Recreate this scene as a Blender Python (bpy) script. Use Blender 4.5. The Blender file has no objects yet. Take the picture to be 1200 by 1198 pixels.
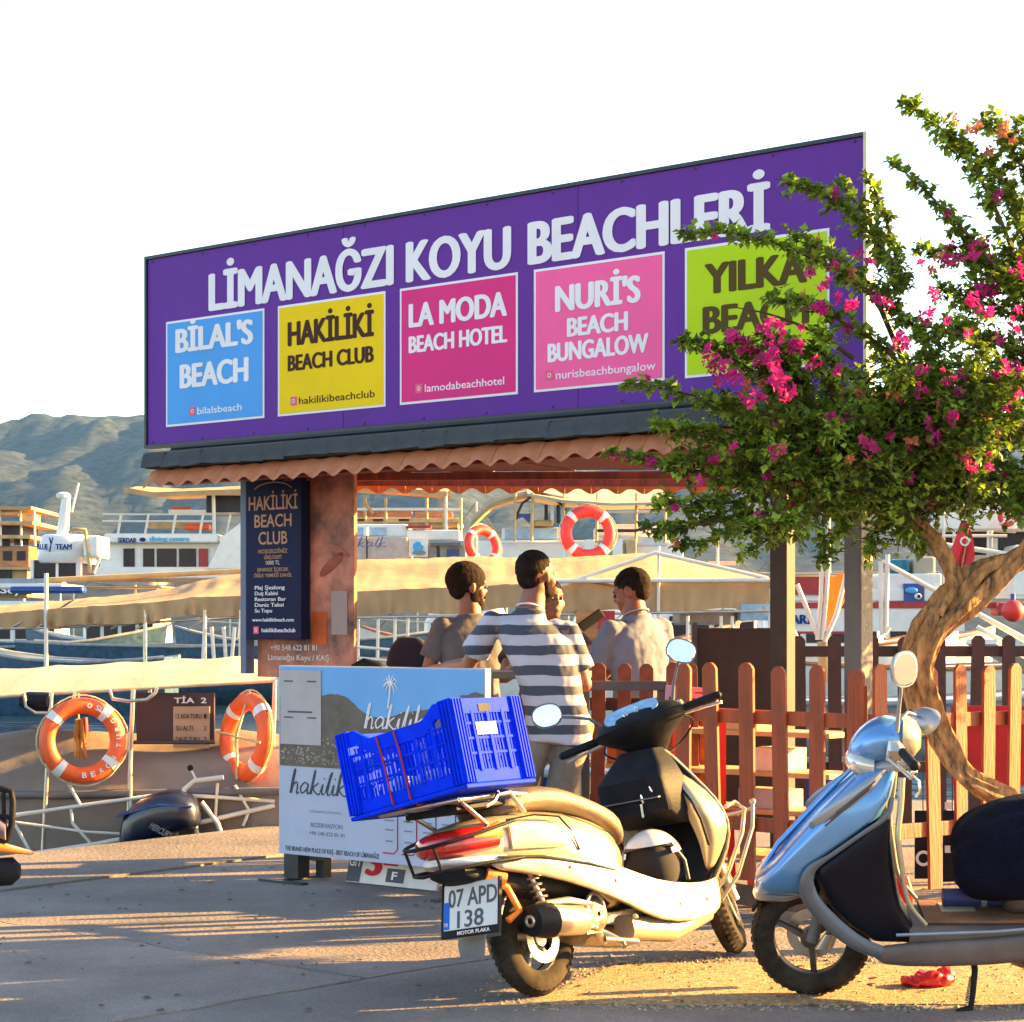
import bpy, bmesh, math, random
from mathutils import Vector, Matrix, noise
random.seed(11)
R = math.radians
scene = bpy.context.scene
COL = scene.collection
# ------------------------------------------------ camera, sky, sun, exposure
CAM_H, FPX, HORIZON = 1.38, 2400.0, 740.0
cd = bpy.data.cameras.new('camera'); cam = bpy.data.objects.new('camera', cd); COL.objects.link(cam)
cam.location = (0, 0, CAM_H); cam.rotation_euler = (R(90), 0, 0)
cd.sensor_width = 36; cd.lens = FPX/1200*36; cd.shift_y = (HORIZON-599)/1200
cd.clip_start = .1; cd.clip_end = 9000
scene.camera = cam
SUN = Vector((1, .27, 1.036*math.tan(R(17.5)))).normalized()
world = bpy.data.worlds.new('World'); scene.world = world; world.use_nodes = True
wn = world.node_tree; wn.nodes.clear()
sky = wn.nodes.new('ShaderNodeTexSky'); sky.sky_type = 'NISHITA'; sky.sun_disc = False
sky.sun_elevation = R(17.5); sky.sun_rotation = math.atan2(SUN.x, SUN.y)
sky.air_density = 1.0; sky.dust_density = 1.0; sky.ozone_density = 0
bg = wn.nodes.new('ShaderNodeBackground'); bg.inputs[1].default_value = .06
wo = wn.nodes.new('ShaderNodeOutputWorld')
wn.links.new(sky.outputs[0], bg.inputs[0]); wn.links.new(bg.outputs[0], wo.inputs[0])
sd = bpy.data.lights.new('sun', 'SUN'); sd.energy = 5; sd.angle = R(.5); sd.color = (1, .57, .16)
so = bpy.data.objects.new('sun', sd); COL.objects.link(so); so.rotation_mode = 'QUATERNION'
so.rotation_quaternion = SUN.to_track_quat('Z', 'Y')
vs = scene.view_settings; vs.view_transform = 'Standard'; vs.look = 'None'; vs.gamma = 1
vs.use_curve_mapping = False; vs.exposure = 3.2
scene.cycles.max_bounces = 6; scene.cycles.transparent_max_bounces = 8; scene.cycles.volume_bounces = 0

def P(px, py, Y):                       # a point of the place seen at that pixel of the photograph, Y metres away
    return Vector(((px-600)/FPX*Y, Y, CAM_H-(py-HORIZON)/FPX*Y))
# ------------------------------------------------ materials
def C(h):
    h = h.lstrip('#'); v = [int(h[i:i+2], 16)/255 for i in (0, 2, 4)]
    return tuple(x/12.92 if x <= .04045 else ((x+.055)/1.055)**2.4 for x in v)
MATS = {}
def mat(name, col, rough=.6, metal=0, var=.12, scale=6, bump=0, bscale=30, coat=0, trans=0, hue=None, stretch=(1, 1, 1), spec=.5, dirt=0, speck=0):
    if name in MATS: return MATS[name]
    if isinstance(col, str): col = C(col)
    m = bpy.data.materials.new(name); m.use_nodes = True; n = m.node_tree; b = n.nodes['Principled BSDF']
    b.inputs['Roughness'].default_value = rough; b.inputs['Metallic'].default_value = metal
    b.inputs['Coat Weight'].default_value = coat; b.inputs['Transmission Weight'].default_value = trans
    b.inputs['Specular IOR Level'].default_value = spec; b.inputs['Coat Roughness'].default_value = .06
    tc = n.nodes.new('ShaderNodeTexCoord'); mp = n.nodes.new('ShaderNodeMapping'); mp.inputs['Scale'].default_value = stretch
    n.links.new(tc.outputs['Object'], mp.inputs[0])
    nz = n.nodes.new('ShaderNodeTexNoise'); nz.inputs['Scale'].default_value = scale; nz.inputs['Detail'].default_value = 6
    nz.inputs['Roughness'].default_value = .65
    n.links.new(mp.outputs[0], nz.inputs['Vector'])
    rp = n.nodes.new('ShaderNodeValToRGB')
    lo = tuple(max(0, c*(1-var*1.6)) for c in col); hi = tuple(min(1, c*(1+var*1.4)) for c in (hue or col))
    rp.color_ramp.elements[0].position = .3; rp.color_ramp.elements[0].color = (*lo, 1)
    rp.color_ramp.elements[1].position = .7; rp.color_ramp.elements[1].color = (*hi, 1)
    n.links.new(nz.outputs[0], rp.inputs[0]); out = rp.outputs[0]
    if dirt:
        n2 = n.nodes.new('ShaderNodeTexNoise'); n2.inputs['Scale'].default_value = scale*.35; n2.inputs['Detail'].default_value = 9; n2.inputs['Roughness'].default_value = .75
        n.links.new(mp.outputs[0], n2.inputs['Vector'])
        r2 = n.nodes.new('ShaderNodeMapRange'); r2.inputs[1].default_value = .5; r2.inputs[2].default_value = .72; r2.inputs[4].default_value = dirt
        n.links.new(n2.outputs[0], r2.inputs[0])
        mx = n.nodes.new('ShaderNodeMix'); mx.data_type = 'RGBA'; mx.inputs[7].default_value = (.06, .045, .03, 1)
        n.links.new(r2.outputs[0], mx.inputs[0]); n.links.new(out, mx.inputs[6]); out = mx.outputs[2]
    if speck:
        n4 = n.nodes.new('ShaderNodeTexVoronoi'); n4.inputs['Scale'].default_value = speck; n.links.new(mp.outputs[0], n4.inputs['Vector'])
        r4 = n.nodes.new('ShaderNodeMapRange'); r4.inputs[1].default_value = .0; r4.inputs[2].default_value = 1; r4.inputs[3].default_value = .72; r4.inputs[4].default_value = 1.25
        bw = n.nodes.new('ShaderNodeSeparateColor'); n.links.new(n4.outputs['Color'], bw.inputs[0]); n.links.new(bw.outputs[0], r4.inputs[0])
        m4 = n.nodes.new('ShaderNodeMix'); m4.data_type = 'RGBA'; m4.blend_type = 'MULTIPLY'; m4.inputs[0].default_value = 1
        n.links.new(out, m4.inputs[6]); n.links.new(r4.outputs[0], m4.inputs[7]); out = m4.outputs[2]
    n.links.new(out, b.inputs['Base Color'])
    # uneven gloss
    mr = n.nodes.new('ShaderNodeMapRange'); mr.inputs[3].default_value = max(.02, rough-.08); mr.inputs[4].default_value = min(1, rough+.1)
    n.links.new(nz.outputs[0], mr.inputs[0]); n.links.new(mr.outputs[0], b.inputs['Roughness'])
    if bump:
        n3 = n.nodes.new('ShaderNodeTexNoise'); n3.inputs['Scale'].default_value = bscale; n3.inputs['Detail'].default_value = 5
        n.links.new(mp.outputs[0], n3.inputs['Vector'])
        bp = n.nodes.new('ShaderNodeBump'); bp.inputs['Strength'].default_value = min(1, bump*1.0); bp.inputs['Distance'].default_value = .01
        n.links.new(n3.outputs[0], bp.inputs['Height']); n.links.new(bp.outputs[0], b.inputs['Normal'])
    MATS[name] = m; return m
def print_mat(name, col, var=.04): return mat(name, col, rough=.6, var=var, scale=3, spec=.12)
# ------------------------------------------------ mesh building
class MB:
    def __init__(s): s.v = []; s.f = []
    def add(s, vs, fs, M=None):
        o = len(s.v); s.v += [(M @ Vector(p)) if M else Vector(p) for p in vs]; s.f += [tuple(i+o for i in f) for f in fs]; return s
    def box(s, c, d, rz=0, M=None):
        x, y, z = d[0]/2, d[1]/2, d[2]/2
        m = Matrix.Translation(c) @ Matrix.Rotation(rz, 4, 'Z'); m = M @ m if M else m
        return s.add([(-x,-y,-z),(x,-y,-z),(x,y,-z),(-x,y,-z),(-x,-y,z),(x,-y,z),(x,y,z),(-x,y,z)],
                     [(0,3,2,1),(4,5,6,7),(0,1,5,4),(1,2,6,5),(2,3,7,6),(3,0,4,7)], m)
    def span(s, a, b):
        return s.box([(a[i]+b[i])/2 for i in range(3)], [abs(b[i]-a[i]) for i in range(3)])
    def beam(s, p, q, w, h, up=(0, 0, 1)):
        p, q = Vector(p), Vector(q); d = (q-p); L = d.length; d.normalize(); u = Vector(up)
        if abs(d.dot(u)) > .95: u = Vector((1, 0, 0))
        x = d.cross(u).normalized(); z = x.cross(d)
        M = Matrix(((x.x, d.x, z.x, 0), (x.y, d.y, z.y, 0), (x.z, d.z, z.z, 0), (0, 0, 0, 1)))
        M.translation = (p+q)/2
        return s.box((0, 0, 0), (w, L, h), 0, M)
    def rings(s, rs, cap=True, closed=True, loop=False):
        n = len(rs[0]); o = len(s.v)
        for r in rs: s.v += [Vector(p) for p in r]
        m = len(rs)
        for i in range(m if loop else m-1):
            j = (i+1) % m
            for k in range(n if closed else n-1):
                l = (k+1) % n
                s.f.append((o+i*n+k, o+i*n+l, o+j*n+l, o+j*n+k))
        if cap and closed and not loop:
            s.f.append(tuple(o+k for k in reversed(range(n)))); s.f.append(tuple(o+(m-1)*n+k for k in range(n)))
        return s
    def tube(s, pts, r, n=8, cap=True, loop=False):
        pts = [Vector(p) for p in pts]; rs = []; prev = None
        m = len(pts)
        for i, p in enumerate(pts):
            if loop: d = pts[(i+1) % m]-pts[i-1]
            else: d = pts[min(i+1, m-1)]-pts[max(i-1, 0)]
            d = d.normalized() if d.length > 1e-9 else Vector((0, 0, 1))
            if prev is None:
                a = Vector((0, 0, 1)) if abs(d.z) < .9 else Vector((1, 0, 0)); x = d.cross(a).normalized()
            else:
                x = prev-d*prev.dot(d); x = x.normalized() if x.length > 1e-6 else prev
            prev = x; y = d.cross(x); rr = r[i] if isinstance(r, (list, tuple)) else r
            rs.append([p+(x*math.cos(t)+y*math.sin(t))*rr for t in [2*math.pi*k/n for k in range(n)]])
        return s.rings(rs, cap, True, loop)
    def ring_list(s, secs, n=16, cap=True):
        return s.rings([sec(*c, n=n) for c in secs], cap)
    def lathe(s, prof, n=24, M=None, cap=False):
        b = MB(); b.rings([[(r*math.cos(2*math.pi*k/n), r*math.sin(2*math.pi*k/n), z) for k in range(n)] for r, z in prof], cap)
        return s.add(b.v, b.f, M)
    def torus(s, Rr, r, M=None, n=32, m=10, sc=1.0):
        b = MB()
        b.rings([[((Rr+r*math.cos(t))*math.cos(a), (Rr+r*math.cos(t))*math.sin(a), r*sc*math.sin(t)) for t in [2*math.pi*k/m for k in range(m)]] for a in [2*math.pi*i/n for i in range(n)]], False, True, True)
        return s.add(b.v, b.f, M)
    def ball(s, c, r, n=14, M=None):
        r = (r, r, r) if not isinstance(r, (tuple, list)) else r
        m = Matrix.Translation(c) @ (M if M else Matrix()) @ Matrix.Diagonal((*r, 1))
        pr = [(math.sin(math.pi*i/(n//2+1)), -math.cos(math.pi*i/(n//2+1))) for i in range(1, n//2+1)]
        vs = [(a*math.cos(2*math.pi*k/n), a*math.sin(2*math.pi*k/n), z) for a, z in pr for k in range(n)]
        o = len(pr); fs = [(i*n+k, i*n+(k+1) % n, (i+1)*n+(k+1) % n, (i+1)*n+k) for i in range(o-1) for k in range(n)]
        vs += [(0, 0, -1), (0, 0, 1)]; a, b = len(vs)-2, len(vs)-1
        fs += [(a, (k+1) % n, k) for k in range(n)]+[(b, (o-1)*n+k, (o-1)*n+(k+1) % n) for k in range(n)]
        return s.add(vs, fs, m)
    def limb(s, pts, radii, n=12):
        s.tube(pts, radii, n)
        for p, r in zip(pts, radii): s.ball(p, r*.995, n)
        return s
    def prism(s, poly, z0, z1, M=None):
        n = len(poly)
        vs = [(x, y, z0) for x, y in poly]+[(x, y, z1) for x, y in poly]
        return s.add(vs, [tuple(reversed(range(n))), tuple(range(n, 2*n))]+[(i, (i+1) % n, n+(i+1) % n, n+i) for i in range(n)], M)
    def mesh(s, name, material, smooth=35):
        me = bpy.data.meshes.new(name); me.from_pydata([tuple(v) for v in s.v], [], s.f)
        bm = bmesh.new(); bm.from_mesh(me); bmesh.ops.recalc_face_normals(bm, faces=bm.faces); bm.to_mesh(me); bm.free()
        if material: me.materials.append(material)
        if smooth:
            me.polygons.foreach_set('use_smooth', [True]*len(me.polygons)); me.set_sharp_from_angle(angle=R(smooth))
        return me
def sec(c, U, V, e=2.0, n=16):           # a superellipse ring: centre, two half axes, squareness
    c, U, V = Vector(c), Vector(U), Vector(V); out = []
    for k in range(n):
        t = 2*math.pi*(k+.5)/n; a, b = math.cos(t), math.sin(t)
        out.append(c+U*(math.copysign(abs(a)**(2/e), a))+V*(math.copysign(abs(b)**(2/e), b)))
    return out
def link(o, parent=None):
    COL.objects.link(o)
    if parent: o.parent = parent
    return o
def obj(name, mb, material=None, parent=None, smooth=35, bevel=0, sub=0, label=None):
    me = mb.mesh(name, material, smooth) if isinstance(mb, MB) else mb
    o = link(bpy.data.objects.new(name, me), parent)
    if bevel:
        m = o.modifiers.new('bevel', 'BEVEL'); m.width = bevel; m.segments = 2; m.limit_method = 'ANGLE'; m.angle_limit = R(40)
    if sub:
        m = o.modifiers.new('sub', 'SUBSURF'); m.levels = m.render_levels = sub
    if label: o['label'] = label
    return o
def tag(o, label=None, cat=None, group=None, kind=None):
    if label: o['label'] = label
    if cat: o['category'] = cat
    if group: o['group'] = group
    if kind: o['kind'] = kind
    return o
def thing(name, label, cat, loc=(0, 0, 0), rz=0, group=None, M=None):
    o = link(bpy.data.objects.new(name, None)); o.empty_display_size = .1
    if M is not None: o.matrix_world = M
    else: o.location = loc; o.rotation_euler = (0, 0, rz)
    return tag(o, label, cat, group)
def structure(name, mb, material, smooth=0):
    return tag(obj(name, mb, material, None, smooth), kind='structure')
def frame(o, x, z, y=None):              # matrix from an origin, an x direction and a z direction
    x, z = Vector(x).normalized(), Vector(z).normalized(); y = z.cross(x).normalized(); z = x.cross(y)
    M = Matrix(((x.x, y.x, z.x, 0), (x.y, y.y, z.y, 0), (x.z, y.z, z.z, 0), (0, 0, 0, 1))); M.translation = Vector(o); return M
def rot(a, ax): return Matrix.Rotation(a, 4, ax)
def T(x, y, z): return Matrix.Translation((x, y, z))
def dup(root, M=None, label=None):
    r = root.copy(); COL.objects.link(r)
    if M is not None: r.matrix_world = M
    if label: r['label'] = label
    for ch in root.children:
        c = ch.copy(); COL.objects.link(c); c.parent = r; c.matrix_parent_inverse = ch.matrix_parent_inverse
        for g in ch.children:
            d = g.copy(); COL.objects.link(d); d.parent = c
    return r
# flat print: lettering as thin mesh in the local x (along) / z (up) plane, facing -y
def letter_mesh(s, bold, shear=0, space=1.0, res=3):
    cu = bpy.data.curves.new('lettering', 'FONT'); cu.body = s; cu.size = 1; cu.offset = bold; cu.extrude = .004; cu.shear = shear
    cu.space_character = space; cu.resolution_u = res
    o = bpy.data.objects.new('lettering', cu); COL.objects.link(o)
    me = bpy.data.meshes.new_from_object(o); bpy.data.objects.remove(o); bpy.data.curves.remove(cu)
    return me
def lettering(s, x, z, w, cap, y, material, parent, bold=0, shear=0, align='c', thick=.0014, name='lettering', space=1.0):
    """w: full width of the line, cap: height of a capital; x: left or centre, z: baseline, y: the face it lies on"""
    if bold >= .03:                       # heavy print: three passes side by side
        me = letter_mesh(s, 0, shear, space, 5); bmx = bmesh.new()
        for k, (dx, dy) in enumerate(((-.036, -.012), (-.036, .012), (-.012, -.012), (-.012, .012), (.012, -.012), (.012, .012), (.036, -.012), (.036, .012), (-.055, 0), (.055, 0), (0, -.02), (0, .02))):
            n0 = len(bmx.verts); bmx.from_mesh(me); bmx.verts.ensure_lookup_table()
            for v in bmx.verts[n0:]: v.co.x += dx; v.co.y += dy; v.co.z += k*.0004
        bmx.to_mesh(me); bmx.free()
    else: me = letter_mesh(s, bold, shear, space)
    xs = [v.co.x for v in me.vertices]
    if not xs: return None
    x0, x1 = min(xs), max(xs); sx = w/(x1-x0); sy = cap/.73
    ox = x-w/2 if align == 'c' else x
    for v in me.vertices:
        a, b, c = v.co; v.co = ((a-x0)*sx+ox, y-thick/2-c*thick/.008, z+b*sy)
    me.materials.append(material); me.name = name
    return link(bpy.data.objects.new(name, me), parent)
def quad(parent, name, x0, z0, x1, z1, y, material, thick=.003):
    return obj(name, MB().span((x0, y-thick, z0), (x1, y, z1)), material, parent, 0)
# ------------------------------------------------ ground, quay, water, hills, haze
def concrete(name, base, crack=False):
    m = mat(name, base, rough=.85, var=.2, scale=1.1, bump=1, bscale=45, dirt=.32, spec=.2, speck=260); return m
m_conc = [concrete('concrete_a', (.19, .163, .148)), concrete('concrete_b', (.215, .185, .165)), concrete('concrete_c', (.17, .148, .135))]
m_soil = mat('joint_soil', (.03, .026, .022), .95, var=.3, scale=9)
def jag(a, b, n=26, amp=.012):
    a, b = Vector(a), Vector(b); d = (b-a); nn = Vector((-d.y, d.x)).normalized(); out = []
    for i in range(n+1):
        p = a+d*i/n
        k = noise.noise(Vector((p.x*5, p.y*5, 3)))*amp*1.6+noise.noise(Vector((p.x*17, p.y*17, 9)))*amp
        out.append(p+nn*k if 0 < i < n else p)
    return out
def slab(name, poly, material, top=0, bot=-.06):
    return structure(name, MB().prism([(p[0], p[1]) for p in poly], bot, top), material)
g = .012
L3a, L3b = Vector((-6.0, 6.46)), Vector((3.2, 18.75))          # the long dark joint beside the quay edge
J1a, J1b = Vector((-8.0, 14.53)), Vector((-.577, 8.14)); J2a, J2b = Vector((-3.2, 4.6)), Vector((-.577, 8.14)); J3b = Vector((4.0, 12.0))
X13 = Vector((-3.12, 10.33))                                    # where the two joints would meet
EDGE = [(-12, .2), (-3.1, 12.5), (-1.66, 14.5), (0, 16.8), (14, 19.2), (40, 19.2), (40, -20), (-12, -20)]
quay = structure('quay', MB().prism(EDGE, -2.2, -.059), m_soil)
def off(ps, dx, dy): return [p+Vector((dx, dy)) for p in ps]
edge_in = [(-3.1+.0, 12.5), (-1.66, 14.5), (0, 16.8), (3.0, 17.3)]
# strip between the water and the dark joint
l3 = jag((-2.85, 10.66), (1.0, 15.81), 30, .006)
slab('quay_edge_slab', [(-9.2, 4.07), (-3.1, 12.5), (-1.66, 14.5), (0, 16.8), (1.35, 16.28)]+[tuple(p+Vector((-.003, .003))) for p in reversed(l3)]+[(-8, 3.78)], m_conc[2], .012)
j1 = jag((-2.85, 10.1), J1b, 30, .02); j3 = jag(J1b, (2.4, 11.2), 26, .014); j2 = jag(J1b, (-4.0, 4.4), 30, .014)
slab('middle_slab', [tuple(p+Vector((.004, -.003))) for p in l3]+[(1.6, 16.6), (40, 19.1), (40, 12.2), (2.4, 11.2)]+[tuple(p+Vector((-.005, .008))) for p in reversed(j3)]+[tuple(p+Vector((.004, .008))) for p in reversed(j1)], m_conc[0], 0)
slab('front_left_slab', [tuple(p+Vector((-.006, -.006))) for p in j1]+[tuple(p+Vector((-.012, .004))) for p in j2]+[(-11.5, -6), (-11.5, .4), (-8, 3.4)], m_conc[1], .002)
slab('front_right_slab', [tuple(p+Vector((.006, -.008))) for p in j3]+[(2.4, 11.19), (39.9, 12.19), (39.9, -19.5), (-11, -19.5), (-11, -6.2)]+[tuple(p+Vector((.01, -.006))) for p in reversed(j2)], m_conc[0], -.001)
# loose gravel on the sunny strip
gv = MB()
for i in range(9000):
    y = random.uniform(7.45, 8.75); x = random.uniform(.35, 3.2) if random.random() < .9 else random.gauss(.35, .25)
    if y > 7.6+max(0, (x-.2))*.0+1.0 and random.random() < .6: continue
    r = random.uniform(.004, .012)*(1.5 if random.random() < .08 else 1); a = random.random()*6.3
    c, s_ = math.cos(a)*r, math.sin(a)*r; z = r*random.uniform(.35, .8)
    gv.add([(x+c, y+s_, .0), (x-s_*.8, y+c*.8, .0), (x-c, y-s_, 0), (x+s_*.8, y-c*.8, 0), (x+r*.2, y, z)], [(0, 1, 4), (1, 2, 4), (2, 3, 4), (3, 0, 4)])
tag(obj('gravel', gv, mat('gravel', (.30, .22, .13), .9, var=.5, scale=40), None, 0), 'loose fine gravel strewn under and behind the scooters', 'gravel', kind='stuff')
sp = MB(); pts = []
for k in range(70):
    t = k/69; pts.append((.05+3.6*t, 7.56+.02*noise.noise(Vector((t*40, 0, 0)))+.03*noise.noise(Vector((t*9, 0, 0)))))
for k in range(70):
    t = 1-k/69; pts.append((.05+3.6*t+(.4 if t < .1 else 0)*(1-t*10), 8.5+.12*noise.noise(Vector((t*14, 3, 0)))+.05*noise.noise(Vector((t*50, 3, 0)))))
tag(obj('sunlit_sand_patch', MB().prism(pts, .0, .004), mat('sunlit_sand', (.30, .21, .11), .95, var=.35, scale=30, bump=1, bscale=130, speck=110), None, 0), 'thin added spread of sand and grit under the two scooters, coloured golden like sunlight', 'sand', kind='stuff')  # added sand sheet; the golden of the sunlit strip is in its colour
# litter and leaves on the ground
lt = MB()
for i in range(260):
    y = random.uniform(7.3, 12); x = random.uniform(-2.6, 2.6); r = random.uniform(.004, .014); a = random.random()*6.3; c, s_ = math.cos(a)*r*1.6, math.sin(a)*r
    lt.add([(x-c, y-s_, .006), (x+s_, y-c, .012), (x+c, y+s_, .006), (x-s_, y+c, .009)], [(0, 1, 2, 3)])
tag(obj('fallen_leaves', lt, mat('fallen_leaf', (.12, .05, .03), .8, var=.6, scale=12), None, 0), 'scattered fallen petals and dry leaves on the concrete', 'leaves', kind='stuff')
# water
wm = bpy.data.materials.new('sea_water'); wm.use_nodes = True; n = wm.node_tree; b = n.nodes['Principled BSDF']
b.inputs['Base Color'].default_value = (.008, .03, .06, 1); b.inputs['Roughness'].default_value = .08; b.inputs['IOR'].default_value = 1.33
tc = n.nodes.new('ShaderNodeTexCoord'); mp = n.nodes.new('ShaderNodeMapping'); mp.inputs['Scale'].default_value = (.5, 1.0, 1)
nz = n.nodes.new('ShaderNodeTexNoise'); nz.inputs['Scale'].default_value = 1.6; nz.inputs['Detail'].default_value = 5
bp = n.nodes.new('ShaderNodeBump'); bp.inputs['Strength'].default_value = .6; bp.inputs['Distance'].default_value = .25
n.links.new(tc.outputs['Object'], mp.inputs[0]); n.links.new(mp.outputs[0], nz.inputs['Vector']); n.links.new(nz.outputs[0], bp.inputs['Height']); n.links.new(bp.outputs[0], b.inputs['Normal'])
WZ = -.7
structure('water', MB().add([(-3000, -500, WZ), (3000, -500, WZ), (3000, 5000, WZ), (-3000, 5000, WZ)], [(0, 1, 2, 3)]), wm)
# the hill across the bay
RIDGE = [(-400, 640), (-200, 570), (0, 524), (12, 518), (28, 508), (50, 506), (70, 502), (100, 503), (130, 499), (170, 496), (260, 484), (400, 476), (560, 500), (700, 515), (850, 500), (980, 505), (1060, 505), (1130, 500), (1200, 495), (1400, 495), (1700, 500)]
def ridge(px):
    for (a, ya), (b_, yb) in zip(RIDGE, RIDGE[1:]):
        if a <= px <= b_: return ya+(yb-ya)*(px-a)/(b_-a)
    return 600
hm = MB(); NX, NY = 260, 46; Y0, Y1 = 900.0, 1700.0
for i in range(NX+1):
    px = -400+2100*i/NX
    for j in range(NY+1):
        t = j/NY; Y = Y0+(Y1-Y0)*t
        top = (HORIZON-ridge(px))/FPX*Y1+CAM_H
        pr = min(1, t/.9)**.8 if t < .9 else 1-(t-.9)*1.2
        nzv = noise.fractal(Vector((px*.012, t*5, 2)), .9, 2.1, 6)*top*.10*min(1, t*3)*(1 if t < .85 else .35)
        hm.v.append(Vector(((px-600)/FPX*Y1*(.9+.1*t), Y, -1+(top+1)*pr+nzv)))
for i in range(NX):
    for j in range(NY):
        a = i*(NY+1)+j; hm.f.append((a, a+NY+1, a+NY+2, a+1))
m_hill = mat('hazed_maquis_hillside', (.008, .014, .020), .95, var=.6, scale=.11, hue=(.026, .036, .042), stretch=(1, 1, 2.4), spec=.1)  # bluish tone puts the distance haze into the hillside's colour
structure('hill', hm, m_hill, 60)
# ------------------------------------------------ the kiosk: local x along the front, local y to the back, z up
KU, KW = Vector((.7757, -.6311, 0)), Vector((.6311, .7757, 0))
K0 = Vector((-2.313, 13.0, 0))
KM = frame(K0, KU, (0, 0, 1))
def kloc(p):                             # world point -> kiosk frame
    d = Vector(p)-K0; return Vector((d.dot(KU), d.dot(KW), d.z))
m_purple = mat('purple_print', (.125, .03, .27), .55, var=.07, scale=1.6, spec=.12, dirt=.16, stretch=(2.2, 1, .5))
m_white = print_mat('white_print', (.8, .74, .76))
m_dark = mat('dark_grey_metal', (.022, .024, .03), .45, .3, var=.3)
m_sunlit_end = mat('sunlit_end_metal', (.62, .5, .34), .5)  # frame metal coloured cream to stand in for sun on the right end
m_terra = mat('terracotta_tile', (.5, .17, .075), .8, var=.3, scale=5, bump=.5, dirt=.45)
m_red_wood = mat('red_brown_wood', (.17, .028, .014), .6, var=.35, scale=3, bump=.5, bscale=14, stretch=(8, 8, .8), dirt=.3)
m_shingle = mat('slate_shingle', (.045, .05, .055), .85, var=.35, scale=4, bump=.8, dirt=.3)
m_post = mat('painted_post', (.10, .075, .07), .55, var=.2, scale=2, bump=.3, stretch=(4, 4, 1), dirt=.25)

kiosk = thing('kiosk', 'open wooden harbour kiosk with terracotta tile eaves under the purple sign', 'kiosk', M=KM)
bl = kloc((-1.3, 12.45, 0)); br = kloc((1.95, 12.55, 0))
# posts
def kpost(name, t, d, w, dd, top, mt=m_post):
    b = MB().span((t-w/2, d-dd/2, 0), (t+w/2, d+dd/2, top)); b.span((t-w/2-.02, d-dd/2-.02, 0), (t+w/2+.02, d+dd/2+.02, .05))
    return obj(name, b, mt, kiosk, 0, .006)
kpost('post', 5.0, .2, .095, .12, 2.4)
bp_ = kloc(P(917, 740, 12.37)); kpost('post', bp_.x, bp_.y, .12, .1, 2.4, mat('shaded_post', (.025, .02, .022), .7, var=.3))  # back post made darker: shade of the foliage put into its colour
kpost('post', 1.2, .33, .1, .1, 2.35)
# ceiling boards under the roof: a wedge between the front and back eaves
fl, fr = Vector((.47, -.36)), Vector((5.3, -.36))
nb = 14
for i in range(nb):
    a, b_ = i/nb, (i+1)/nb-.004
    fa, fb = fl.lerp(fr, a), fl.lerp(fr, b_); ba, bb = Vector((bl.x, bl.y)).lerp(Vector((br.x+.5, br.y-.4)), a), Vector((bl.x, bl.y)).lerp(Vector((br.x+.5, br.y-.4)), b_)
    obj('ceiling_board', MB().prism([fa, fb, bb, ba], 2.335+.004*(i % 2), 2.352+.004*(i % 2)), m_red_wood, kiosk, 0)
# beams
obj('front_beam', MB().span((.49, -.3, 2.27), (5.25, -.2, 2.33)), m_red_wood, kiosk, 0)
obj('back_beam', MB().beam((bl.x, bl.y-.12, 2.31), (br.x+.3, br.y-.3, 2.31), .06, .045), m_red_wood, kiosk, 0)
# the roof above: two dark slopes
rd = MB(); A = (.46, -.42, 2.42); B_ = (5.32, -.42, 2.42); Cc = (5.32, .12, 2.53); D_ = (.46, .12, 2.53)
rd.add([A, B_, Cc, D_, (.46, -.42, 2.362), (5.32, -.42, 2.362), (5.32, .12, 2.362), (.46, .12, 2.362)], [(0, 1, 2, 3), (4, 7, 6, 5), (0, 4, 5, 1), (1, 5, 6, 2), (2, 6, 7, 3), (3, 7, 4, 0)])
obj('roof', rd, m_shingle, kiosk, 0)
r2 = MB(); r2.add([(.46, .125, 2.53), (5.32, .125, 2.53), (br.x+.5, br.y-.4, 2.37), (bl.x, bl.y, 2.37), (.46, .125, 2.362), (5.32, .125, 2.362), (br.x+.5, br.y-.4, 2.362), (bl.x, bl.y, 2.362)],
                  [(0, 1, 2, 3), (4, 7, 6, 5), (0, 4, 5, 1), (1, 5, 6, 2), (2, 6, 7, 3), (3, 7, 4, 0)])
obj('roof', r2, m_shingle, kiosk, 0)
# shingle course: one slate tile each, standing on the eave
sh = MB(); w = .175
sh.add([(-w/2, -.028, 0), (w/2, -.020, 0), (w/2, .0, .085), (-w/2, -.006, .088), (-w/2, 0, 0), (w/2, 0, 0), (w/2, .012, .085), (-w/2, .01, .088)], [(0, 1, 2, 3), (4, 7, 6, 5), (0, 4, 5, 1), (1, 5, 6, 2), (2, 6, 7, 3), (3, 7, 4, 0)])
shm = sh.mesh('shingle', m_shingle, 0)
for i in range(28):
    o = link(bpy.data.objects.new('shingle', shm), kiosk); o.location = (.555+i*.1725, -.43, 2.363+random.uniform(-.008, .006)); o.rotation_euler = (R(random.uniform(-9, 7)), R(random.uniform(-3.5, 3.5)), R(random.uniform(-4, 4)))
gt = MB(); gt.span((.46, -.405, 2.448), (5.32, -.395, 2.462)); gt.tube([(.46, -.2, 2.5), (5.32, -.2, 2.5)], .014, 6)
obj('gutter', gt, m_dark, kiosk, 0)
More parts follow.
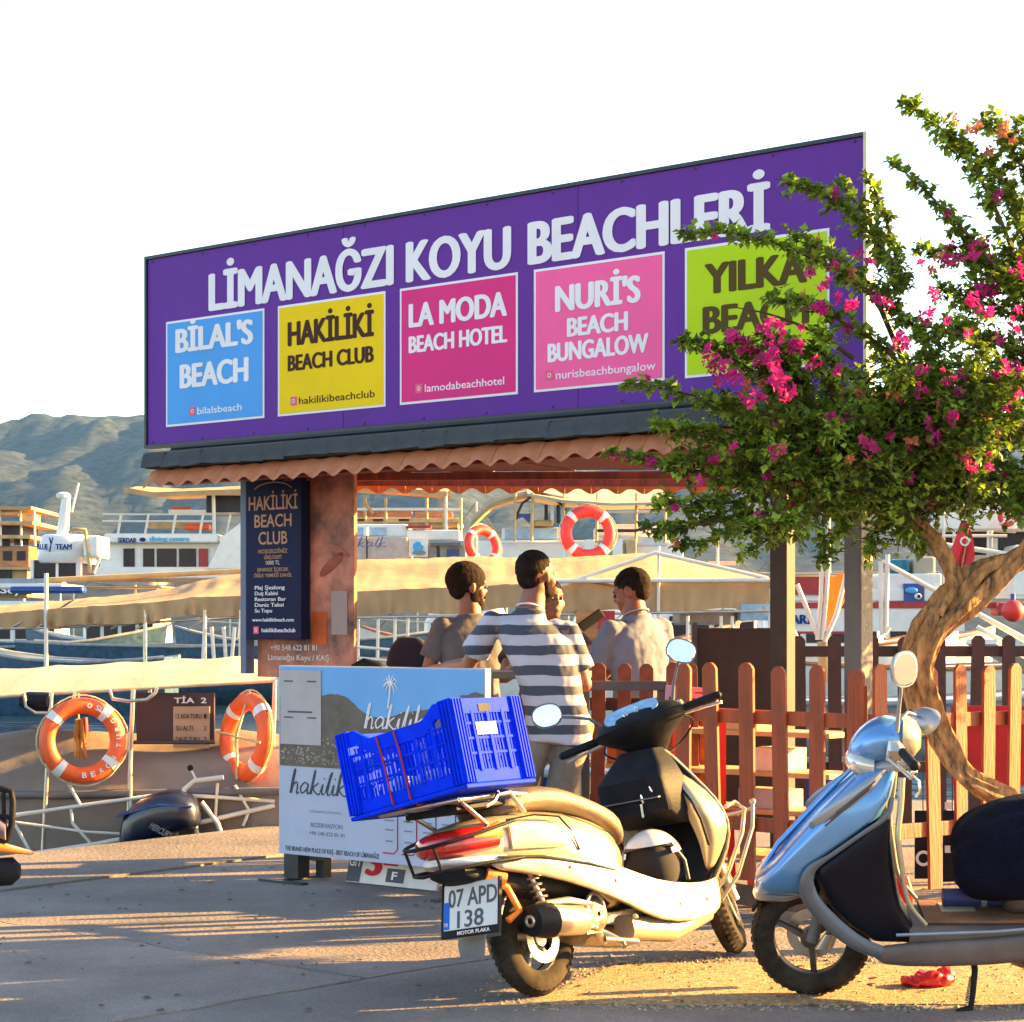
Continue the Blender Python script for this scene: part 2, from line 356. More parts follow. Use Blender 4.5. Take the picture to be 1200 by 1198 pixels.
# terracotta tiles: a wavy clay tile each, dropping to a scalloped edge
def tile_mesh(name, drop=.1, run=.16, pitch=.16):
    b = MB(); n = 12; rs = []
    for j in range(4):
        t = j/3; row = []
        for i in range(n+1):
            u = i/n; wv = math.sin(2*math.pi*(u-.25))*.5+.5
            row.append(Vector(((u-.5)*pitch*1.004, -run*t, -drop*t+wv*.034*(0.25+.75*t)-.012)))
        rs.append(row)
    for th in (0, .012):
        for r_ in rs: b.v += [p-Vector((0, 0, th)) for p in r_]
    m_ = n+1; k = 4*m_
    for j in range(3):
        for i in range(n):
            a = j*m_+i; b.f += [(a, a+1, a+m_+1, a+m_), (k+a, k+a+m_, k+a+m_+1, k+a+1)]
    for i in range(n): b.f += [(3*m_+i, 3*m_+i+1, k+3*m_+i+1, k+3*m_+i), (i, k+i, k+i+1, i+1)]
    for j in range(3): b.f += [(j*m_, (j+1)*m_, k+(j+1)*m_, k+j*m_), (j*m_+n, k+j*m_+n, k+(j+1)*m_+n, (j+1)*m_+n)]
    return b.mesh(name, m_terra, 50)
tm = tile_mesh('tile', drop=.098, run=.075)
for i in range(30):
    o = link(bpy.data.objects.new('tile', tm), kiosk); o.location = (.54+i*.16, -.36, 2.362+random.uniform(-.003, .003)); o.rotation_euler = (0, R(random.uniform(-.8, .8)), R(random.uniform(-.6, .6)))
# the scalloped tiles of the back eave
d = Vector((br.x-bl.x, br.y-bl.y, 0)); nbk = int(d.length/.16); ang = math.atan2(d.y, d.x)
tb = tile_mesh('tile', drop=.085, run=-.05)
for i in range(nbk):
    o = link(bpy.data.objects.new('tile', tb), kiosk); o.location = Vector((bl.x, bl.y, 2.33))+d*((i+.5)/nbk); o.rotation_euler = (0, 0, ang)
obj('fascia_board', MB().beam((bl.x, bl.y-.05, 2.30), (br.x, br.y-.05, 2.30), .02, .075), m_red_wood, kiosk, 0)
# counter
obj('counter', MB().span((2.35, .05, 1.12), (3.15, .5, 1.16)), mat('dark_counter', (.03, .03, .035), .4), kiosk, 0, .004)
obj('counter_leg', MB().span((2.4, .4, 0), (2.45, .45, 1.12)), m_dark, kiosk, 0)
obj('counter_leg', MB().span((3.05, .4, 0), (3.1, .45, 1.12)), m_dark, kiosk, 0)

# ------------------------------------------------ the billboard on the roof
bill = thing('billboard', 'long purple billboard listing five bay beaches on the kiosk roof', 'billboard', M=KM)
L, zb, zt = 5.145, 2.56, 3.738
obj('panel', MB().span((0, 0, zb), (L, .045, zt)), m_purple, bill, 0, .004)
fr_ = MB(); t_ = .022
fr_.span((-.02, -.012, zb-.02), (-.0005, .05, zt+.02)).span((0, -.012, zt+.0005), (L, .05, zt+.02)).span((0, -.012, zb-.02), (L, .05, zb-.0005))
obj('frame', fr_, m_dark, bill, 0)
obj('end_cap', MB().span((L+.0005, -.012, zb-.02), (L+.02, .05, zt+.02)), m_sunlit_end, bill, 0)
for t in (.28, 1.6, 2.9, 4.2, 5.0):
    obj('strut', MB().beam((t, .12, 2.46), (t, .12, 3.6), .035, .035), m_dark, bill, 0)
    obj('strut', MB().beam((t, .14, 3.3), (t, .9, 2.5), .03, .03), m_dark, bill, 0)
obj('rail', MB().span((.1, .1, 2.50), (L, .14, 2.535)), m_dark, bill, 0)
for t in (1.715, 3.43): obj('vinyl_seam', MB().span((t, -.0012, zb), (t+.004, 0, zt)), print_mat('seam_print', (.06, .012, .15)), bill, 0)
for t in [.05+.4586*k for k in range(12)]:
    for z in (zb+.018, zt-.018): obj('screw', MB().lathe([(.008, 0), (.007, .003), (.0005, .005)], 8, T(t, -.0005, z) @ rot(R(90), 'X')), m_dark, bill, 40)
FY = -.0025
lettering('LİMANAĞZI', .571, 3.36, 1.546, .232, FY, m_white, bill, .034, align='l')
lettering('KOYU', 2.209, 3.36, .77, .232, FY, m_white, bill, .034, align='l')
lettering('BEACHLERİ', 3.093, 3.36, 1.53, .232, FY, m_white, bill, .034, align='l')
def ig(parent, x, z, s, y, col=None):
    b = quad(parent, 'camera_emblem', x, z, x+s, z+s, y, print_mat('emblem_pink', (.75, .12, .2)), .002)
    m2 = MB(); s2 = s*.5
    m2.torus(s*.2, s*.045, T(x+s/2, y-.003, z+s/2) @ rot(R(90), 'X'), 14, 4, .3)
    obj('emblem_ring', m2, m_white, b, 0)
PN = [('bilal', .178, 1.061, (.09, .33, .72), 'white'), ('haki', 1.178, 2.051, (.85, .56, .005), 'brown'), ('moda', 2.163, 3.024, (.7, .035, .2), 'white'),
      ('nuri', 3.136, 3.990, (.9, .12, .32), 'white'), ('yilka', 4.116, 4.955, (.45, .62, .01), 'green')]
m_brown = print_mat('brown_print', (.06, .02, .012)); m_olive = print_mat('olive_print', (.09, .055, .012))
inks = {'white': m_white, 'brown': m_brown, 'green': m_olive}
TX = {'bilal': [("BİLAL'S", 3.125, .70, .15), ('BEACH', 2.90, .62, .15)], 'haki': [('HAKİLİKİ', 3.08, .70, .145), ('BEACH CLUB', 2.93, .70, .095)],
      'moda': [('LA MODA', 3.10, .72, .135), ('BEACH HOTEL', 2.955, .72, .095)], 'nuri': [("NURİ'S", 3.085, .56, .14), ('BEACH', 2.945, .40, .1), ('BUNGALOW', 2.82, .66, .1)],
      'yilka': [('YILKA', 3.08, .60, .155), ('BEACH', 2.88, .62, .14)]}
HD = {'bilal': 'bilalsbeach', 'haki': 'hakilikibeachclub', 'moda': 'lamodabeachhotel', 'nuri': 'nurisbeachbungalow', 'yilka': 'yilkabeach'}
for key, a, b_, col, ink in PN:
    pb = quad(bill, 'sign_panel', a, 2.665, b_, 3.325, -.0005, m_white, .002)
    inn = quad(bill, 'sign_panel', a+.014, 2.679, b_-.014, 3.311, -.0028, print_mat('panel_'+key, col), .002)
    c = (a+b_)/2
    for s_, z, w_, cap in TX[key]: lettering(s_, c, z, w_, cap, -.005, inks[ink], bill, .03)
    hw = .036*len(HD[key])
    lettering(HD[key], c-hw/2+.05, 2.725, hw, .045, -.005, inks[ink], bill, .004, align='l')
    ig(bill, c-hw/2-.02, 2.722, .052, -.0052)

# ------------------------------------------------ the two banners on the corner pillar
m_navy = print_mat('navy_print', (.012, .014, .05), .12); m_tan = print_mat('tan_ink', (.5, .27, .16)); m_tan2 = print_mat('pale_ink', (.62, .5, .45))
m_navy_edge = mat('banner_edge', (.1, .12, .2), .5)
PA = KM @ T(0, .12, 0)
ban = thing('standing_banner', 'narrow navy beach club banner with tan lettering on the kiosk pillar', 'banner', M=PA)
b0, b1 = .98, 1.42
obj('board', MB().span((.787, -.015, 1.335), (1.266, .06, 2.31)), m_navy, ban, 0, .003)
obj('edge_strip', MB().span((.735, -.012, 1.12), (.786, .06, 2.31)), m_navy_edge, ban, 0, .003)
y_ = -.017
for s_, z, w_, cap in (('HAKİLİKİ', 2.12, .42, .088), ('BEACH', 2.015, .32, .08), ('CLUB', 1.91, .25, .08)):
    lettering(s_, 1.027, z, w_, cap, y_, m_tan, ban, .012)
for s_, z, w_, cap in (('HOŞGELDİNİZ', 1.855, .25, .025), ('GİRİŞ ÜCRETİ', 1.82, .15, .022), ('1000 TL', 1.785, .12, .026), ('SINIRSIZ İÇECEK', 1.745, .27, .022), ('ÖĞLE YEMEĞİ DAHİL', 1.71, .33, .022)):
    lettering(s_, 1.027, z, w_, cap, y_, m_tan2 if '1000' in s_ else m_tan, ban, .006)
for s_, z, w_ in (('Plaj Şezlong', 1.635, .26), ('Duş Kabini', 1.60, .2), ('Restoran Bar', 1.565, .27), ('Deniz Taksi', 1.53, .25), ('Su Topu', 1.495, .15)):
    lettering(s_, .87, z, w_, .024, y_, m_white, ban, .01, align='l')
lettering('www.hakilikibeach.com', 1.027, 1.44, .36, .022, y_, m_white, ban, .01)
lettering('hakilikibeachclub', .93, 1.375, .29, .026, y_, m_white, ban, .01, align='l')
ig(ban, .86, 1.365, .045, y_-.001)
arc = MB(); arc.tube([(1.027+.17*math.cos(t), y_-.001, 2.225+.06*math.sin(t)) for t in [math.pi*(.12+.76*k/16) for k in range(17)]], .004, 5)
obj('emblem_arc', arc, m_tan, ban)

m_pic = mat('brown_photo_print', (.075, .016, .012), .6, var=.85, scale=3.2, hue=(.32, .1, .06))
ban2 = thing('wide_banner', 'wide reddish brown photo banner behind the navy banner', 'banner', M=PA)
obj('board', MB().span((.80, .07, 1.10), (1.62, .1, 2.33)), m_pic, ban2, 0, .004)
yb = .0685
for s_, x, z, w_, cap in (('+90 548 622 81 81', 1.12, 1.265, .40, .034), ('Limanağzı Koyu / KAŞ', 1.16, 1.205, .52, .034)):
    lettering(s_, x, z, w_, cap, .0675, m_tan2, ban2, .018)
quad(ban2, 'taped_notice', 1.44, 1.36, 1.57, 1.62, yb, print_mat('grey_paper', (.33, .23, .21)), .003)
for k, (x, z, r_, a) in enumerate(((1.5, 1.86, .09, -.4), (1.44, 1.78, .12, .6), )):
    pm = MB().prism([(r_*math.cos(t)*1.0, r_*.28*math.sin(t)) for t in [2*math.pi*i/14 for i in range(14)]], 0, .002, T(x, yb, z) @ rot(R(90), 'X') @ rot(a, 'Z'))
    obj('photo_shape', pm, print_mat('banner_light_%d' % (k % 3), ((.26, .08, .055), (.2, .055, .035), (.07, .018, .014))[k % 3], .5), ban2, 0)
quad(ban2, 'photo_shape', 1.275, 1.30, 1.40, 1.50, yb, print_mat('banner_orange', (.55, .1, .03), .3), .002)

# ------------------------------------------------ the big advertising board standing on the quay
BO = Vector((-1.3, 11.42, 0)); BM = frame(BO, KU, (0, 0, 1))
board = thing('advertising_board', 'large pale blue beach club board on black feet in front of the kiosk', 'board', M=BM)
BL, z0, z1 = 1.50, .143, 1.19
m_pale = print_mat('pale_blue_print', (.42, .44, .55)); m_skyp = print_mat('sky_print', (.16, .36, .66)); m_rock = mat('printed_hill', (.10, .07, .055), .5, var=.3, scale=9)
m_ink = print_mat('grey_ink', (.09, .09, .11))
obj('panel', MB().span((0, 0, z0), (BL, .045, z1)), m_pale, board, 0, .003)
obj('rear_frame', MB().span((.02, .046, z0+.04), (BL-.02, .09, z0+.1)).span((.02, .046, z1-.08), (BL-.02, .09, z1-.02)).span((.02, .046, z0+.1), (.08, .09, z1-.08)).span((BL-.08, .046, z0+.1), (BL-.02, .09, z1-.08)), m_dark, board, 0)
zm = .635
quad(board, 'printed_sky', .012, zm, BL-.01, z1-.008, -.0003, m_skyp, .002)
pts = [(.012, zm), (BL-.01, zm), (BL-.01, 1.03)]
for i in range(60, -1, -1):
    x = .012+(BL-.022)*i/60; pts.append((x, .985+.07*noise.noise(Vector((x*3.1, 0, 4)))+.05*math.sin(x*5.2+.6)+.012*noise.noise(Vector((x*22, 0, 1)))))
obj('printed_hill', MB().prism(pts, 0, .002, T(0, -.0025, 0) @ rot(R(90), 'X')), m_rock, board, 0)
# village houses at the foot of the printed hill
vb = MB()
for i in range(150):
    x = random.uniform(.02, .62); z = zm+.01+abs(random.gauss(0, .055)); s_ = random.uniform(.006, .016)
    vb.span((x, -.0062, z), (x+s_, -.0046, z+s_*.8))
tag(obj('printed_houses', vb, print_mat('house_print', (.3, .25, .2), .5), board, 0), kind='stuff')
obj('printed_bay', MB().prism([(.46, zm), (.80, zm), (.80, zm+.06), (.62, zm+.045), (.52, zm+.02)], 0, .0015, T(0, -.005, 0) @ rot(R(90), 'X')), print_mat('bay_print', (.03, .2, .2)), board, 0)
quad(board, 'taped_sheet', .02, .755, .335, 1.165, -.0055, print_mat('sheet_paper', (.42, .37, .37), .08), .003)
for (x, z) in ((.05, 1.0), (.05, .80), (.23, 1.0), (.23, .80)):
    quad(board, 'text_line', x, z+.1, x+.07, z+.108, -.0086, m_ink, .001)
quad(board, 'text_line', .08, .93, .27, .94, -.0086, m_ink, .001)
SCR = {'h': [[(0, 0), (.05, .9), (.1, 1.0), (.08, .6), (.05, 0)], [(.06, .3), (.18, .48), (.25, .35), (.25, 0), (.33, .05)]],
       'a': [[(.3, .4), (.15, .48), (.02, .25), (.1, .02), (.26, .2), (.3, .42), (.3, .02), (.4, .08)]],
       'k': [[(0, 0), (.06, .9), (.1, .95), (.06, .4), (.04, 0)], [(.26, .48), (.08, .25), (.28, .0), (.36, .06)]],
       'i': [[(0, .1), (.06, .45), (.06, .03), (.16, .06)], [(.08, .66), (.09, .7)]],
       'l': [[(0, .1), (.1, .8), (.16, .95), (.1, .5), (.08, .02), (.2, .06)]]}
def script(word, x, z, w_, h_, y, material, parent, rise=0, name='script_lettering'):
    adv = {'h': .36, 'a': .42, 'k': .38, 'i': .2, 'l': .22}; tot = sum(adv[c] for c in word); b = MB(); cx = 0
    for c in word:
        for st in SCR[c]:
            pp = []
            for i in range(len(st)-1):
                for k in range(4):
                    p0, p1, p2, p3 = st[max(i-1, 0)], st[i], st[i+1], st[min(i+2, len(st)-1)]; t = k/4
                    pp.append(tuple(.5*(2*p1[j]+(p2[j]-p0[j])*t+(2*p0[j]-5*p1[j]+4*p2[j]-p3[j])*t*t+(-p0[j]+3*p1[j]-3*p2[j]+p3[j])*t**3) for j in (0, 1)))
            pp.append(st[-1])
            b.tube([(x+(cx+q[0]+q[1]*.12)*w_/tot, y, z+q[1]*h_+rise*(cx+q[0])/tot) for q in pp], h_*.032, 5)
        cx += adv[c]
    return obj(name, b, material, parent, 60)
script('hakiliki', .66, .92-.06, .47, .13, -.006, m_white, board)
script('hakiliki', .09, .485, .47, .13, -.002, m_ink, board)
lettering('LİMANAĞZI KOYU', .36, .385, .24, .014, -.0005, print_mat('faint_ink', (.3, .32, .38)), board)
lettering('REZERVASYON', .37, .305, .24, .026, -.0005, print_mat('mid_ink', (.2, .21, .26)), board, .01)
lettering('+90 548 622 81 81', .37, .262, .27, .022, -.0005, print_mat('mid_ink', (.2, .21, .26)), board)
lettering('THE BRAND NEW PLACE OF KAŞ - BEST BEACH OF LİMANAĞZI', .405, .165, .71, .026, -.0005, m_ink, board, .012)
for i in range(5):
    x = .79+i*.135
    c_ = m_ink if i > 1 else print_mat('red_ink', (.45, .03, .05))
    b = MB(); b.tube([(x, -.002, .2), (x+.08, -.002, .2), (x+.105, -.002, .225), (x+.105, -.002, .52)], .0035, 4)
    obj('card_outline', b, c_, board)
    for z, w_ in ((.46, .07), (.42, .05), (.37, .07), (.32, .06), (.26, .05)):
        quad(board, 'text_line', x+.045-w_/2, z, x+.045+w_/2, z+.008, -.0003, print_mat('mid_ink', (.2, .21, .26)), .001)
# palm drawn in white on the board
pl = MB(); px0, pz0 = .83, .97
pl.tube([(px0, -.006, pz0), (px0+.012, -.006, pz0+.07), (px0+.018, -.006, pz0+.13)], .0045, 5)
for a in (-160, -130, -100, -60, -25, 20, 60, 110, 155, 190):
    c_, s_ = math.cos(R(a)), math.sin(R(a))
    pl.tube([(px0+.018, -.006, pz0+.13), (px0+.018+.03*c_, -.006, pz0+.135+.03*s_+.012), (px0+.018+.055*c_, -.006, pz0+.12+.045*s_)], [.004, .004, .0015], 5)
obj('printed_palm', pl, m_white, board, 60)
for t in (.08, .2):
    pass
leg = MB().span((.04, .0, .012), (.15, .09, z0)); obj('leg', leg, m_dark, board, 0)
leg = MB().span((.19, .1, .012), (.25, .16, z0)).span((.19, .046, z0-.03), (.25, .16, z0-.001)); obj('leg', leg, m_dark, board, 0)
obj('leg', MB().span((1.3, .0, .012), (1.36, .09, z0)), m_dark, board, 0)
obj('foot', MB().span((-.02, -.14, 0), (.02+.3, -.09, .012)).span((.07, -.09, 0), (.12, .2, .012)), m_dark, board, 0)
obj('foot', MB().span((1.3, -.2, 0), (1.36, .4, .012)), m_dark, board, 0)
# plates leaning under the board
lp = thing('leaning_sign', 'white sign plate with red and black figures leaning under the pale blue board', 'sign', M=BM @ T(.40, .12, .005) @ rot(R(-16), 'X'))
obj('plate', MB().span((0, 0, 0), (.66, .02, .24)), mat('white_plate', (.6, .55, .52), .5, dirt=.3), lp, 0, .002)
quad(lp, 'black_band', .0, .004, .1, .236, -.0003, m_ink, .002)
lettering('GIT', .05, .09, .09, .05, -.0028, m_white, lp, .02)
lettering('3', .19, .05, .12, .15, -.001, print_mat('sign_red', (.5, .02, .03)), lp, .05)
quad(lp, 'red_patch', .255, .11, .36, .2, -.0003, print_mat('sign_red', (.5, .02, .03)), .002)
lettering('T', .31, .13, .05, .055, -.0028, m_white, lp, .02)
quad(lp, 'black_patch', .29, .02, .42, .095, -.0003, m_ink, .002)
lettering('F', .35, .035, .04, .045, -.0028, m_white, lp, .02)
# ------------------------------------------------ scooters
m_pearl = mat('champagne_paint', (.37, .30, .20), .24, .25, var=.04, coat=.6, dirt=.12)
m_blackp = mat('black_plastic', (.01, .01, .013), .55, var=.3, scale=14, bump=.25, bscale=180, spec=.12)
m_greyp = mat('grey_plastic', (.1, .1, .105), .5, var=.2)
m_seat = mat('tan_vinyl_seat', (.11, .075, .045), .5, var=.2, scale=8, bump=.3, bscale=160)
m_rub = mat('tyre_rubber', (.012, .011, .011), .85, var=.5, scale=9, hue=(.035, .027, .02), spec=.12)
m_alu = mat('cast_alloy', (.5, .47, .42), .35, .8, var=.2, dirt=.3)
m_steel = mat('brushed_steel', (.6, .55, .48), .28, .9, var=.12)
m_chr = mat('chrome', (.8, .8, .8), .08, 1, var=.03)
m_redl = mat('red_lens', (.45, .01, .008), .15, var=.15, coat=1)
m_amb = mat('amber_lens', (.8, .22, .02), .2, var=.1, coat=1)
m_clear = mat('clear_lens', (.65, .62, .55), .1, .3, var=.2, coat=1)
m_mir = mat('mirror_glass', (.85, .88, .9), .03, 1, var=.02)

def smooth_path_(ps, k=6):
    out = []
    for i in range(len(ps)-1):
        p0, p1, p2, p3 = ps[max(i-1, 0)], ps[i], ps[i+1], ps[min(i+2, len(ps)-1)]
        for j in range(k):
            t = j/k; out.append(.5*(2*p1+(p2-p0)*t+(2*p0-5*p1+4*p2-p3)*t*t+(-p0+3*p1-3*p2+p3)*t**3))
    out.append(ps[-1]); return out
def wheel(root, x, z, r, tw, rim_mat, steer=None, spokes=5, disc=True):
    Mx = (steer or Matrix()) @ T(x, 0, z) @ rot(R(90), 'X')
    ty = MB(); a = r-tw*.52
    prof = []
    for k in range(13):
        t = -math.pi*.78+math.pi*1.56*k/12; prof.append((a+tw*.52*math.cos(t), tw*.5*math.sin(t)))
    ty.lathe(prof, 56, Mx)
    tyre = obj('tyre', ty, m_rub, root, 50)
    tr = MB()
    for k in range(44):                                     # tread blocks, alternately slanted
        t0 = 2*math.pi*k/44
        for sg in (-1, 1):
            vs = []
            for (dt, yy) in ((0, .04), (.085, .04), (.12, .86), (.045, .86)):
                aa = math.asin(min(1, yy*.92)); rr = a+tw*.52*math.cos(aa)
                for ex in (-.002, .0045):
                    vs.append(((rr+ex*math.cos(aa))*math.cos(t0+dt), (rr+ex*math.cos(aa))*math.sin(t0+dt), sg*(tw*.5*math.sin(aa)+ex*math.sin(aa))))
            tr.add(vs, [(1, 3, 5, 7), (0, 2, 3, 1), (2, 4, 5, 3), (4, 6, 7, 5), (6, 0, 1, 7)], Mx)
    tag(obj('tread', tr, m_rub, tyre, 0), kind='stuff')
    rm = MB(); ri = a-tw*.28
    rm.lathe([(ri, -tw*.3), (ri+.012, -tw*.33), (ri+.012, -tw*.27), (ri-.004, -tw*.18), (ri-.004, tw*.18), (ri+.012, tw*.27), (ri+.012, tw*.33), (ri, tw*.3), (ri-.012, tw*.2), (ri-.012, -tw*.2), (ri, -tw*.3)], 48, Mx)
    rm.lathe([(.001, -.045), (.032, -.045), (.036, -.03), (.036, .03), (.032, .045), (.001, .045)], 20, Mx)
    rim = obj('rim', rm, rim_mat, root, 40)
    for k in range(spokes):
        t = 2*math.pi*k/spokes+.3; s = MB()
        s.ring_list([((.03*math.cos(t), .03*math.sin(t), 0), (-.016*math.sin(t), .016*math.cos(t), 0), (0, 0, .02), 3),
                     (((ri-.006)*math.cos(t+.12), (ri-.006)*math.sin(t+.12), 0), (-.011*math.sin(t), .011*math.cos(t), 0), (0, 0, .014), 3)], 8)
        obj('spoke', MB().add(s.v, s.f, Mx), rim_mat, rim, 40)
    if disc:
        dc = MB(); dc.lathe([(.055, .05), (.095, .05), (.095, .054), (.055, .054), (.055, .05)], 30, Mx); obj('brake_disc', dc, m_steel, rim, 30)
def mirror(parent, base, head, nrm, stem_mat, sx=.062, sz=.045, sl=0):
    M = frame(head, Vector((0, 0, 1)).cross(Vector(nrm)).normalized()*1.0, (0, 0, 1))
    n_ = Vector(nrm).normalized(); xa = n_.cross(Vector((0, 0, 1))).normalized(); za = xa.cross(n_)
    if sl: xa = xa*math.cos(sl)+za*math.sin(sl); za = xa.cross(n_)
    head = Vector(head)
    sh = MB(); sh.ring_list([(head-n_*.035, xa*.012, za*.01, 2.3), (head-n_*.03, xa*sx*.7, za*sz*.7, 2.3), (head-n_*.012, xa*sx, za*sz, 2.3), (head+n_*.004, xa*sx*1.06, za*sz*1.06, 2.4), (head+n_*.004, xa*sx*.97, za*sz*.97, 2.4)], 22)
    m = obj('mirror', sh, stem_mat, parent, 50)
    gl = MB(); gl.rings([sec(head+n_*.0045, xa*sx*.96, za*sz*.96, 2.4, 22), sec(head+n_*.0065, xa*sx*.9, za*sz*.9, 2.4, 22)]); obj('mirror_glass', gl, m_mir, m, 0)
    b = Vector(base); mid = b.lerp(head, .55)+Vector((0, 0, .02))
    st = MB(); st.tube([b, b.lerp(mid, .5)+Vector((0, 0, .02)), mid, head-n_*.02], [.008, .007, .006, .006], 8); obj('mirror_stem', st, stem_mat, m, 60)

S1 = (.11, 7.756, 0)
SM1 = T(*S1) @ rot(R(50), 'Z') @ rot(R(-11.5), 'X')
sc = thing('scooter', 'champagne scooter with tan seat seen from behind, blue crate on its rack', 'scooter', M=SM1)
ST1 = T(1.08, 0, .62) @ rot(R(24), 'Y').inverted() @ rot(R(30), 'Z') @ rot(R(24), 'Y') @ T(-1.08, 0, -.62)     # steering turned left about the raked stem
def steer1(p): return ST1 @ Vector(p)
wheel(sc, 0, .215, .215, .1, m_alu)
wheel(sc, 1.28, .215, .215, .095, m_alu, ST1)
# rear bodywork: tail, side panels, tapering forward under the seat
tl = MB(); tl.ring_list([((-.46, 0, .605), (0, .05, 0), (0, 0, .03), 2.6), ((-.42, 0, .60), (0, .105, 0), (0, 0, .07), 2.8), ((-.30, 0, .595), (0, .145, 0), (0, 0, .095), 2.8), ((-.15, 0, .585), (0, .175, 0), (0, 0, .12), 2.8),
    ((.05, 0, .565), (0, .19, 0), (0, 0, .135), 2.8), ((.25, 0, .51), (0, .19, 0), (0, 0, .155), 3), ((.38, 0, .46), (0, .175, 0), (0, 0, .165), 3), ((.46, 0, .425), (0, .14, 0), (0, 0, .15), 3), ((.51, 0, .39), (0, .1, 0), (0, 0, .12), 2.8)], 28)
obj('rear_body', tl, m_pearl, sc, 50, sub=1)
# lower sweep panels from tail to floor, both sides
for sg in (-1, 1):
    sw = MB(); sw.ring_list([((-.33, sg*.13, .51), (0, .02, 0), (0, 0, .02), 2.4), ((-.1, sg*.178, .485), (0, .016, 0), (0, 0, .036), 3), ((.15, sg*.198, .43), (0, .011, 0), (0, 0, .058), 6), ((.38, sg*.203, .355), (0, .011, 0), (0, 0, .074), 8),
        ((.55, sg*.2, .28), (0, .011, 0), (0, 0, .082), 8), ((.8, sg*.195, .25), (0, .011, 0), (0, 0, .076), 8), ((.96, sg*.182, .255), (0, .011, 0), (0, 0, .07), 8), ((1.04, sg*.165, .29), (0, .012, 0), (0, 0, .06), 5)], 24)
    obj('side_fairing', sw, m_pearl, sc, 50, sub=1)
    ln = MB(); ln.tube([(-.3, sg*.152, .535), (-.1, sg*.192, .515), (.15, sg*.212, .465), (.4, sg*.205, .40), (.5, sg*.19, .355)], [.004, .006, .006, .006, .003], 6); obj('trim_strip', ln, m_blackp, sc, 60)
    pn = MB(); pn.ring_list([((-.23, sg*.1645, .60), (0, .006, 0), (0, 0, .045), 4), ((-.12, sg*.181, .598), (0, .006, 0), (0, 0, .05), 4), ((.0, sg*.190, .585), (0, .006, 0), (0, 0, .045), 3), ((.07, sg*.191, .555), (0, .004, 0), (0, 0, .012), 3)], 12)
    obj('side_cover', pn, m_pearl, sc, 50)
    gl = MB(); gl.tube([(-.24, sg*.166, .665), (-.1, sg*.187, .672), (.03, sg*.196, .655), (.09, sg*.196, .60), (.13, sg*.192, .52)], .004, 6); obj('panel_gap', gl, m_blackp, sc, 60)
    ud = MB(); ud.ring_list([((.42, sg*.12, .2), (0, .05, 0), (0, 0, .05), 3), ((.7, sg*.13, .155), (0, .05, 0), (0, 0, .045), 3), ((.98, sg*.11, .2), (0, .05, 0), (0, 0, .04), 3)], 12); obj('under_cover', ud, m_pearl, sc, 50)
fl_ = MB(); fl_.ring_list([((.46, 0, .285), (0, .175, 0), (0, 0, .018), 5), ((.7, 0, .275), (0, .18, 0), (0, 0, .016), 5), ((.98, 0, .28), (0, .165, 0), (0, 0, .016), 5)], 20); obj('floorboard', fl_, m_blackp, sc, 40)
# leg shield: pearl skin outside, black lining inside
def shield(rows, th, inner): 
    b = MB(); n = 9; front, back = [], []
    for x, z, hw, cv in rows:
        front.append([(x+th-cv*(k/(n-1)*2-1)**2, hw*(k/(n-1)*2-1), z) for k in range(n)]); back.append([(x-cv*(k/(n-1)*2-1)**2, hw*(k/(n-1)*2-1), z) for k in range(n)])
    return b.rings([f_+list(reversed(b_)) for f_, b_ in zip(front, back)])
rows = [(1.0, .24, .13, .02), (1.06, .33, .165, .04), (1.13, .45, .225, .06), (1.16, .56, .25, .09), (1.11, .66, .24, .1), (1.04, .76, .19, .09), (.97, .86, .125, .06), (.93, .91, .08, .03)]
obj('leg_shield', shield(rows, .03, 0), m_pearl, sc, 60, sub=1)
rin = [(x-.028, z, hw*.9, cv*.8) for x, z, hw, cv in rows[:-1]]
obj('shield_lining', shield(rin, .02, 0), m_blackp, sc, 60, sub=1)
# raised pearl wing on the right of the lining, with a black slash
for sg in (-1, 1):
    wg = MB(); wg.ring_list([((1.0, sg*.155, .36), (.02, 0, 0), (0, .01, 0), 2.5), ((1.03, sg*.185, .48), (.06, 0, 0), (0, .045, 0), 3.4), ((1.01, sg*.195, .58), (.10, 0, 0), (0, .06, 0), 3.4), ((.96, sg*.165, .70), (.085, 0, 0), (0, .055, 0), 3.4), ((.92, sg*.12, .80), (.02, 0, 0), (0, .012, 0), 2.5)], 12)
    obj('shield_wing', wg, m_pearl, sc, 50, sub=1)
    wl = MB(); wl.tube([(.88, sg*.14, .76), (.895, sg*.20, .66), (.905, sg*.225, .58), (.955, sg*.21, .47)], .006, 6); obj('wing_slot', wl, m_blackp, sc, 60)
# glove box and key column
gb = MB(); gb.ring_list([((.93, 0, .58), (.05, 0, 0), (0, .15, 0), 8), ((.86, 0, .635), (.10, 0, 0), (0, .175, 0), 9), ((.835, 0, .775), (.095, 0, 0), (0, .17, 0), 9), ((.86, 0, .83), (.075, 0, 0), (0, .14, 0), 7), ((.88, 0, .90), (.05, 0, 0), (0, .09, 0), 5)], 36)
gbx = obj('glove_box', gb, m_blackp, sc, 35); obj('lid_gap', MB().span((.735, -.155, .69), (.752, .155, .695)), m_greyp, gbx, 0)
hk = MB(); hk.tube([(.775, -.06, .74), (.755, -.06, .72), (.75, -.06, .69), (.765, -.06, .67)], .006, 6).ball((.77, -.06, .755), .014); hk.tube([(.775, -.11, .755), (.75, -.11, .745), (.745, -.115, .725), (.76, -.12, .71)], .005, 6); obj('bag_hook', hk, m_chr, sc, 60)
obj('key', MB().span((.745, -.062, .62), (.75, -.05, .675)), m_chr, sc, 0)
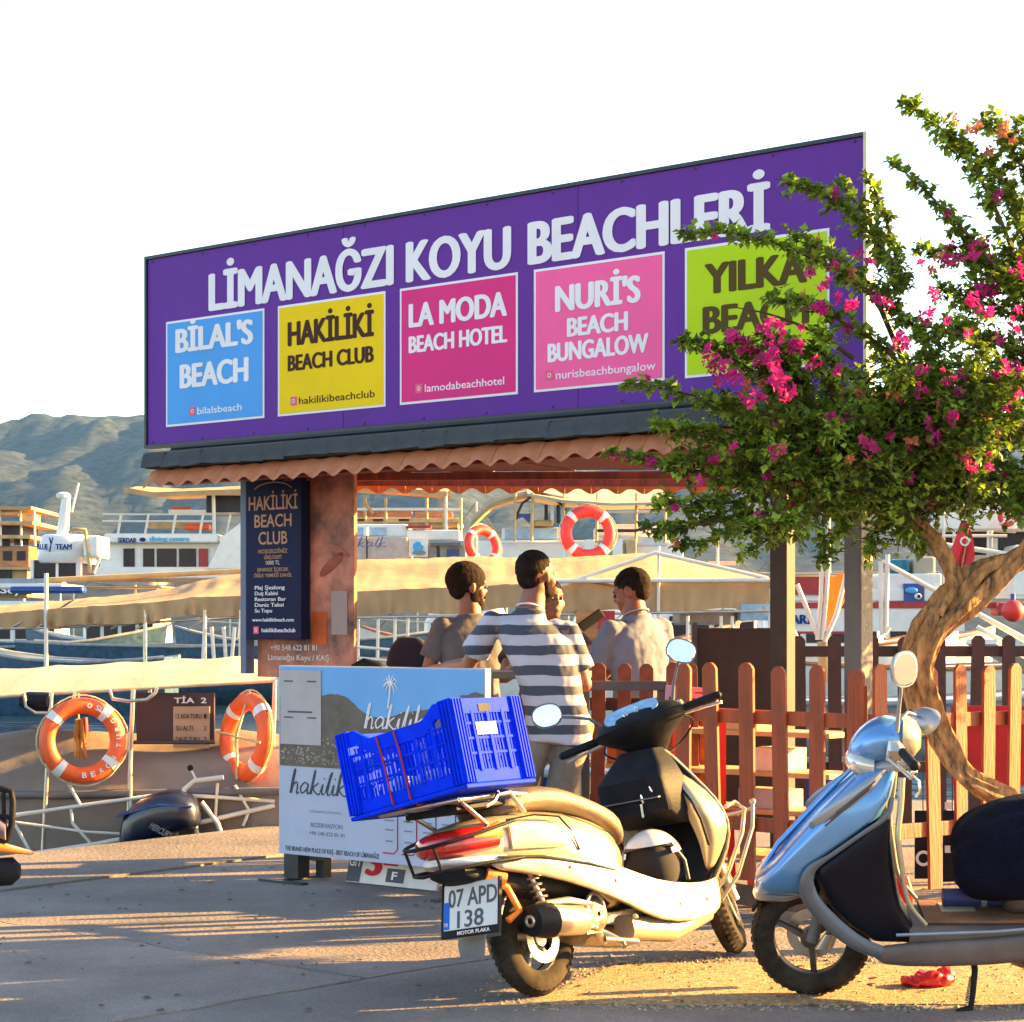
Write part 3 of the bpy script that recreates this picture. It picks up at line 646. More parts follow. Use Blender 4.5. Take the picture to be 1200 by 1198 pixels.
# handlebar, turned with the fork
h = MB(); h.ring_list([((.98, 0, .86), (.05, 0, 0), (0, .055, 0), 3), ((.95, 0, .93), (.075, 0, 0), (0, .09, 0), 3), ((.91, 0, .975), (.125, 0, 0), (0, .175, 0), 3), ((.905, 0, 1.01), (.145, 0, 0), (0, .215, 0), 2.8), ((.925, 0, 1.05), (.125, 0, 0), (0, .185, 0), 2.6), ((.95, 0, 1.08), (.08, 0, 0), (0, .12, 0), 2.4), ((.97, 0, 1.095), (.03, 0, 0), (0, .05, 0), 2.2)], 24)
h.v = [steer1(v) for v in h.v]; hd = obj('handlebar_cover', h, m_blackp, sc, 50, sub=1)
hf = MB(); hf.ring_list([((1.035, 0, .93), (.03, 0, 0), (0, .07, 0), 3), ((1.05, 0, .99), (.045, 0, 0), (0, .12, 0), 2.6), ((1.04, 0, 1.04), (.04, 0, 0), (0, .11, 0), 2.6), ((1.01, 0, 1.07), (.03, 0, 0), (0, .08, 0), 2.5)], 20)
hf.v = [steer1(v) for v in hf.v]; obj('front_cowl', hf, m_pearl, hd, 50)
dl = MB(); nd = Vector((-.62, 0, .78)).normalized()
dcen = Vector((.835, .01, 1.055)); dl.rings([sec(dcen+nd*k, Vector((0, .12, 0)), Vector((.78, 0, .62))*.06, 3, 22) for k in (-.02, .006, .009)])
dl.v = [steer1(v) for v in dl.v]; obj('dial_hood', MB().ball(steer1((.97, 0, 1.06)), (.05, .08, .03), 14), m_blackp, hd, 60); obj('speedometer_glass', dl, mat('dial_glass', (.16, .33, .5), .08, var=.25, scale=20, coat=1), hd, 30)
dr = MB(); dr.torus(.034, .003, frame(dcen+nd*.0095, (0, 1, 0), nd), 24, 5); dr.torus(.022, .002, frame(dcen+nd*.0095, (0, 1, 0), nd), 20, 5); dr.v = [steer1(v) for v in dr.v]; obj('dial_ring', dr, m_chr, hd, 50)
for sg in (-1, 1):
    gp = MB(); gp.tube([(.93, sg*.13, 1.0), (.91, sg*.2, 1.01)], .014, 10); gp.tube([(.912, sg*.2, 1.01), (.87, sg*.345, 1.0)], [.018, .018], 12); gp.ball((.868, sg*.35, 1.0), .017); gp.v = [steer1(v) for v in gp.v]
    obj('grip', gp, m_blackp, hd, 50)
    lv = MB(); lv.tube([(.965, sg*.15, 1.0), (.97, sg*.2, .995), (.945, sg*.28, .985), (.92, sg*.35, .975)], [.008, .007, .006, .007], 8); lv.v = [steer1(v) for v in lv.v]; obj('brake_lever', lv, m_alu, hd, 50)
    mb_ = steer1((.96, sg*.15, 1.05)); mh = steer1((.90, -.27, 1.235)) if sg < 0 else steer1((.90, .36, 1.19))
    mirror(hd, mb_, mh, (Vector((-.75, -.62, .05)) if sg < 0 else Vector((-.72, -.6, .02))), m_greyp, .062, .05, sl=(.5 if sg < 0 else -.1))
sw_ = MB().span((.87, -.2, 1.015), (.94, -.15, 1.045)); sw_.v = [steer1(v) for v in sw_.v]; obj('switch_box', sw_, m_pearl, hd, 0, .006)
fk = MB(); fk.tube([(.98, 0, .86), (1.08, 0, .62)], .024, 10)
for sg in (-1, 1): fk.tube([(1.12, sg*.065, .52), (1.255, sg*.07, .215)], [.018, .022], 10)
fk.v = [steer1(v) for v in fk.v]; obj('fork', fk, m_alu, sc, 50)
fe = MB(); rs = []
for k in range(9):
    t = R(20+k*17); rs.append([steer1((1.28+.245*math.cos(t)-0, y, .215+.245*math.sin(t)-abs(y/.065)**3*.02)) for y in (-.065, -.045, 0, .045, .065)]+[steer1((1.28+.235*math.cos(t), y, .215+.235*math.sin(t)-abs(y/.065)**3*.02)) for y in (.063, .045, 0, -.045, -.063)])
fe.rings(rs); obj('front_fender', fe, m_pearl, sc, 50)
# cables, seams, bolts
for sg, yy in ((-1, -.1), (1, .1)):
    cbl = MB(); cbl.tube(smooth_path_([steer1((.94, yy*1.6, 1.0)), steer1((1.02, yy*2.0, .96)), steer1((1.04, yy*1.2, .90)), Vector((.98, yy*.3, .86))], 5), .0045, 6); obj('cable', cbl, m_blackp, sc, 60)
for sg in (-1, 1):
    sm = MB(); sm.tube([(.46, sg*.162, .545), (.40, sg*.182, .46), (.36, sg*.197, .40)], .0025, 5); obj('panel_seam', sm, m_blackp, sc)
    sm = MB(); sm.tube([(.06, sg*.17, .672), (.2, sg*.187, .62), (.34, sg*.185, .57), (.46, sg*.158, .52)], .002, 5); obj('panel_seam', sm, m_blackp, sc)
    for (x, z, y) in ((.70, .255, .2075), (.9, .255, .202), (.05, .462, .2075), (.3, .385, .214)): obj('bolt', MB().lathe([(.007, 0), (.007, .003), (.004, .005), (.0005, .005)], 10, T(x, sg*y, z) @ rot(R(90 if sg < 0 else -90), 'X')), m_steel, sc, 40)
# seat
st = MB(); st.ring_list([((-.22, 0, .70), (0, .10, 0), (0, 0, .025), 3), ((-.17, 0, .725), (0, .135, 0), (0, 0, .045), 3), ((-.02, 0, .745), (0, .15, 0), (0, 0, .05), 3), ((.14, 0, .73), (0, .155, 0), (0, 0, .055), 3), ((.28, 0, .685), (0, .16, 0), (0, 0, .05), 3), ((.42, 0, .64), (0, .145, 0), (0, 0, .05), 3),
    ((.53, 0, .595), (0, .11, 0), (0, 0, .06), 2.8), ((.585, 0, .55), (0, .07, 0), (0, 0, .05), 2.6)], 24)
obj('seat', st, m_seat, sc, 60, sub=1)
# tail light, indicators, grab rail, crash bar, plate, mudguard
t2 = MB(); t2.ring_list([((-.50, 0, .60), (0, .03, 0), (0, 0, .022), 2.6), ((-.475, 0, .603), (0, .09, 0), (0, 0, .043), 2.9), ((-.40, 0, .606), (0, .139, 0), (0, 0, .056), 2.9), ((-.33, 0, .608), (0, .158, 0), (0, 0, .058), 2.9), ((-.285, 0, .608), (0, .164, 0), (0, 0, .056), 2.9)], 26); obj('tail_light', t2, m_redl, sc, 50)
for sg in (-1, 1):
    i_ = MB(); i_.ring_list([((-.40, sg*.12, .618), (0, .022, 0), (0, 0, .006), 2.5), ((-.33, sg*.142, .625), (0, .022, 0), (0, 0, .025), 2.5), ((-.27, sg*.15, .632), (0, .018, 0), (0, 0, .034), 2.5)], 12); obj('indicator', i_, m_amb, sc, 50)
bb = MB(); bb.ring_list([((-.49, 0, .545), (0, .05, 0), (0, 0, .012), 2.6), ((-.40, 0, .535), (0, .13, 0), (0, 0, .02), 2.8), ((-.25, 0, .53), (0, .155, 0), (0, 0, .02), 2.8)], 20); obj('rear_bumper', bb, mat('white_reflector', (.6, .6, .62), .3), sc, 50)
cb = MB(); pts = []
for k in range(25):
    t = math.pi*(-.5+k/24); pts.append((-.22-.36*math.cos(t), .185*math.sin(t), .66-.06*math.cos(t)))
cb.tube(pts, .007, 8); pts2 = [(p[0]+.03, p[1]*.98, .50+.02*abs(p[1])/.18) for p in pts]; cb.tube(pts2, .007, 8)
cb.tube([pts[9], pts2[9]], .006, 6); cb.tube([pts[15], pts2[15]], .006, 6)
obj('rear_guard', cb, m_blackp, sc, 60)
um = MB(); um.ring_list([((-.42, 0, .50), (0, .09, 0), (0, 0, .02), 3), ((-.2, 0, .45), (0, .12, 0), (0, 0, .06), 3), ((.1, 0, .42), (0, .13, 0), (0, 0, .08), 3), ((.4, 0, .38), (0, .11, 0), (0, 0, .1), 3)], 16); obj('under_tail', um, m_blackp, sc, 50)
PM = T(-.375, -.05, .378) @ rot(R(-90), 'Z') @ rot(R(-14), 'X')
pl_ = obj('number_plate', MB().span((-.135, 0, -.085), (.135, .008, .085)), mat('plate_white', (.55, .55, .56), .35, var=.05), sc, 0, .003); pl_.matrix_local = PM
pf = obj('plate_frame', MB().span((-.142, -.004, -.112), (.142, .012, -.086)).span((-.142, -.004, -.0855), (-.136, .012, .09)).span((.136, -.004, -.0855), (.142, .012, .09)), m_blackp, pl_, 0)
lettering('07 APD', .01, .0, .24, .068, -.0005, m_ink, pl_, .012); lettering('138', .0, -.078, .13, .064, -.0005, m_ink, pl_, .012)
quad(pl_, 'blue_band', -.134, -.08, -.105, .02, -.0005, print_mat('plate_blue', (.02, .12, .5)), .002)
lettering('TR', -.119, -.07, .02, .014, -.003, m_white, pl_)
lettering('MOTOR PLAKA', .02, -.106, .16, .014, -.0045, m_white, pl_, .01)
mg = MB(); mg.ring_list([((-.31, 0, .32), (.008, 0, 0), (0, .07, 0), 4), ((-.345, 0, .24), (.008, 0, 0), (0, .068, 0), 4), ((-.35, 0, .19), (.006, 0, 0), (0, .06, 0), 4)], 14); obj('mud_flap', mg, m_greyp, sc, 40)
pb_ = MB(); pb_.tube([(-.3, -.06, .47), (-.24, -.12, .42), (-.2, -.13, .33), (-.25, -.11, .3)], .014, 8).tube([(-.32, -.1, .48), (-.26, -.135, .45)], .024, 10); obj('rear_indicator', pb_, m_amb, sc, 50)
hg = MB(); rs = []
for k in range(12):
    t = R(40+k*12); rr = .255; rs.append([(rr*math.cos(t), y, .215+rr*math.sin(t)) for y in (-.06, 0, .06)]+[((rr-.008)*math.cos(t), y, .215+(rr-.008)*math.sin(t)) for y in (.06, 0, -.06)])
hg.rings(rs); obj('rear_fender', hg, m_greyp, sc, 50)
# engine, exhaust, shock, stand
en = MB(); en.ring_list([((-.12, .08, .24), (0, .045, 0), (0, 0, .08), 3), ((.1, .08, .25), (0, .05, 0), (0, 0, .1), 3), ((.35, .07, .25), (0, .05, 0), (0, 0, .08), 3)], 14); en.ball((.2, -.02, .26), (.13, .12, .1)); en.lathe([(.07, 0), (.07, .03), (.05, .045), (.01, .045)], 16, T(.22, -.12, .27) @ rot(R(90), 'X')); obj('engine', en, mat('engine_metal', (.14, .11, .08), .5, .6, var=.5, scale=20, bump=.6, dirt=.5), sc, 45)
fn = MB()
for k in range(9): fn.span((.15+k*.012, -.15, .2), (.154+k*.012, -.12, .33))
fn.torus(.05, .008, T(.21, -.16, .3) @ rot(R(90), 'X'), 20, 6); tag(obj('cooling_fins', fn, m_alu, sc, 0), kind='stuff')
ex = MB(); ex.ring_list([((-.19, -.165, .285), (0, .04, 0), (0, 0, .045), 2), ((-.185, -.165, .285), (0, .052, 0), (0, 0, .058), 2), ((-.12, -.165, .28), (0, .06, 0), (0, 0, .066), 2), ((-.08, -.165, .277), (0, .06, 0), (0, 0, .066), 2)], 22); obj('exhaust_end', ex, m_blackp, sc, 50)
ex = MB(); ex.ring_list([((-.08, -.165, .277), (0, .056, 0), (0, 0, .062), 2), ((.1, -.16, .26), (0, .055, 0), (0, 0, .058), 2), ((.17, -.15, .25), (0, .035, 0), (0, 0, .035), 2), ((.24, -.13, .22), (0, .02, 0), (0, 0, .02), 2)], 22); mf = obj('muffler', ex, m_steel, sc, 50)
ex = MB(); ex.tube([(.22, -.135, .225), (.3, -.1, .16), (.42, -.03, .17)], .016, 8); obj('exhaust_pipe', ex, m_steel, mf, 50)
hs = MB(); hs.ring_list([((-.11, -.165, .345), (0, .03, 0), (0, 0, .008), 2.5), ((.02, -.17, .34), (0, .04, 0), (0, 0, .014), 2.5), ((.15, -.165, .315), (0, .03, 0), (0, 0, .01), 2.5)], 12); obj('heat_shield', hs, m_pearl, mf, 50)
ex = MB(); ex.torus(.018, .006, T(-.193, -.165, .285) @ rot(R(90), 'Y'), 16, 6); obj('exhaust_tip', ex, m_steel, mf, 50)
sk = MB(); sk.tube([(-.02, -.13, .25), (-.12, -.12, .5)], .012, 8)
for k in range(7): sk.torus(.026, .005, T(-.05-.01*k, -.128, .32+.024*k), 14, 5)
obj('shock_absorber', sk, m_steel, sc, 50)
sn = MB(); sn.tube([(.32, .1, .16), (.36, .2, .09), (.38, .27, .05)], [.01, .009, .009], 8).tube([(.38, .27, .05), (.40, .30, .045)], .014, 8); obj('side_stand', sn, m_blackp, sc, 50)
ks = MB(); ks.tube([(.28, -.12, .2), (.33, -.17, .15), (.31, -.19, .13)], .011, 8).tube([(.25, -.15, .17), (.4, -.19, .14)], .012, 8); obj('kick_starter', ks, m_alu, sc, 50)
pg = MB().tube([(.4, -.18, .24), (.38, -.22, .235), (.36, -.225, .24)], .008, 6); obj('foot_peg', pg, m_alu, sc)
# front crash bars
for sg in (-1, 1):
    fb = MB(); fb.tube([(1.02, sg*.1, .24), (1.1, sg*.17, .33), (1.22, sg*.2, .5), (1.27, sg*.2, .6), (1.25, sg*.17, .635), (1.18, sg*.17, .62)], .010, 8); obj('crash_bar', fb, m_pearl, sc, 60)
    fb = MB(); fb.tube([(1.08, sg*.14, .24), (1.14, sg*.2, .33), (1.27, sg*.225, .52), (1.31, sg*.22, .62)], .009, 8).ball((1.31, sg*.22, .625), .015); obj('crash_bar', fb, m_pearl, sc, 60)
fb = MB(); fb.tube([(1.31, -.22, .6), (1.36, -.1, .59), (1.36, .1, .59), (1.31, .22, .6)], .009, 8); obj('crash_bar', fb, m_pearl, sc, 60)
# rack
rk = MB()
for y in (-.16, -.06, .06, .16): rk.tube([(-.05, y*.8, .755), (-.2, y, .765), (-.52, y, .755)], .008, 8)
rk.tube([(-.52, -.2, .753), (-.52, .2, .753)], .009, 8).tube([(-.3, -.2, .765), (-.3, .2, .765)], .008, 8)
for sg in (-1, 1):
    rk.tube([(-.52, sg*.2, .753), (-.2, sg*.17, .765), (-.1, sg*.14, .69)], .009, 8).tube([(-.45, sg*.14, .753), (-.3, sg*.12, .66)], .009, 8)
    rk.tube([(-.3, sg*.2, .765), (-.34, sg*.21, .735), (-.38, sg*.2, .72)], .007, 6)
obj('luggage_rack', rk, m_steel, sc, 60)
obj('rack_plate', MB().ring_list([((-.46, 0, .728), (0, .13, 0), (0, 0, .014), 4), ((-.2, 0, .735), (0, .14, 0), (0, 0, .016), 4)], 16), m_blackp, sc, 40)

# ---- the blue crate
m_crate = mat('blue_plastic', (.0, .03, .75), .6, var=.12, scale=10, spec=.04, dirt=.18)
CM = SM1 @ T(-.385, 0, .785) @ rot(R(-3.5), 'X')
cr = thing('plastic_crate', 'bright blue slatted plastic crate tied on the champagne scooter rack', 'crate', M=CM)
cw, cdp, ch = .285, .18, .305            # half width across, half depth, height
def wall_panel(name, Mw, half, nx, dip, skipmid=False):
    """local x along, z up, y outward; a frame of ribs with slots"""
    b = MB()
    b.add([(-half, -.006, 0), (half, -.006, 0), (half, .004, 0), (-half, .004, 0), (-half, -.006, .045), (half, -.006, .045), (half, .004, .045), (-half, .004, .045)], [(0, 3, 2, 1), (4, 5, 6, 7), (0, 1, 5, 4), (1, 2, 6, 5), (2, 3, 7, 6), (3, 0, 4, 7)])
    n = 16
    for i in range(n):                  # top rim, dipped in the middle
        xa, xb = -half+2*half*i/n, -half+2*half*(i+1)/n
        def zt(x): 
            q = abs(x)/half; return ch-dip*(1 if q < .55 else max(0, 1-(q-.55)/.16))
        za, zb_ = zt(xa), zt(xb)
        b.add([(xa, -.008, za-.055), (xb, -.008, zb_-.055), (xb, .008, zb_-.055), (xa, .008, za-.055), (xa, -.008, za), (xb, -.008, zb_), (xb, .008, zb_), (xa, .008, za)], [(0, 3, 2, 1), (4, 5, 6, 7), (0, 1, 5, 4), (2, 3, 7, 6), (1, 2, 6, 5), (3, 0, 4, 7)])
    for zz in (.1, .155, .21): b.span((-half, -.005, zz), (half, .006, zz+.009))
    for i in range(nx+1):
        x = -half+2*half*i/nx; b.span((x-.008, -.006, .04), (x+.008, .010, ch-dip-.045 if abs(x)/half < .6 else ch-.03))
    k = nx*5
    for i in range(k):
        x = -half+2*half*(i+.5)/k; b.span((x-.0032, -.003, .04), (x+.0032, .003, ch-dip-.04))
    o = obj(name, b, m_crate, cr, 0); o.matrix_local = Mw; return o
wall_panel('crate_side', T(0-cdp, 0, 0) @ rot(R(90), 'Z'), cw-.012, 6, .045)
wall_panel('crate_side', T(cdp, 0, 0) @ rot(R(-90), 'Z'), cw-.012, 6, .045)
wall_panel('crate_side', T(0, -cw, 0) @ rot(R(180), 'Z'), cdp-.012, 4, .0)
wall_panel('crate_side', T(0, cw, 0), cdp-.012, 4, .0)
for sx in (-1, 1):
    for sy in (-1, 1):
        b = MB(); b.prism([(sx*(cdp+.012), sy*(cw+.012)), (sx*(cdp-.045), sy*(cw+.012)), (sx*(cdp-.045), sy*(cw-.004)), (sx*(cdp-.006), sy*(cw-.006)), (sx*(cdp-.004), sy*(cw-.05)), (sx*(cdp+.012), sy*(cw-.05))], 0, ch+.004)
        for k in range(4):
            yy = sy*(cw-.045+k*.016); b.span((sx*(cdp+.012), yy-.003, .0), (sx*(cdp+.019), yy+.003, ch))
            xx = sx*(cdp-.04+k*.015); b.span((xx-.003, sy*(cw+.012), .0), (xx+.003, sy*(cw+.019), ch))
        obj('corner_post', b, m_crate, cr, 0)
b = MB().span((-cdp, -cw, -.004), (cdp, cw, .006)); b.span((-cdp-.012, -cw-.012, -.02), (cdp+.012, cw+.012, -.0045)); obj('crate_bottom', b, m_crate, cr, 0, .003)
for sg in (-1, 1):
    lb = obj('handle_slot', MB().span((-.045, cw+.0085 if sg > 0 else -cw-.0105, ch-.05), (.02, cw+.0105 if sg > 0 else -cw-.0085, ch-.022)), print_mat('slot_dark', (.004, .005, .02)), cr, 0)
quad(cr, 'paper_label', -.08, .17, .03, .215, -cw-.011, print_mat('label_paper', (.6, .62, .8), .4), .002)
# red straps round the crate and things inside
for y in (.09, -.0):
    s_ = MB(); s_.tube([(-cdp-.013, y, ch-.05), (-cdp-.012, y-.01, .18), (-cdp-.013, y-.02, .0), (-cdp+.02, y-.02, -.024), (cdp, y-.02, -.024)], .004, 6); obj('strap', s_, mat('red_strap', (.3, .015, .02), .7), cr)
gd = thing('crate_contents', 'crumpled white bag and papers lying inside the blue crate', 'bag', M=CM)
b = MB()
for k in range(9):
    b.ball((random.uniform(-.1, .1), random.uniform(-.1, .22), random.uniform(.04, .07)), (random.uniform(.04, .07), random.uniform(.05, .09), random.uniform(.03, .06)), 10)
bo = obj('white_bag', b, mat('bag_plastic', (.5, .52, .6), .4, var=.3), gd)
rmsh = bo.modifiers.new('one', 'REMESH'); rmsh.mode = 'VOXEL'; rmsh.voxel_size = .01

# ---- helmet on the floorboard
HMt = SM1 @ T(.735, -.075, .425) @ rot(R(-150), 'Z') @ rot(R(6), 'Y')
hl = thing('helmet', 'open face white helmet with dark lining on the champagne scooter floor', 'helmet', M=HMt)
def dome(r, cut, n=28, m=16, th=0):
    b = MB(); rows = []
    for j in range(m+1):
        ph = math.pi*.5-(math.pi*.80)*j/m; row = []
        for k in range(n): 
            t = 2*math.pi*k/n; row.append(Vector((r*1.08*math.cos(ph)*math.cos(t), r*.95*math.cos(ph)*math.sin(t), r*1.05*math.sin(ph))))
        rows.append(row)
    for j in range(m):
        for k in range(n):
            q = [rows[j][k], rows[j][(k+1) % n], rows[j+1][(k+1) % n], rows[j+1][k]]; c = sum(q, Vector())/4
            if c.x > cut and c.z < r*(.62 if abs(c.y) < r*.7 else .3): continue
            b.f.append((j*n+k, j*n+(k+1) % n, (j+1)*n+(k+1) % n, (j+1)*n+k))
    b.v = [p for r_ in rows for p in r_]; return b
o = obj('shell', dome(.138, -.005), mat('white_helmet', (.68, .62, .55), .2, coat=1), hl, 60)
obj('lining', MB().ball((0, 0, -.005), (.128, .113, .125), 22), mat('helmet_lining', (.012, .01, .014), .95), hl, 60)
vz = MB(); vz.tube([(.0, -.132, -.08), (.01, -.13, .0), (.045, -.095, .075), (.105, 0, .092), (.045, .095, .075), (.01, .13, .0), (.0, .132, -.08)], .008, 8); obj('rim_trim', vz, m_greyp, hl, 60)
sp = MB(); sp.tube([(.03, -.1, -.09), (.06, -.05, -.13), (.06, .05, -.13), (.03, .1, -.09)], .007, 6); obj('chin_strap', sp, m_blackp, hl, 60)
# ---- the silver blue scooter
m_blue = mat('sky_tinted_silver_paint', (.10, .27, .56), .28, .4, var=.08, scale=3, coat=.7)  # silver paint with the sky's blue reflection put into its colour
m_silv = mat('silver_paint', (.27, .30, .35), .36, .35, var=.08, coat=.3)
m_brng = mat('dusty_brown_plastic', (.1, .075, .07), .5, .1, var=.25, scale=5, dirt=.3)
S2 = (2.37, 7.62, 0)
SM2 = T(*S2) @ rot(R(174.5), 'Z') @ rot(R(-7), 'X')
s2 = thing('scooter', 'silver blue scooter with black leg shield and dark seat cover at the right edge', 'scooter', M=SM2)
ST2 = T(1.0, 0, .7) @ rot(R(-8), 'Z') @ T(-1.0, 0, -.7)
def steer2(p): return ST2 @ Vector(p)
wheel(s2, 0, .215, .215, .1, m_greyp); wheel(s2, 1.25, .222, .222, .092, mat('dark_wheel', (.09, .075, .06), .45, .5, var=.3, dirt=.3), ST2, 3)
ap = MB()
ap.ring_list([((1.3550, 0, 0.405), (0.0850, 0, 0), (0, 0.070, 0), 5), ((1.3590, 0, 0.425), (0.0990, 0, 0), (0, 0.125, 0), 5), ((1.3500, 0, 0.475), (0.1000, 0, 0), (0, 0.165, 0), 5), ((1.3200, 0, 0.540), (0.0700, 0, 0), (0, 0.182, 0), 5), ((1.2575, 0, 0.600), (0.0875, 0, 0), (0, 0.190, 0), 5), ((1.1925, 0, 0.660), (0.1025, 0, 0), (0, 0.195, 0), 5), ((1.1175, 0, 0.730), (0.1175, 0, 0), (0, 0.195, 0), 5), ((1.0650, 0, 0.800), (0.1000, 0, 0), (0, 0.180, 0), 5), ((1.0125, 0, 0.880), (0.0675, 0, 0), (0, 0.145, 0), 5), ((0.9750, 0, 0.930), (0.0450, 0, 0), (0, 0.100, 0), 4)], 44)
obj('front_apron', ap, m_blue, s2, 50)
cr_ = MB(); cr_.tube([(1.455, 0, .45), (1.37, 0, .59), (1.27, 0, .70), (1.17, 0, .81), (1.09, 0, .885)], [.006, .012, .014, .012, .006], 6); obj('apron_crease', cr_, m_blue, s2, 60)
for sg in (-1, 1):
    pn = MB(); pn.ring_list([((1.235, sg*.183, .70), (.03, 0, .0), (0, .016, .02), 3), ((1.17, sg*.186, .75), (.06, 0, -.02), (0, .016, .032), 3), ((1.08, sg*.174, .825), (.05, 0, -.02), (0, .016, .028), 3), ((1.01, sg*.145, .885), (.02, 0, -.01), (0, .006, .012), 3)], 14); obj('silver_panel', pn, m_silv, s2, 60)
    for k in range(3):
        gr = MB(); gr.tube([(1.21-.02*k, sg*.198, .70+.025*k), (1.13-.02*k, sg*.198, .77+.022*k), (1.05-.01*k, sg*.182, .835+.015*k)], .0035, 5); obj('vent_slot', gr, m_brng, s2)
lettering('SPIRIT', 1.06, 0, .1, .018, 0, m_ink, s2, .01) if False else None
fd = MB(); rs = []
for k in range(10):
    t = R(30+k*13); rs.append([steer2((1.25+.25*math.cos(t), y, .222+.25*math.sin(t)-abs(y/.06)**3*.02)) for y in (-.06, -.04, 0, .04, .06)]+[steer2((1.25+.24*math.cos(t), y, .222+.24*math.sin(t)-abs(y/.06)**3*.02)) for y in (.058, .04, 0, -.04, -.058)])
fd.rings(rs); obj('front_fender', fd, m_blackp, s2, 50)
lip = MB(); lip.ring_list([((1.385, 0, .385), (.075, 0, 0), (0, .08, 0), 2.6), ((1.37, 0, .40), (.095, 0, 0), (0, .105, 0), 2.6), ((1.36, 0, .418), (.1, 0, 0), (0, .115, 0), 2.6)], 24); obj('apron_lip', lip, m_silv, s2, 50)
# black leg shield and its silver lower edge
ls = MB(); ls.ring_list([((0.9450, 0, 0.265), (0.0950, 0, 0), (0, 0.175, 0), 6), ((1.0000, 0, 0.320), (0.1200, 0, 0), (0, 0.192, 0), 6), ((1.0625, 0, 0.400), (0.1375, 0, 0), (0, 0.200, 0), 6), ((1.0975, 0, 0.500), (0.1525, 0, 0), (0, 0.203, 0), 6), ((1.1000, 0, 0.540), (0.1500, 0, 0), (0, 0.205, 0), 6), ((1.0650, 0, 0.600), (0.1050, 0, 0), (0, 0.205, 0), 6), ((1.0275, 0, 0.660), (0.0625, 0, 0), (0, 0.203, 0), 6), ((0.9850, 0, 0.725), (0.0150, 0, 0), (0, 0.190, 0), 5)], 44)
obj('leg_shield', ls, mat('glossy_black', (.003, .004, .010), .4, var=.3, spec=.15), s2, 40)
for sg in (-1, 1):
    ed = MB(); ed.tube(smooth_path_([Vector(q_) for q_ in [(.965, sg*.16, .80), (.985, sg*.195, .74), (1.085, sg*.2, .665), (1.18, sg*.2, .595), (1.262, sg*.195, .53), (1.265, sg*.19, .44), (1.19, sg*.195, .345), (1.08, sg*.2, .26), (.95, sg*.2, .215)]], 5), [.009+.022*max(0, min(1, (i_-16)/8))*(1-.3*max(0, (i_-32)/8)) for i_ in range(41)], 10); ed.v = [Vector((v.x, sg*.19+(v.y-sg*.19)*.45, v.z)) for v in ed.v]; obj('shield_edge', ed, mat('gunmetal_paint', (.10, .11, .13), .4, .3, var=.15), s2, 60)
    inn = MB(); inn.tube(smooth_path_([Vector(q_) for q_ in [(.93, sg*.14, .87), (.935, sg*.16, .77), (.945, sg*.185, .66), (.93, sg*.195, .54), (.905, sg*.195, .42), (.84, sg*.19, .335)]], 5), [.013-.005*i_/25 for i_ in range(26)], 8); obj('inner_trim', inn, m_pearl, s2, 60)
fb = MB(); fb.ring_list([((.30, 0, .29), (0, .18, 0), (0, 0, .05), 5), ((.6, 0, .29), (0, .19, 0), (0, 0, .045), 5), ((.9, 0, .28), (0, .19, 0), (0, 0, .045), 5)], 20); obj('floorboard', fb, m_brng, s2, 40)
for sg in (-1, 1):
    fr2 = MB(); fr2.ring_list([((.1, sg*.17, .33), (0, .025, 0), (0, 0, .05), 3), ((.4, sg*.195, .26), (0, .028, 0), (0, 0, .055), 3), ((.8, sg*.2, .225), (0, .026, 0), (0, 0, .05), 3), ((1.05, sg*.19, .22), (0, .02, 0), (0, 0, .04), 3)], 12); obj('lower_fairing', fr2, m_brng, s2, 50, sub=1)
    ln = MB(); ln.tube([(.3, sg*.2, .345), (.6, sg*.21, .318), (.95, sg*.208, .30)], .006, 6); obj('floor_trim', ln, m_silv, s2)
mt_ = MB().ring_list([((.35, 0, .345), (0, .15, 0), (0, 0, .012), 5), ((.6, 0, .34), (0, .16, 0), (0, 0, .010), 5), ((.84, 0, .335), (0, .15, 0), (0, 0, .01), 5)], 16); obj('floor_mat', mt_, mat('brown_mat', (.16, .07, .035), .8, var=.3, bump=.6), s2, 40)
# seat box, rear body, tail
rb = MB(); rb.ring_list([((.56, 0, .44), (0, .12, 0), (0, 0, .11), 3), ((.48, 0, .48), (0, .15, 0), (0, 0, .14), 3), ((.2, 0, .55), (0, .185, 0), (0, 0, .15), 3), ((-.1, 0, .62), (0, .18, 0), (0, 0, .12), 3), ((-.35, 0, .66), (0, .13, 0), (0, 0, .08), 3), ((-.45, 0, .67), (0, .08, 0), (0, 0, .05), 3)], 24); obj('rear_body', rb, m_brng, s2, 50, sub=1)
stt = MB(); stt.ring_list([((.6, 0, .60), (0, .09, 0), (0, 0, .06), 2.6), ((.5, 0, .65), (0, .14, 0), (0, 0, .07), 2.6), ((.2, 0, .70), (0, .16, 0), (0, 0, .06), 2.6), ((-.1, 0, .75), (0, .15, 0), (0, 0, .06), 2.6), ((-.3, 0, .77), (0, .1, 0), (0, 0, .04), 2.6)], 20); obj('seat', stt, m_blackp, s2, 60)
t_ = MB(); t_.ring_list([((-.43, 0, .66), (0, .09, 0), (0, 0, .05), 2.6), ((-.48, 0, .66), (0, .06, 0), (0, 0, .03), 2.6)], 16); obj('tail_light', t_, m_redl, s2, 50)
en = MB(); en.ring_list([((-.1, .08, .22), (0, .05, 0), (0, 0, .07), 3), ((.15, .09, .24), (0, .055, 0), (0, 0, .09), 3), ((.4, .08, .22), (0, .05, 0), (0, 0, .07), 3)], 14); en.ball((.45, .04, .2), (.1, .12, .06)); obj('engine', en, mat('engine_metal', .1), s2, 45)
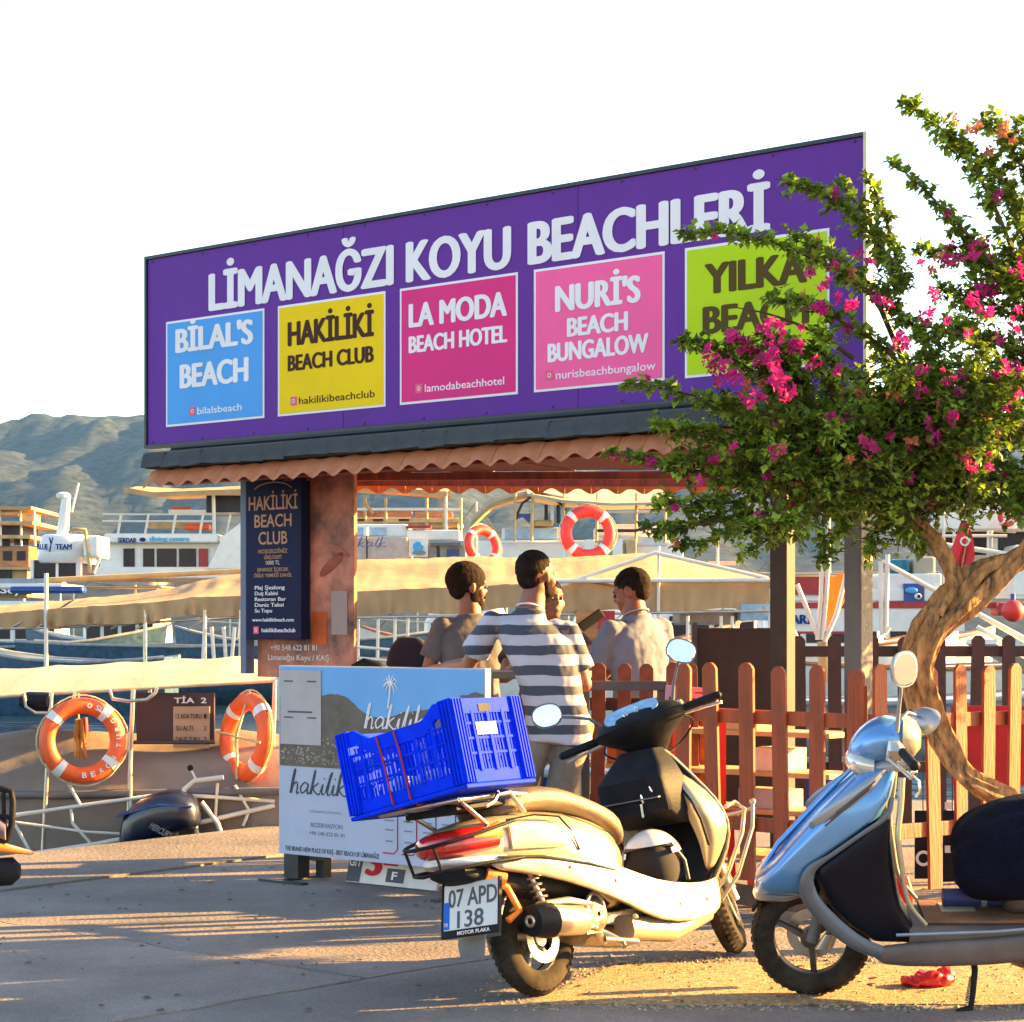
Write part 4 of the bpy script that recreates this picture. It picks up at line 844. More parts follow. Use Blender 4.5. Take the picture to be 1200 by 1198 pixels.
sd_ = MB(); sd_.tube([(.67, .14, .24), (.66, .165, .16), (.67, .2, .09), (.68, .22, .028)], [.014, .012, .011, .01], 8).tube([(.68, .22, .035), (.73, .245, .026)], .012, 8); obj('side_stand', sd_, m_blackp, s2, 50)
sp_ = MB()
for k in range(10): sp_.torus(.014, .003, T(.665+.002*k, .16+.004*k, .13-.008*k), 10, 4)
obj('stand_spring', sp_, m_steel, s2, 50)
# handlebar set
hs = MB(); hs.ring_list([((1.115, 0, .935), (0, .05, 0), (0, 0, .03), 2.6), ((1.10, 0, .945), (0, .09, 0), (0, 0, .055), 2.6), ((1.05, 0, .975), (0, .14, 0), (0, 0, .08), 2.6), ((.98, 0, .995), (0, .15, 0), (0, 0, .085), 2.6), ((.91, 0, .99), (0, .125, 0), (0, 0, .07), 2.8), ((.87, 0, .985), (0, .08, 0), (0, 0, .04), 2.8)], 26)
hs.v = [steer2(v) for v in hs.v]; h2 = obj('handlebar_cover', hs, m_blue, s2, 60, sub=1)
hl_ = MB(); hl_.ring_list([((1.124, 0, .915), (0, .05, 0), (0, 0, .022), 2.6), ((1.105, .0, .915), (0, .105, 0), (0, 0, .042), 2.6), ((1.06, .0, .91), (0, .142, 0), (0, 0, .05), 2.8), ((1.01, .0, .905), (0, .146, 0), (0, 0, .035), 2.8)], 24); hl_.v = [steer2(v) for v in hl_.v]; obj('headlight', hl_, m_clear, h2, 50)
bs = MB(); bs.ring_list([((1.04, 0, .885), (0, .12, 0), (0, 0, .03), 3), ((.96, 0, .905), (0, .135, 0), (0, 0, .04), 3), ((.88, 0, .93), (0, .1, 0), (0, 0, .035), 3)], 20); bs.v = [steer2(v) for v in bs.v]; obj('lower_cover', bs, m_silv, h2, 50)
bk = MB(); bk.ring_list([((.91, 0, 1.0), (0, .13, 0), (0, 0, .075), 3), ((.87, 0, .995), (0, .115, 0), (0, 0, .06), 3), ((.85, 0, .99), (0, .06, 0), (0, 0, .03), 3)], 20); bk.v = [steer2(v) for v in bk.v]; obj('rear_cover', bk, m_pearl, h2, 50)
for sg in (-1, 1):
    gp = MB(); gp.tube([(.93, sg*.13, .97), (.905, sg*.19, .975)], .014, 10); gp.tube([(.905, sg*.19, .975), (.86, sg*.33, .955)], .018, 12).ball((.857, sg*.335, .955), .02); gp.v = [steer2(v) for v in gp.v]; obj('grip', gp, m_blackp, h2, 50)
    lv = MB(); lv.tube([(.96, sg*.15, .965), (.955, sg*.2, .95), (.91, sg*.27, .93), (.87, sg*.33, .91)], [.008, .007, .006, .009], 8); lv.v = [steer2(v) for v in lv.v]; obj('brake_lever', lv, m_alu, h2, 50)
    lg = MB(); lg.ring_list([((.94, sg*.16, .94), (.03, 0, 0), (0, .02, 0), 3), ((.93, sg*.17, .98), (.035, 0, 0), (0, .03, 0), 3), ((.94, sg*.16, 1.01), (.02, 0, 0), (0, .02, 0), 3)], 12); lg.v = [steer2(v) for v in lg.v]; obj('lever_bracket', lg, m_alu, h2, 50)
mirror(h2, steer2((.93, .14, 1.04)), steer2((.90, .27, 1.29)), Vector((-.55, .8, .02)), m_silv, .055, .062)
mirror(h2, steer2((.93, -.14, 1.04)), steer2((.84, -.25, 1.02)), Vector((-.8, -.3, -.5)), m_silv, .09, .05)
hk = MB(); hk.tube([(.885, .03, .86), (.86, .05, .84), (.855, .05, .80), (.87, .05, .78)], .006, 6); hk.ball((.88, .02, .87), .02); obj('bag_hook', hk, m_chr, s2, 60)
fk = MB()
for sg in (-1, 1): fk.tube([(1.17, sg*.06, .5), (1.24, sg*.065, .222)], [.018, .024], 10)
fk.tube([(1.02, 0, .82), (1.17, 0, .5)], .024, 10); fk.v = [steer2(v) for v in fk.v]; obj('fork', fk, m_greyp, s2, 50)
bc = MB(); bc.ring_list([((1.2, .075, .2), (.03, 0, 0), (0, .02, 0), 3), ((1.17, .08, .26), (.02, 0, 0), (0, .02, 0), 3)], 12); bc.v = [steer2(v) for v in bc.v]; obj('brake_caliper', bc, m_alu, s2, 50)
# the cloth thrown over the seat
cv = MB(); rs = []
for i, (x, zt_, hw, zl) in enumerate(((.735, .60, .06, .50), (.72, .66, .14, .44), (.68, .70, .20, .40), (.60, .745, .225, .385), (.5, .775, .235, .40), (.35, .79, .24, .42), (.15, .80, .24, .45), (-.1, .82, .235, .5), (-.28, .83, .2, .56), (-.36, .80, .12, .62))):
    row = []
    for k in range(25):
        t = math.pi*k/24; yy = math.cos(t); w_ = abs(yy)**.75*math.copysign(1, yy); zz = zl+(zt_-zl)*(math.sin(t)**.5)
        q = noise.noise(Vector((x*6, k*.5, 2)))*.022+noise.noise(Vector((x*15, k*.9, 5)))*.008
        row.append(Vector((x+q*.6, hw*w_*(1+q*1.5)+(.01*math.sin(x*40+k) if zz < zl+.15 else 0), zz+q)))
    rs.append(row)
cv.rings(rs, True, True)
seatc = tag(obj('seat_cover', cv, mat('navy_cloth', (.004, .004, .012), .95, var=.3, scale=12, bump=.8, bscale=60, spec=.08), None, 60, sub=1), 'dark navy cloth thrown over the seat of the silver blue scooter', 'cloth'); seatc.matrix_world = SM2
# rolled blue item on the floor mat, red bag under it, red bag on the ground
rb_ = thing('rolled_mat', 'rolled blue mat lying on the floorboard of the silver blue scooter', 'mat', M=SM2 @ T(.60, -.02, .385))
r_ = MB().tube([(-.12, 0, 0), (.16, 0, 0)], .034, 16); obj('roll', r_, mat('blue_mat', (.02, .03, .14), .6), rb_, 50)
obj('band', MB().tube([(.0, 0, 0), (.02, 0, 0)], .036, 16), m_silv, rb_, 50); obj('band', MB().tube([(-.125, 0, 0), (-.11, 0, 0)], .036, 16), m_silv, rb_, 50)
r_ = MB().span((-.13, -.06, -.05), (.17, .06, -.036)); obj('cardboard', r_, mat('card', (.4, .36, .28), .8), rb_, 0)
# ------------------------------------------------ people
m_skin = mat('tanned_skin', (.22, .08, .045), .5, var=.12, scale=14, bump=.15, bscale=200)
m_hair = mat('dark_hair', (.016, .009, .007), .85, var=.5, scale=40, bump=.4, bscale=160, spec=.1)
def stripes(name, a, b_, pitch, duty, z0=0):
    m = bpy.data.materials.new(name); m.use_nodes = True; n = m.node_tree; b = n.nodes['Principled BSDF']; b.inputs['Roughness'].default_value = .85
    tc = n.nodes.new('ShaderNodeTexCoord'); sx = n.nodes.new('ShaderNodeSeparateXYZ'); n.links.new(tc.outputs['Object'], sx.inputs[0])
    nz = n.nodes.new('ShaderNodeTexNoise'); nz.inputs['Scale'].default_value = 5; n.links.new(tc.outputs['Object'], nz.inputs[0])
    ad = n.nodes.new('ShaderNodeMath'); ad.operation = 'MULTIPLY_ADD'; ad.inputs[1].default_value = .035; n.links.new(nz.outputs[0], ad.inputs[0]); n.links.new(sx.outputs[2], ad.inputs[2])
    dv = n.nodes.new('ShaderNodeMath'); dv.operation = 'MULTIPLY_ADD'; dv.inputs[1].default_value = 1/pitch; dv.inputs[2].default_value = z0; n.links.new(ad.outputs[0], dv.inputs[0])
    fr = n.nodes.new('ShaderNodeMath'); fr.operation = 'FRACT'; n.links.new(dv.outputs[0], fr.inputs[0])
    gt = n.nodes.new('ShaderNodeMath'); gt.operation = 'GREATER_THAN'; gt.inputs[1].default_value = duty; n.links.new(fr.outputs[0], gt.inputs[0])
    mx = n.nodes.new('ShaderNodeMix'); mx.data_type = 'RGBA'; mx.inputs[6].default_value = (*a, 1); mx.inputs[7].default_value = (*b_, 1)
    n.links.new(gt.outputs[0], mx.inputs[0]); n.links.new(mx.outputs[2], b.inputs['Base Color'])
    n3 = n.nodes.new('ShaderNodeTexNoise'); n3.inputs['Scale'].default_value = 250; bp = n.nodes.new('ShaderNodeBump'); bp.inputs['Strength'].default_value = .3; bp.inputs['Distance'].default_value = .003
    n.links.new(tc.outputs['Object'], n3.inputs[0]); n.links.new(n3.outputs[0], bp.inputs['Height']); n.links.new(bp.outputs[0], b.inputs['Normal'])
    return m
def remesh(o, vox, it=6, wr=0, ns=.11):
    m = o.modifiers.new('one_surface', 'REMESH'); m.mode = 'VOXEL'; m.voxel_size = vox; m.use_smooth_shade = True
    m = o.modifiers.new('smooth', 'SMOOTH'); m.factor = .5; m.iterations = it
    if wr:                                # cloth folds
        tx = bpy.data.textures.new('folds', 'CLOUDS'); tx.noise_scale = ns; tx.noise_depth = 2
        e = bpy.data.objects.new('fold_space', None)
        m = o.modifiers.new('folds', 'DISPLACE'); m.texture = tx; m.strength = wr; m.mid_level = .5; m.texture_coords = 'LOCAL'
    return o
def head_mb(b, M, face=True):
    """head about 0.235 tall, looking along +y, origin at the middle"""
    b.ball((0, -.012, .028), (.076, .094, .088), 20, None) if False else None
    def A(c, r, n=16, Mx=None): b.ball(c, r, n, Mx)
    q = MB()
    q.ball((0, -.012, .03), (.076, .096, .09), 20); q.ball((0, .02, -.03), (.062, .07, .075), 18); q.ball((0, .045, -.075), (.04, .04, .032), 14)
    q.ball((0, .085, -.005), (.014, .022, .018), 10); q.ball((0, .075, .02), (.011, .022, .03), 10); q.ball((0, .078, -.05), (.026, .016, .012), 10)
    q.ball((0, .062, .035), (.055, .03, .018), 12)
    for sg in (-1, 1):
        q.ball((sg*.078, -.012, -.002), (.009, .017, .029), 12, rot(R(-12*sg), 'Z')); q.ball((sg*.05, .045, -.02), (.022, .025, .03), 10)
    b.add(q.v, q.f, M)
def hair_mb(M, beard=False, r=1.0, low=-.02):
    q = MB(); q.ball((0, -.020, .040), (.079*r, .099*r, .088*r), 22); q.ball((0, -.05, .0), (.062, .052, .062), 16)
    if beard:
        q.ball((0, .038, -.082), (.048, .055, .038), 14)
        for sg in (-1, 1): q.ball((sg*.056, .02, -.045), (.02, .036, .045), 12)
    o = MB(); o.add(q.v, q.f, M); return o
def hand_mb(b, wrist, d, palm_n, s=1.0, curl=.5):
    """palm with five fingers; d = forearm direction, palm_n = palm normal"""
    d = Vector(d).normalized(); pn = Vector(palm_n).normalized(); sd_ = d.cross(pn).normalized(); pn = sd_.cross(d); w = Vector(wrist)
    b.rings([sec(w+d*t, sd_*a*s, pn*c*s, 2.6, 12) for t, a, c in ((0, .026, .02), (.03*s, .036, .018), (.07*s, .042, .016), (.095*s, .04, .013))])
    for i, (off_, L) in enumerate(((-.031, .062), (-.011, .074), (.011, .07), (.03, .055))):
        p = w+d*.088*s+sd_*off_*s; dr_ = d.copy(); pts = [p-d*.01]
        for k in range(3):
            pts.append(pts[-1]+dr_*L*s*(.45, .32, .26)[k]*(1.15)); dr_ = (dr_+pn*curl*(.6+.2*i*.3)).normalized()
        b.limb(pts, [.0095*s, .009*s, .0082*s, .007*s], 8)
    p = w+d*.03*s-sd_*.03*s; b.limb([p, p+(d*.5-sd_*.7+pn*.3)*.035*s, p+(d*1.0-sd_*.75+pn*.5)*.055*s], [.013*s, .011*s, .009*s], 8)
def person(label, loc, rz, J, shirt_m, pants_m, hair=None, beard=False, hscale=1.0, sleeve=.62, collar=None, loose=1.0, group=None):
    root = thing('person', label, 'person', loc, rz)
    sk = MB(); V = Vector
    pel, ch, nk, hd_ = V(J['pelvis']), V(J['chest']), V(J['neck']), V(J['head'])
    HMx = T(*hd_) @ rot(J.get('turn', 0), 'Z') @ rot(J.get('nod', 0), 'X') @ Matrix.Diagonal((hscale,)*3+(1,))
    head_mb(sk, HMx)
    sk.limb([nk-V((0, 0, .04)), nk+(hd_-nk)*.5, hd_+V((0, -.02, -.06))], [.076, .066, .06], 14)
    sk.limb([pel, pel.lerp(ch, .5), ch], [.11, .105, .12], 14)
    for sd_ in ('l', 'r'):
        sh, el, wr = V(J[sd_+'sh']), V(J[sd_+'el']), V(J[sd_+'wr'])
        sk.limb([ch+(sh-ch)*.5+V((0, 0, .04)), sh, sh.lerp(el, .45), el], [.06, .058, .05, .04], 12)
        sk.limb([el, el.lerp(wr, .3), wr], [.041, .043, .028], 12)
        hand_mb(sk, wr+(wr-el).normalized()*.005, (wr-el)+V(J.get(sd_+'hd', (0, 0, 0))), J.get(sd_+'pn', (0, 0, -1)), 1.0, J.get('curl', .45))
        hp, kn, an = V(J[sd_+'hp']), V(J[sd_+'kn']), V(J[sd_+'an'])
        sk.limb([hp, kn, kn.lerp(an, .35), an], [.085, .055, .056, .037], 12)
        sk.limb([an, an+V((0, .05, -.045)), an+V((0, .15, -.06))], [.037, .035, .028], 10)
    body = remesh(obj('body', sk, m_skin, root, 0), .0075, 5)
    # shirt
    s = MB(); ax = (ch-pel); up = ax.normalized(); rt = (V(J['rsh'])-V(J['lsh'])).normalized(); fw = up.cross(rt).normalized() if up.cross(rt).y > 0 else -up.cross(rt).normalized()
    W = J.get('w', .17)*loose
    lo = pel-V((0, 0, .15)); topc = (V(J['rsh'])+V(J['lsh']))/2
    secs = [(lo, W*1.02, .125), (pel+up*.02, W*1.0, .13), (pel.lerp(ch, .4), W*.97, .128), (pel.lerp(ch, .8), W*1.06, .135), (ch, W*1.12, .135), (topc-up*.05, W*1.13, .118), (topc+up*.015, W*.92, .095), (topc+up*.05, W*.56, .076), (nk-up*.0, .078, .072)]
    s.rings([sec(c, rt*a, fw*d_, 2.5, 22) for c, a, d_ in secs])
    for sd_ in ('l', 'r'):
        sh, el = V(J[sd_+'sh']), V(J[sd_+'el']); e_ = sh.lerp(el, sleeve)
        s.limb([sh+(topc-sh)*.35, sh, sh.lerp(el, sleeve*.5)], [.058, .062, .066], 16)
        dd = (el-sh).normalized(); a_ = dd.orthogonal().normalized(); b_ = dd.cross(a_)
        s.rings([sec(sh.lerp(e_, q), a_*r_, b_*r_, 2, 18) for q, r_ in ((0, .062), (.5, .07), (1, .076*loose))])
    so_ = remesh(obj('shirt', s, shirt_m, root, 0), .0085, 4, .022)
    if collar:
        c = MB(); n_ = 26; cc = nk+up*.008
        c.tube([cc+rt*.075*math.cos(2*math.pi*k/n_)+fw*(.069*math.sin(2*math.pi*k/n_))-up*(.02*math.sin(2*math.pi*k/n_)) for k in range(n_)], .0055, 8, loop=True); obj('collar', c, collar, root, 60)
    t = MB()
    t.rings([sec(c, rt*a, V((0, 1, 0))*d_, 2.4, 18) for c, a, d_ in ((pel-V((0, 0, .1)), .155, .115), (pel+V((0, 0, .03)), .155, .118), (pel+V((0, 0, .07)), .145, .11))])
    for sd_ in ('l', 'r'):
        hp, kn, an = V(J[sd_+'hp']), V(J[sd_+'kn']), V(J[sd_+'an']); end = an if J.get('long', True) else kn-V((0, 0, .06))
        t.limb([hp, hp.lerp(kn, .5)], [.095, .09], 14); t.limb([hp.lerp(kn, .5), kn, kn.lerp(end, .5), end], [.088, .074, .07, .065], 14)
    remesh(obj('trousers', t, pants_m, root, 0), .01, 4, .014)
    for sd_ in ('l', 'r'):
        an = V(J[sd_+'an']); f_ = MB(); f_.ring_list([(an+V((0, -.05, -.05)), (.035, 0, 0), (0, 0, .028), 2.6), (an+V((0, .0, -.045)), (.042, 0, 0), (0, 0, .036), 2.6), (an+V((0, .1, -.055)), (.048, 0, 0), (0, 0, .026), 2.6), (an+V((0, .19, -.065)), (.036, 0, 0), (0, 0, .016), 2.6)], 16); obj('shoe', f_, m_blackp, root, 50)
    hm_ = hair_mb(HMx, False, J.get('hr', 1.0)); h_ = obj('hair', hm_, m_hair, root, 0); remesh(h_, .006, 2, .007, .02)
    if beard:
        q = MB(); q2 = MB(); q2.ball((0, .042, -.08), (.047, .052, .04), 14)
        for sg in (-1, 1): q2.ball((sg*.058, .012, -.035), (.012, .028, .05), 12); q2.ball((sg*.048, .035, -.062), (.016, .034, .03), 12); q2.ball((sg*.03, .07, -.035), (.02, .016, .012), 10)
        q.add(q2.v, q2.f, HMx); remesh(obj('beard', q, m_hair, root, 0), .006, 2, .007, .02)
    ey = MB()
    for sg in (-1, 1): ey.ball(HMx @ V((sg*.03, .079, .012)), .0105, 10)
    obj('eyes', ey, mat('eye', (.05, .03, .02), .2), root, 60)
    return root
# local frame: +y is where the chest points, x to the right hand
def joints(h=1.78, lean=0, tw=.0, **kw):
    k = h/1.78
    J = dict(pelvis=(0, 0, .95*k), chest=(0, lean*.6, 1.27*k), neck=(0, lean, 1.475*k), head=(0, lean+.03, 1.632*k),
             lsh=(-.185, lean, 1.40*k), rsh=(.185, lean, 1.40*k), lel=(-.25, -.02, 1.12*k), rel=(.25, -.02, 1.12*k), lwr=(-.24, .12, .90*k), rwr=(.24, .12, .90*k),
             lhp=(-.09, 0, .90*k), rhp=(.09, 0, .90*k), lkn=(-.11, .02, .50*k), rkn=(.11, .02, .50*k), lan=(-.13, -.02, .09*k), ran=(.13, -.02, .09*k))
    J.update(kw); return J
# striped man: back to us, left hand on the counter edge
m_str = stripes('striped_shirt', (.42, .41, .50), (.05, .056, .09), .104, .52, .25)
k_ = lambda z: z
person('person in a white and grey striped t-shirt leaning on the counter, seen from behind', (.13, 10.75, 0), R(-3),
       joints(1.80, .0, pelvis=(.12, -.02, .93), lhp=(.03, -.02, .88), rhp=(.21, -.02, .88), chest=(.02, .01, 1.26), neck=(-.035, .03, 1.49), head=(-.005, .07, 1.668), lsh=(-.235, .0, 1.425), rsh=(.165, .03, 1.375), lel=(-.37, .12, 1.20), lwr=(-.50, .26, 1.19), lpn=(0, 0, -1),
              rel=(.25, .06, 1.10), rwr=(.20, .31, 1.20), rpn=(-1, 0, 0), turn=R(-38), nod=R(2), w=.166, hr=.96), m_str, mat('khaki_trousers', (.19, .16, .14), .85, var=.2, bump=.4), beard=True, sleeve=.72, collar=print_mat('white_collar', (.6, .6, .68)), loose=1.05, hscale=1.17)
# man on the left, profile to the right
person('person in a grey t-shirt standing behind the counter, head turned right in profile', (-.24, 12.35, 0), R(25),
       joints(1.79, .03, lwr=(-.12, .3, 1.12), lel=(-.26, .1, 1.1), rel=(.26, .12, 1.1), rwr=(.12, .32, 1.12), turn=R(-88), nod=R(-6), hr=1.06, w=.165), mat('grey_tshirt', (.10, .088, .10), .9, var=.15, bump=.3), mat('dark_trousers', (.02, .02, .03), .8), beard=True, loose=1.05, hscale=1.24)
# man on the right looking down to the left
person('person in a pale grey shirt looking down, behind the brown picket fence', (.74, 11.75, 0), R(30),
       joints(1.78, .05, head=(.0, .10, 1.60), lel=(-.24, .12, 1.12), lwr=(-.08, .32, 1.14), rel=(.26, .1, 1.1), rwr=(.1, .3, 1.1), turn=R(34), nod=R(-20), lsh=(-.19, .03, 1.385), rsh=(.19, .07, 1.40), w=.16), mat('pale_grey_shirt', (.15, .165, .235), .9, var=.1, bump=.3), mat('dark_trousers', .02), collar=print_mat('shirt_collar', (.3, .3, .36)), loose=1.06, sleeve=.75, hscale=1.15)
# a fourth person, mostly hidden behind the striped man
person('person in a dark brown shirt almost hidden behind the striped shirt', (.20, 12.0, 0), R(200),
       joints(1.70, .02, turn=R(10), rel=(.30, .12, 1.12), rwr=(.28, .34, 1.2), lel=(-.3, .12, 1.12), lwr=(-.36, .30, 1.28), w=.165), mat('brown_shirt', (.06, .03, .025), .9), mat('dark_trousers', .02), hscale=1.05)
rnd = random.uniform
# ------------------------------------------------ picket fence with its corner beside the post
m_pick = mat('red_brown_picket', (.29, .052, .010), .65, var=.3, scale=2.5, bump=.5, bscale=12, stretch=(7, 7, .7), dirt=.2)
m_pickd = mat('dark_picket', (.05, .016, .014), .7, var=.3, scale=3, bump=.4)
def picket_mesh(w, h, th, material, name='picket'):
    pts = [(-w/2, 0), (w/2, 0), (w/2, h-w*.38), (w*.40, h-w*.2), (w*.22, h-w*.03), (w*.1, h), (-w*.1, h), (-w*.22, h-w*.03), (-w*.40, h-w*.2), (-w/2, h-w*.38)]
    me = MB().prism(pts, -th/2, th/2, rot(R(90), 'X')).mesh(name, material, 0)
    return me
FC = Vector((1.677, 9.70, 0))
def fence(root, o, d, n, pitch, h, z0, rails, me, sag=0, first=0, skip=(), railm=None, th=.018, jit=.01):
    d = Vector(d).normalized(); ang = math.atan2(d.y, d.x); o = Vector(o)
    for i in range(first, n):
        if i in skip: continue
        p = o+d*pitch*i; q = link(bpy.data.objects.new('picket', me), root); q.location = (p.x, p.y, z0+random.uniform(-jit, jit)+sag*i)
        q.rotation_euler = (R(random.uniform(-1, 1)), R(random.uniform(-1.2, 1.2)), ang); q.scale = (random.uniform(.96, 1.03), 1, 1)
    back = Vector((-d.y, d.x, 0))
    if back.y < 0: back = -back
    for z in rails:
        a, b_ = o-d*.05+back*(th/2+.017)+Vector((0, 0, z)), o+d*(pitch*(n-1)+.05)+back*(th/2+.017)+Vector((0, 0, z+sag*n))
        obj('rail', MB().beam(a, b_, .03, .07), railm or m_pick, root, 0, .003)
pm = picket_mesh(.082, 1.075, .018, m_pick)
f1 = thing('picket_fence', 'shaded red brown picket fence facing the striped man, left of the corner post', 'fence')
fence(f1, FC+Vector((-.07*.7757, .07*.6311, 0)), (-.7757, .6311, 0), 6, .196, 1.1, .135, (.42, .95), pm, .002)
f2 = thing('picket_fence', 'sunlit orange brown picket fence running behind the twisted trunk', 'fence')
fence(f2, FC+Vector((.075, .02, 0)), (.8, .6, 0), 16, .19, 1.1, .14, (.42, .95), pm, -.001, skip=(1,))
for (o_, lab) in ((f1, 0), (f2, 1)):
    b = MB()
    pts_ = [FC+Vector((-.02, .05, 0))] if lab == 0 else [FC+Vector((1.3, 1.06, 0)), FC+Vector((2.5, 1.96, 0))]
    for i, p in enumerate(pts_): obj('fence_post', MB().span((p.x-.03, p.y-.03, 0), (p.x+.03, p.y+.03, 1.12)), m_pick, o_, 0, .004)
# low base boards under the left fence
obj('base_board', MB().beam(FC+Vector((-.1, .02, .07)), FC+Vector((-.85, .67, .09)), .03, .1), mat('base_board', (.1, .045, .02), .7, var=.3), f1, 0, .003)
# dark inner fence at the water side
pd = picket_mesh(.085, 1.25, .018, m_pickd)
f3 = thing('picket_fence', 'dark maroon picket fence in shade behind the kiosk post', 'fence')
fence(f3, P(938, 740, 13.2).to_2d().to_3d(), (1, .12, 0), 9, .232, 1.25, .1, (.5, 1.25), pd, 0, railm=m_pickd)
# inner counter pickets behind the metal frame, before the man in the pale shirt
pi_ = picket_mesh(.075, 1.04, .018, mat('inner_picket', (.2, .045, .02), .65, var=.3, bump=.3))
f4 = thing('picket_fence', 'short red brown picket barrier just in front of the man in the pale shirt', 'fence')
fence(f4, P(700, 740, 11.25).to_2d().to_3d(), (1, -.12, 0), 5, .132, 1.06, .17, (.45, .98), pi_, 0, railm=m_pickd)
# grey metal frame
mf_ = thing('metal_frame', 'square grey metal barrier frame before the short picket barrier', 'frame')
a, b_ = P(686, 740, 10.9).to_2d().to_3d(), P(775, 740, 10.9).to_2d().to_3d()
m_gm = mat('grey_steel_tube', (.06, .055, .065), .5, .4, var=.2)
obj('top_bar', MB().beam(a+Vector((-.03, 0, 1.09)), b_+Vector((.03, 0, 1.09)), .045, .05), m_gm, mf_, 0, .003)
obj('lower_bar', MB().beam(a+Vector((.026, 0, .42)), b_+Vector((-.026, 0, .42)), .04, .045), m_gm, mf_, 0, .003)
for p in (a, b_): obj('upright', MB().span((p.x-.022, p.y-.022, 0), (p.x+.022, p.y+.022, 1.064)), m_gm, mf_, 0, .003)

# ------------------------------------------------ bougainvillea
TY = 9.15
m_bark = mat('twisted_bark', (.05, .014, .007), .9, var=.5, scale=9, hue=(.34, .16, .055), bump=1, bscale=16, stretch=(3, 3, .9))  # yellowish blotches stand in for sunlit ridges, red-brown ones for shade
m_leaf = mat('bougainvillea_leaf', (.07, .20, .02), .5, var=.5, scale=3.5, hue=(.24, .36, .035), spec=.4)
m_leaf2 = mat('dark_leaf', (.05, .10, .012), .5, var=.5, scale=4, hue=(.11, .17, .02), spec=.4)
m_flow = mat('magenta_bract', (.42, .010, .17), .7, var=.3, scale=8, hue=(.6, .02, .24)); m_flow2 = mat('faded_bract', (.5, .18, .08), .8, var=.35, scale=8)
for mm in (m_leaf, m_leaf2, m_flow, m_flow2):      # light coming through thin leaves
    n = mm.node_tree; b = n.nodes['Principled BSDF']; tr = n.nodes.new('ShaderNodeBsdfTranslucent'); ms = n.nodes.new('ShaderNodeMixShader'); ms.inputs[0].default_value = .42
    src = b.inputs['Base Color'].links[0].from_socket; n.links.new(src, tr.inputs[0]); n.links.new(b.outputs[0], ms.inputs[1]); n.links.new(tr.outputs[0], ms.inputs[2]); n.links.new(ms.outputs[0], n.nodes['Material Output'].inputs[0])
tree = thing('bougainvillea', 'bougainvillea with twisted sunlit trunk and magenta flowers over the right of the sign', 'tree', (P(1290, 740, TY).x, TY, 0))
TI = tree.location
def smooth_path(ps, k=6):
    out = []
    for i in range(len(ps)-1):
        p0, p1, p2, p3 = ps[max(i-1, 0)], ps[i], ps[i+1], ps[min(i+2, len(ps)-1)]
        for j in range(k):
            t = j/k; out.append(.5*(2*p1+(p2-p0)*t+(2*p0-5*p1+4*p2-p3)*t*t+(-p0+3*p1-3*p2+p3)*t**3))
    out.append(ps[-1]); return out
tk = MB()
def gnarl(pts, rad, n=30, tw=7, lob=.26, ph=0):
    ps = smooth_path([Vector(p)-TI for p in pts], 14); m = len(ps); rs = []; prev = None
    for i, p in enumerate(ps):
        u = i/(m-1)*(len(rad)-1); k = min(int(u), len(rad)-2); r = rad[k]+(rad[k+1]-rad[k])*(u-k)
        d = (ps[min(i+1, m-1)]-ps[max(i-1, 0)]).normalized()
        x = d.cross(Vector((0, 1, 0))).normalized() if prev is None else (prev-d*prev.dot(d)).normalized()
        prev = x; y = d.cross(x); row = []
        for q in range(n):
            t = 2*math.pi*q/n
            rr = r*(1.02+lob*1.25*math.sin(3*t+tw*i/m*1.6+ph)+.17*math.sin(7*t+tw*i/m*2.2+ph*2+2*noise.noise(p*7))+.28*noise.noise(Vector((math.cos(t)*1.6+p.x*3, math.sin(t)*1.6, p.z*7+p.x*5)))+.12*noise.noise(Vector((math.cos(t)*5, math.sin(t)*5, i*.35))))
            row.append(p+(x*math.cos(t)+y*math.sin(t))*rr)
        rs.append(row)
    tk.rings(rs)
def Q(px, py, dy=0): return P(px, py, TY+dy)
# the low stem from the right, rising into the fork
gnarl([Vector((TI.x, TY, -.02)), Q(1255, 985), Q(1190, 943, -.03), Q(1130, 908, 0), Q(1098, 855, .03), Q(1080, 800, 0), Q(1083, 755, 0), Q(1100, 715, .02)], [.07, .06, .042, .04, .048, .056, .06, .045], lob=.22)
gnarl([Q(1075, 830, .04), Q(1068, 785, .05), Q(1082, 735, .04), Q(1118, 700, .05), Q(1150, 672, .04), Q(1185, 658, .05), Q(1230, 640, .1)], [.03, .04, .055, .055, .05, .046, .045], ph=2)
gnarl([Q(1085, 790, -.03), Q(1100, 745, -.05), Q(1135, 712, -.05), Q(1160, 690, -.02), Q(1200, 648, .0), Q(1250, 600, 0), Q(1300, 520, .1)], [.022, .03, .036, .034, .032, .04, .04], ph=1)
gnarl([Q(1098, 722, 0), Q(1118, 690, .02), Q(1108, 655, .04), Q(1090, 628, .08), Q(1062, 600, .1), Q(1020, 560, .15), Q(960, 520, .1), Q(880, 490, 0)], [.036, .034, .032, .03, .028, .024, .02, .012], ph=3)
obj('trunk', tk, m_bark, tree, 60)
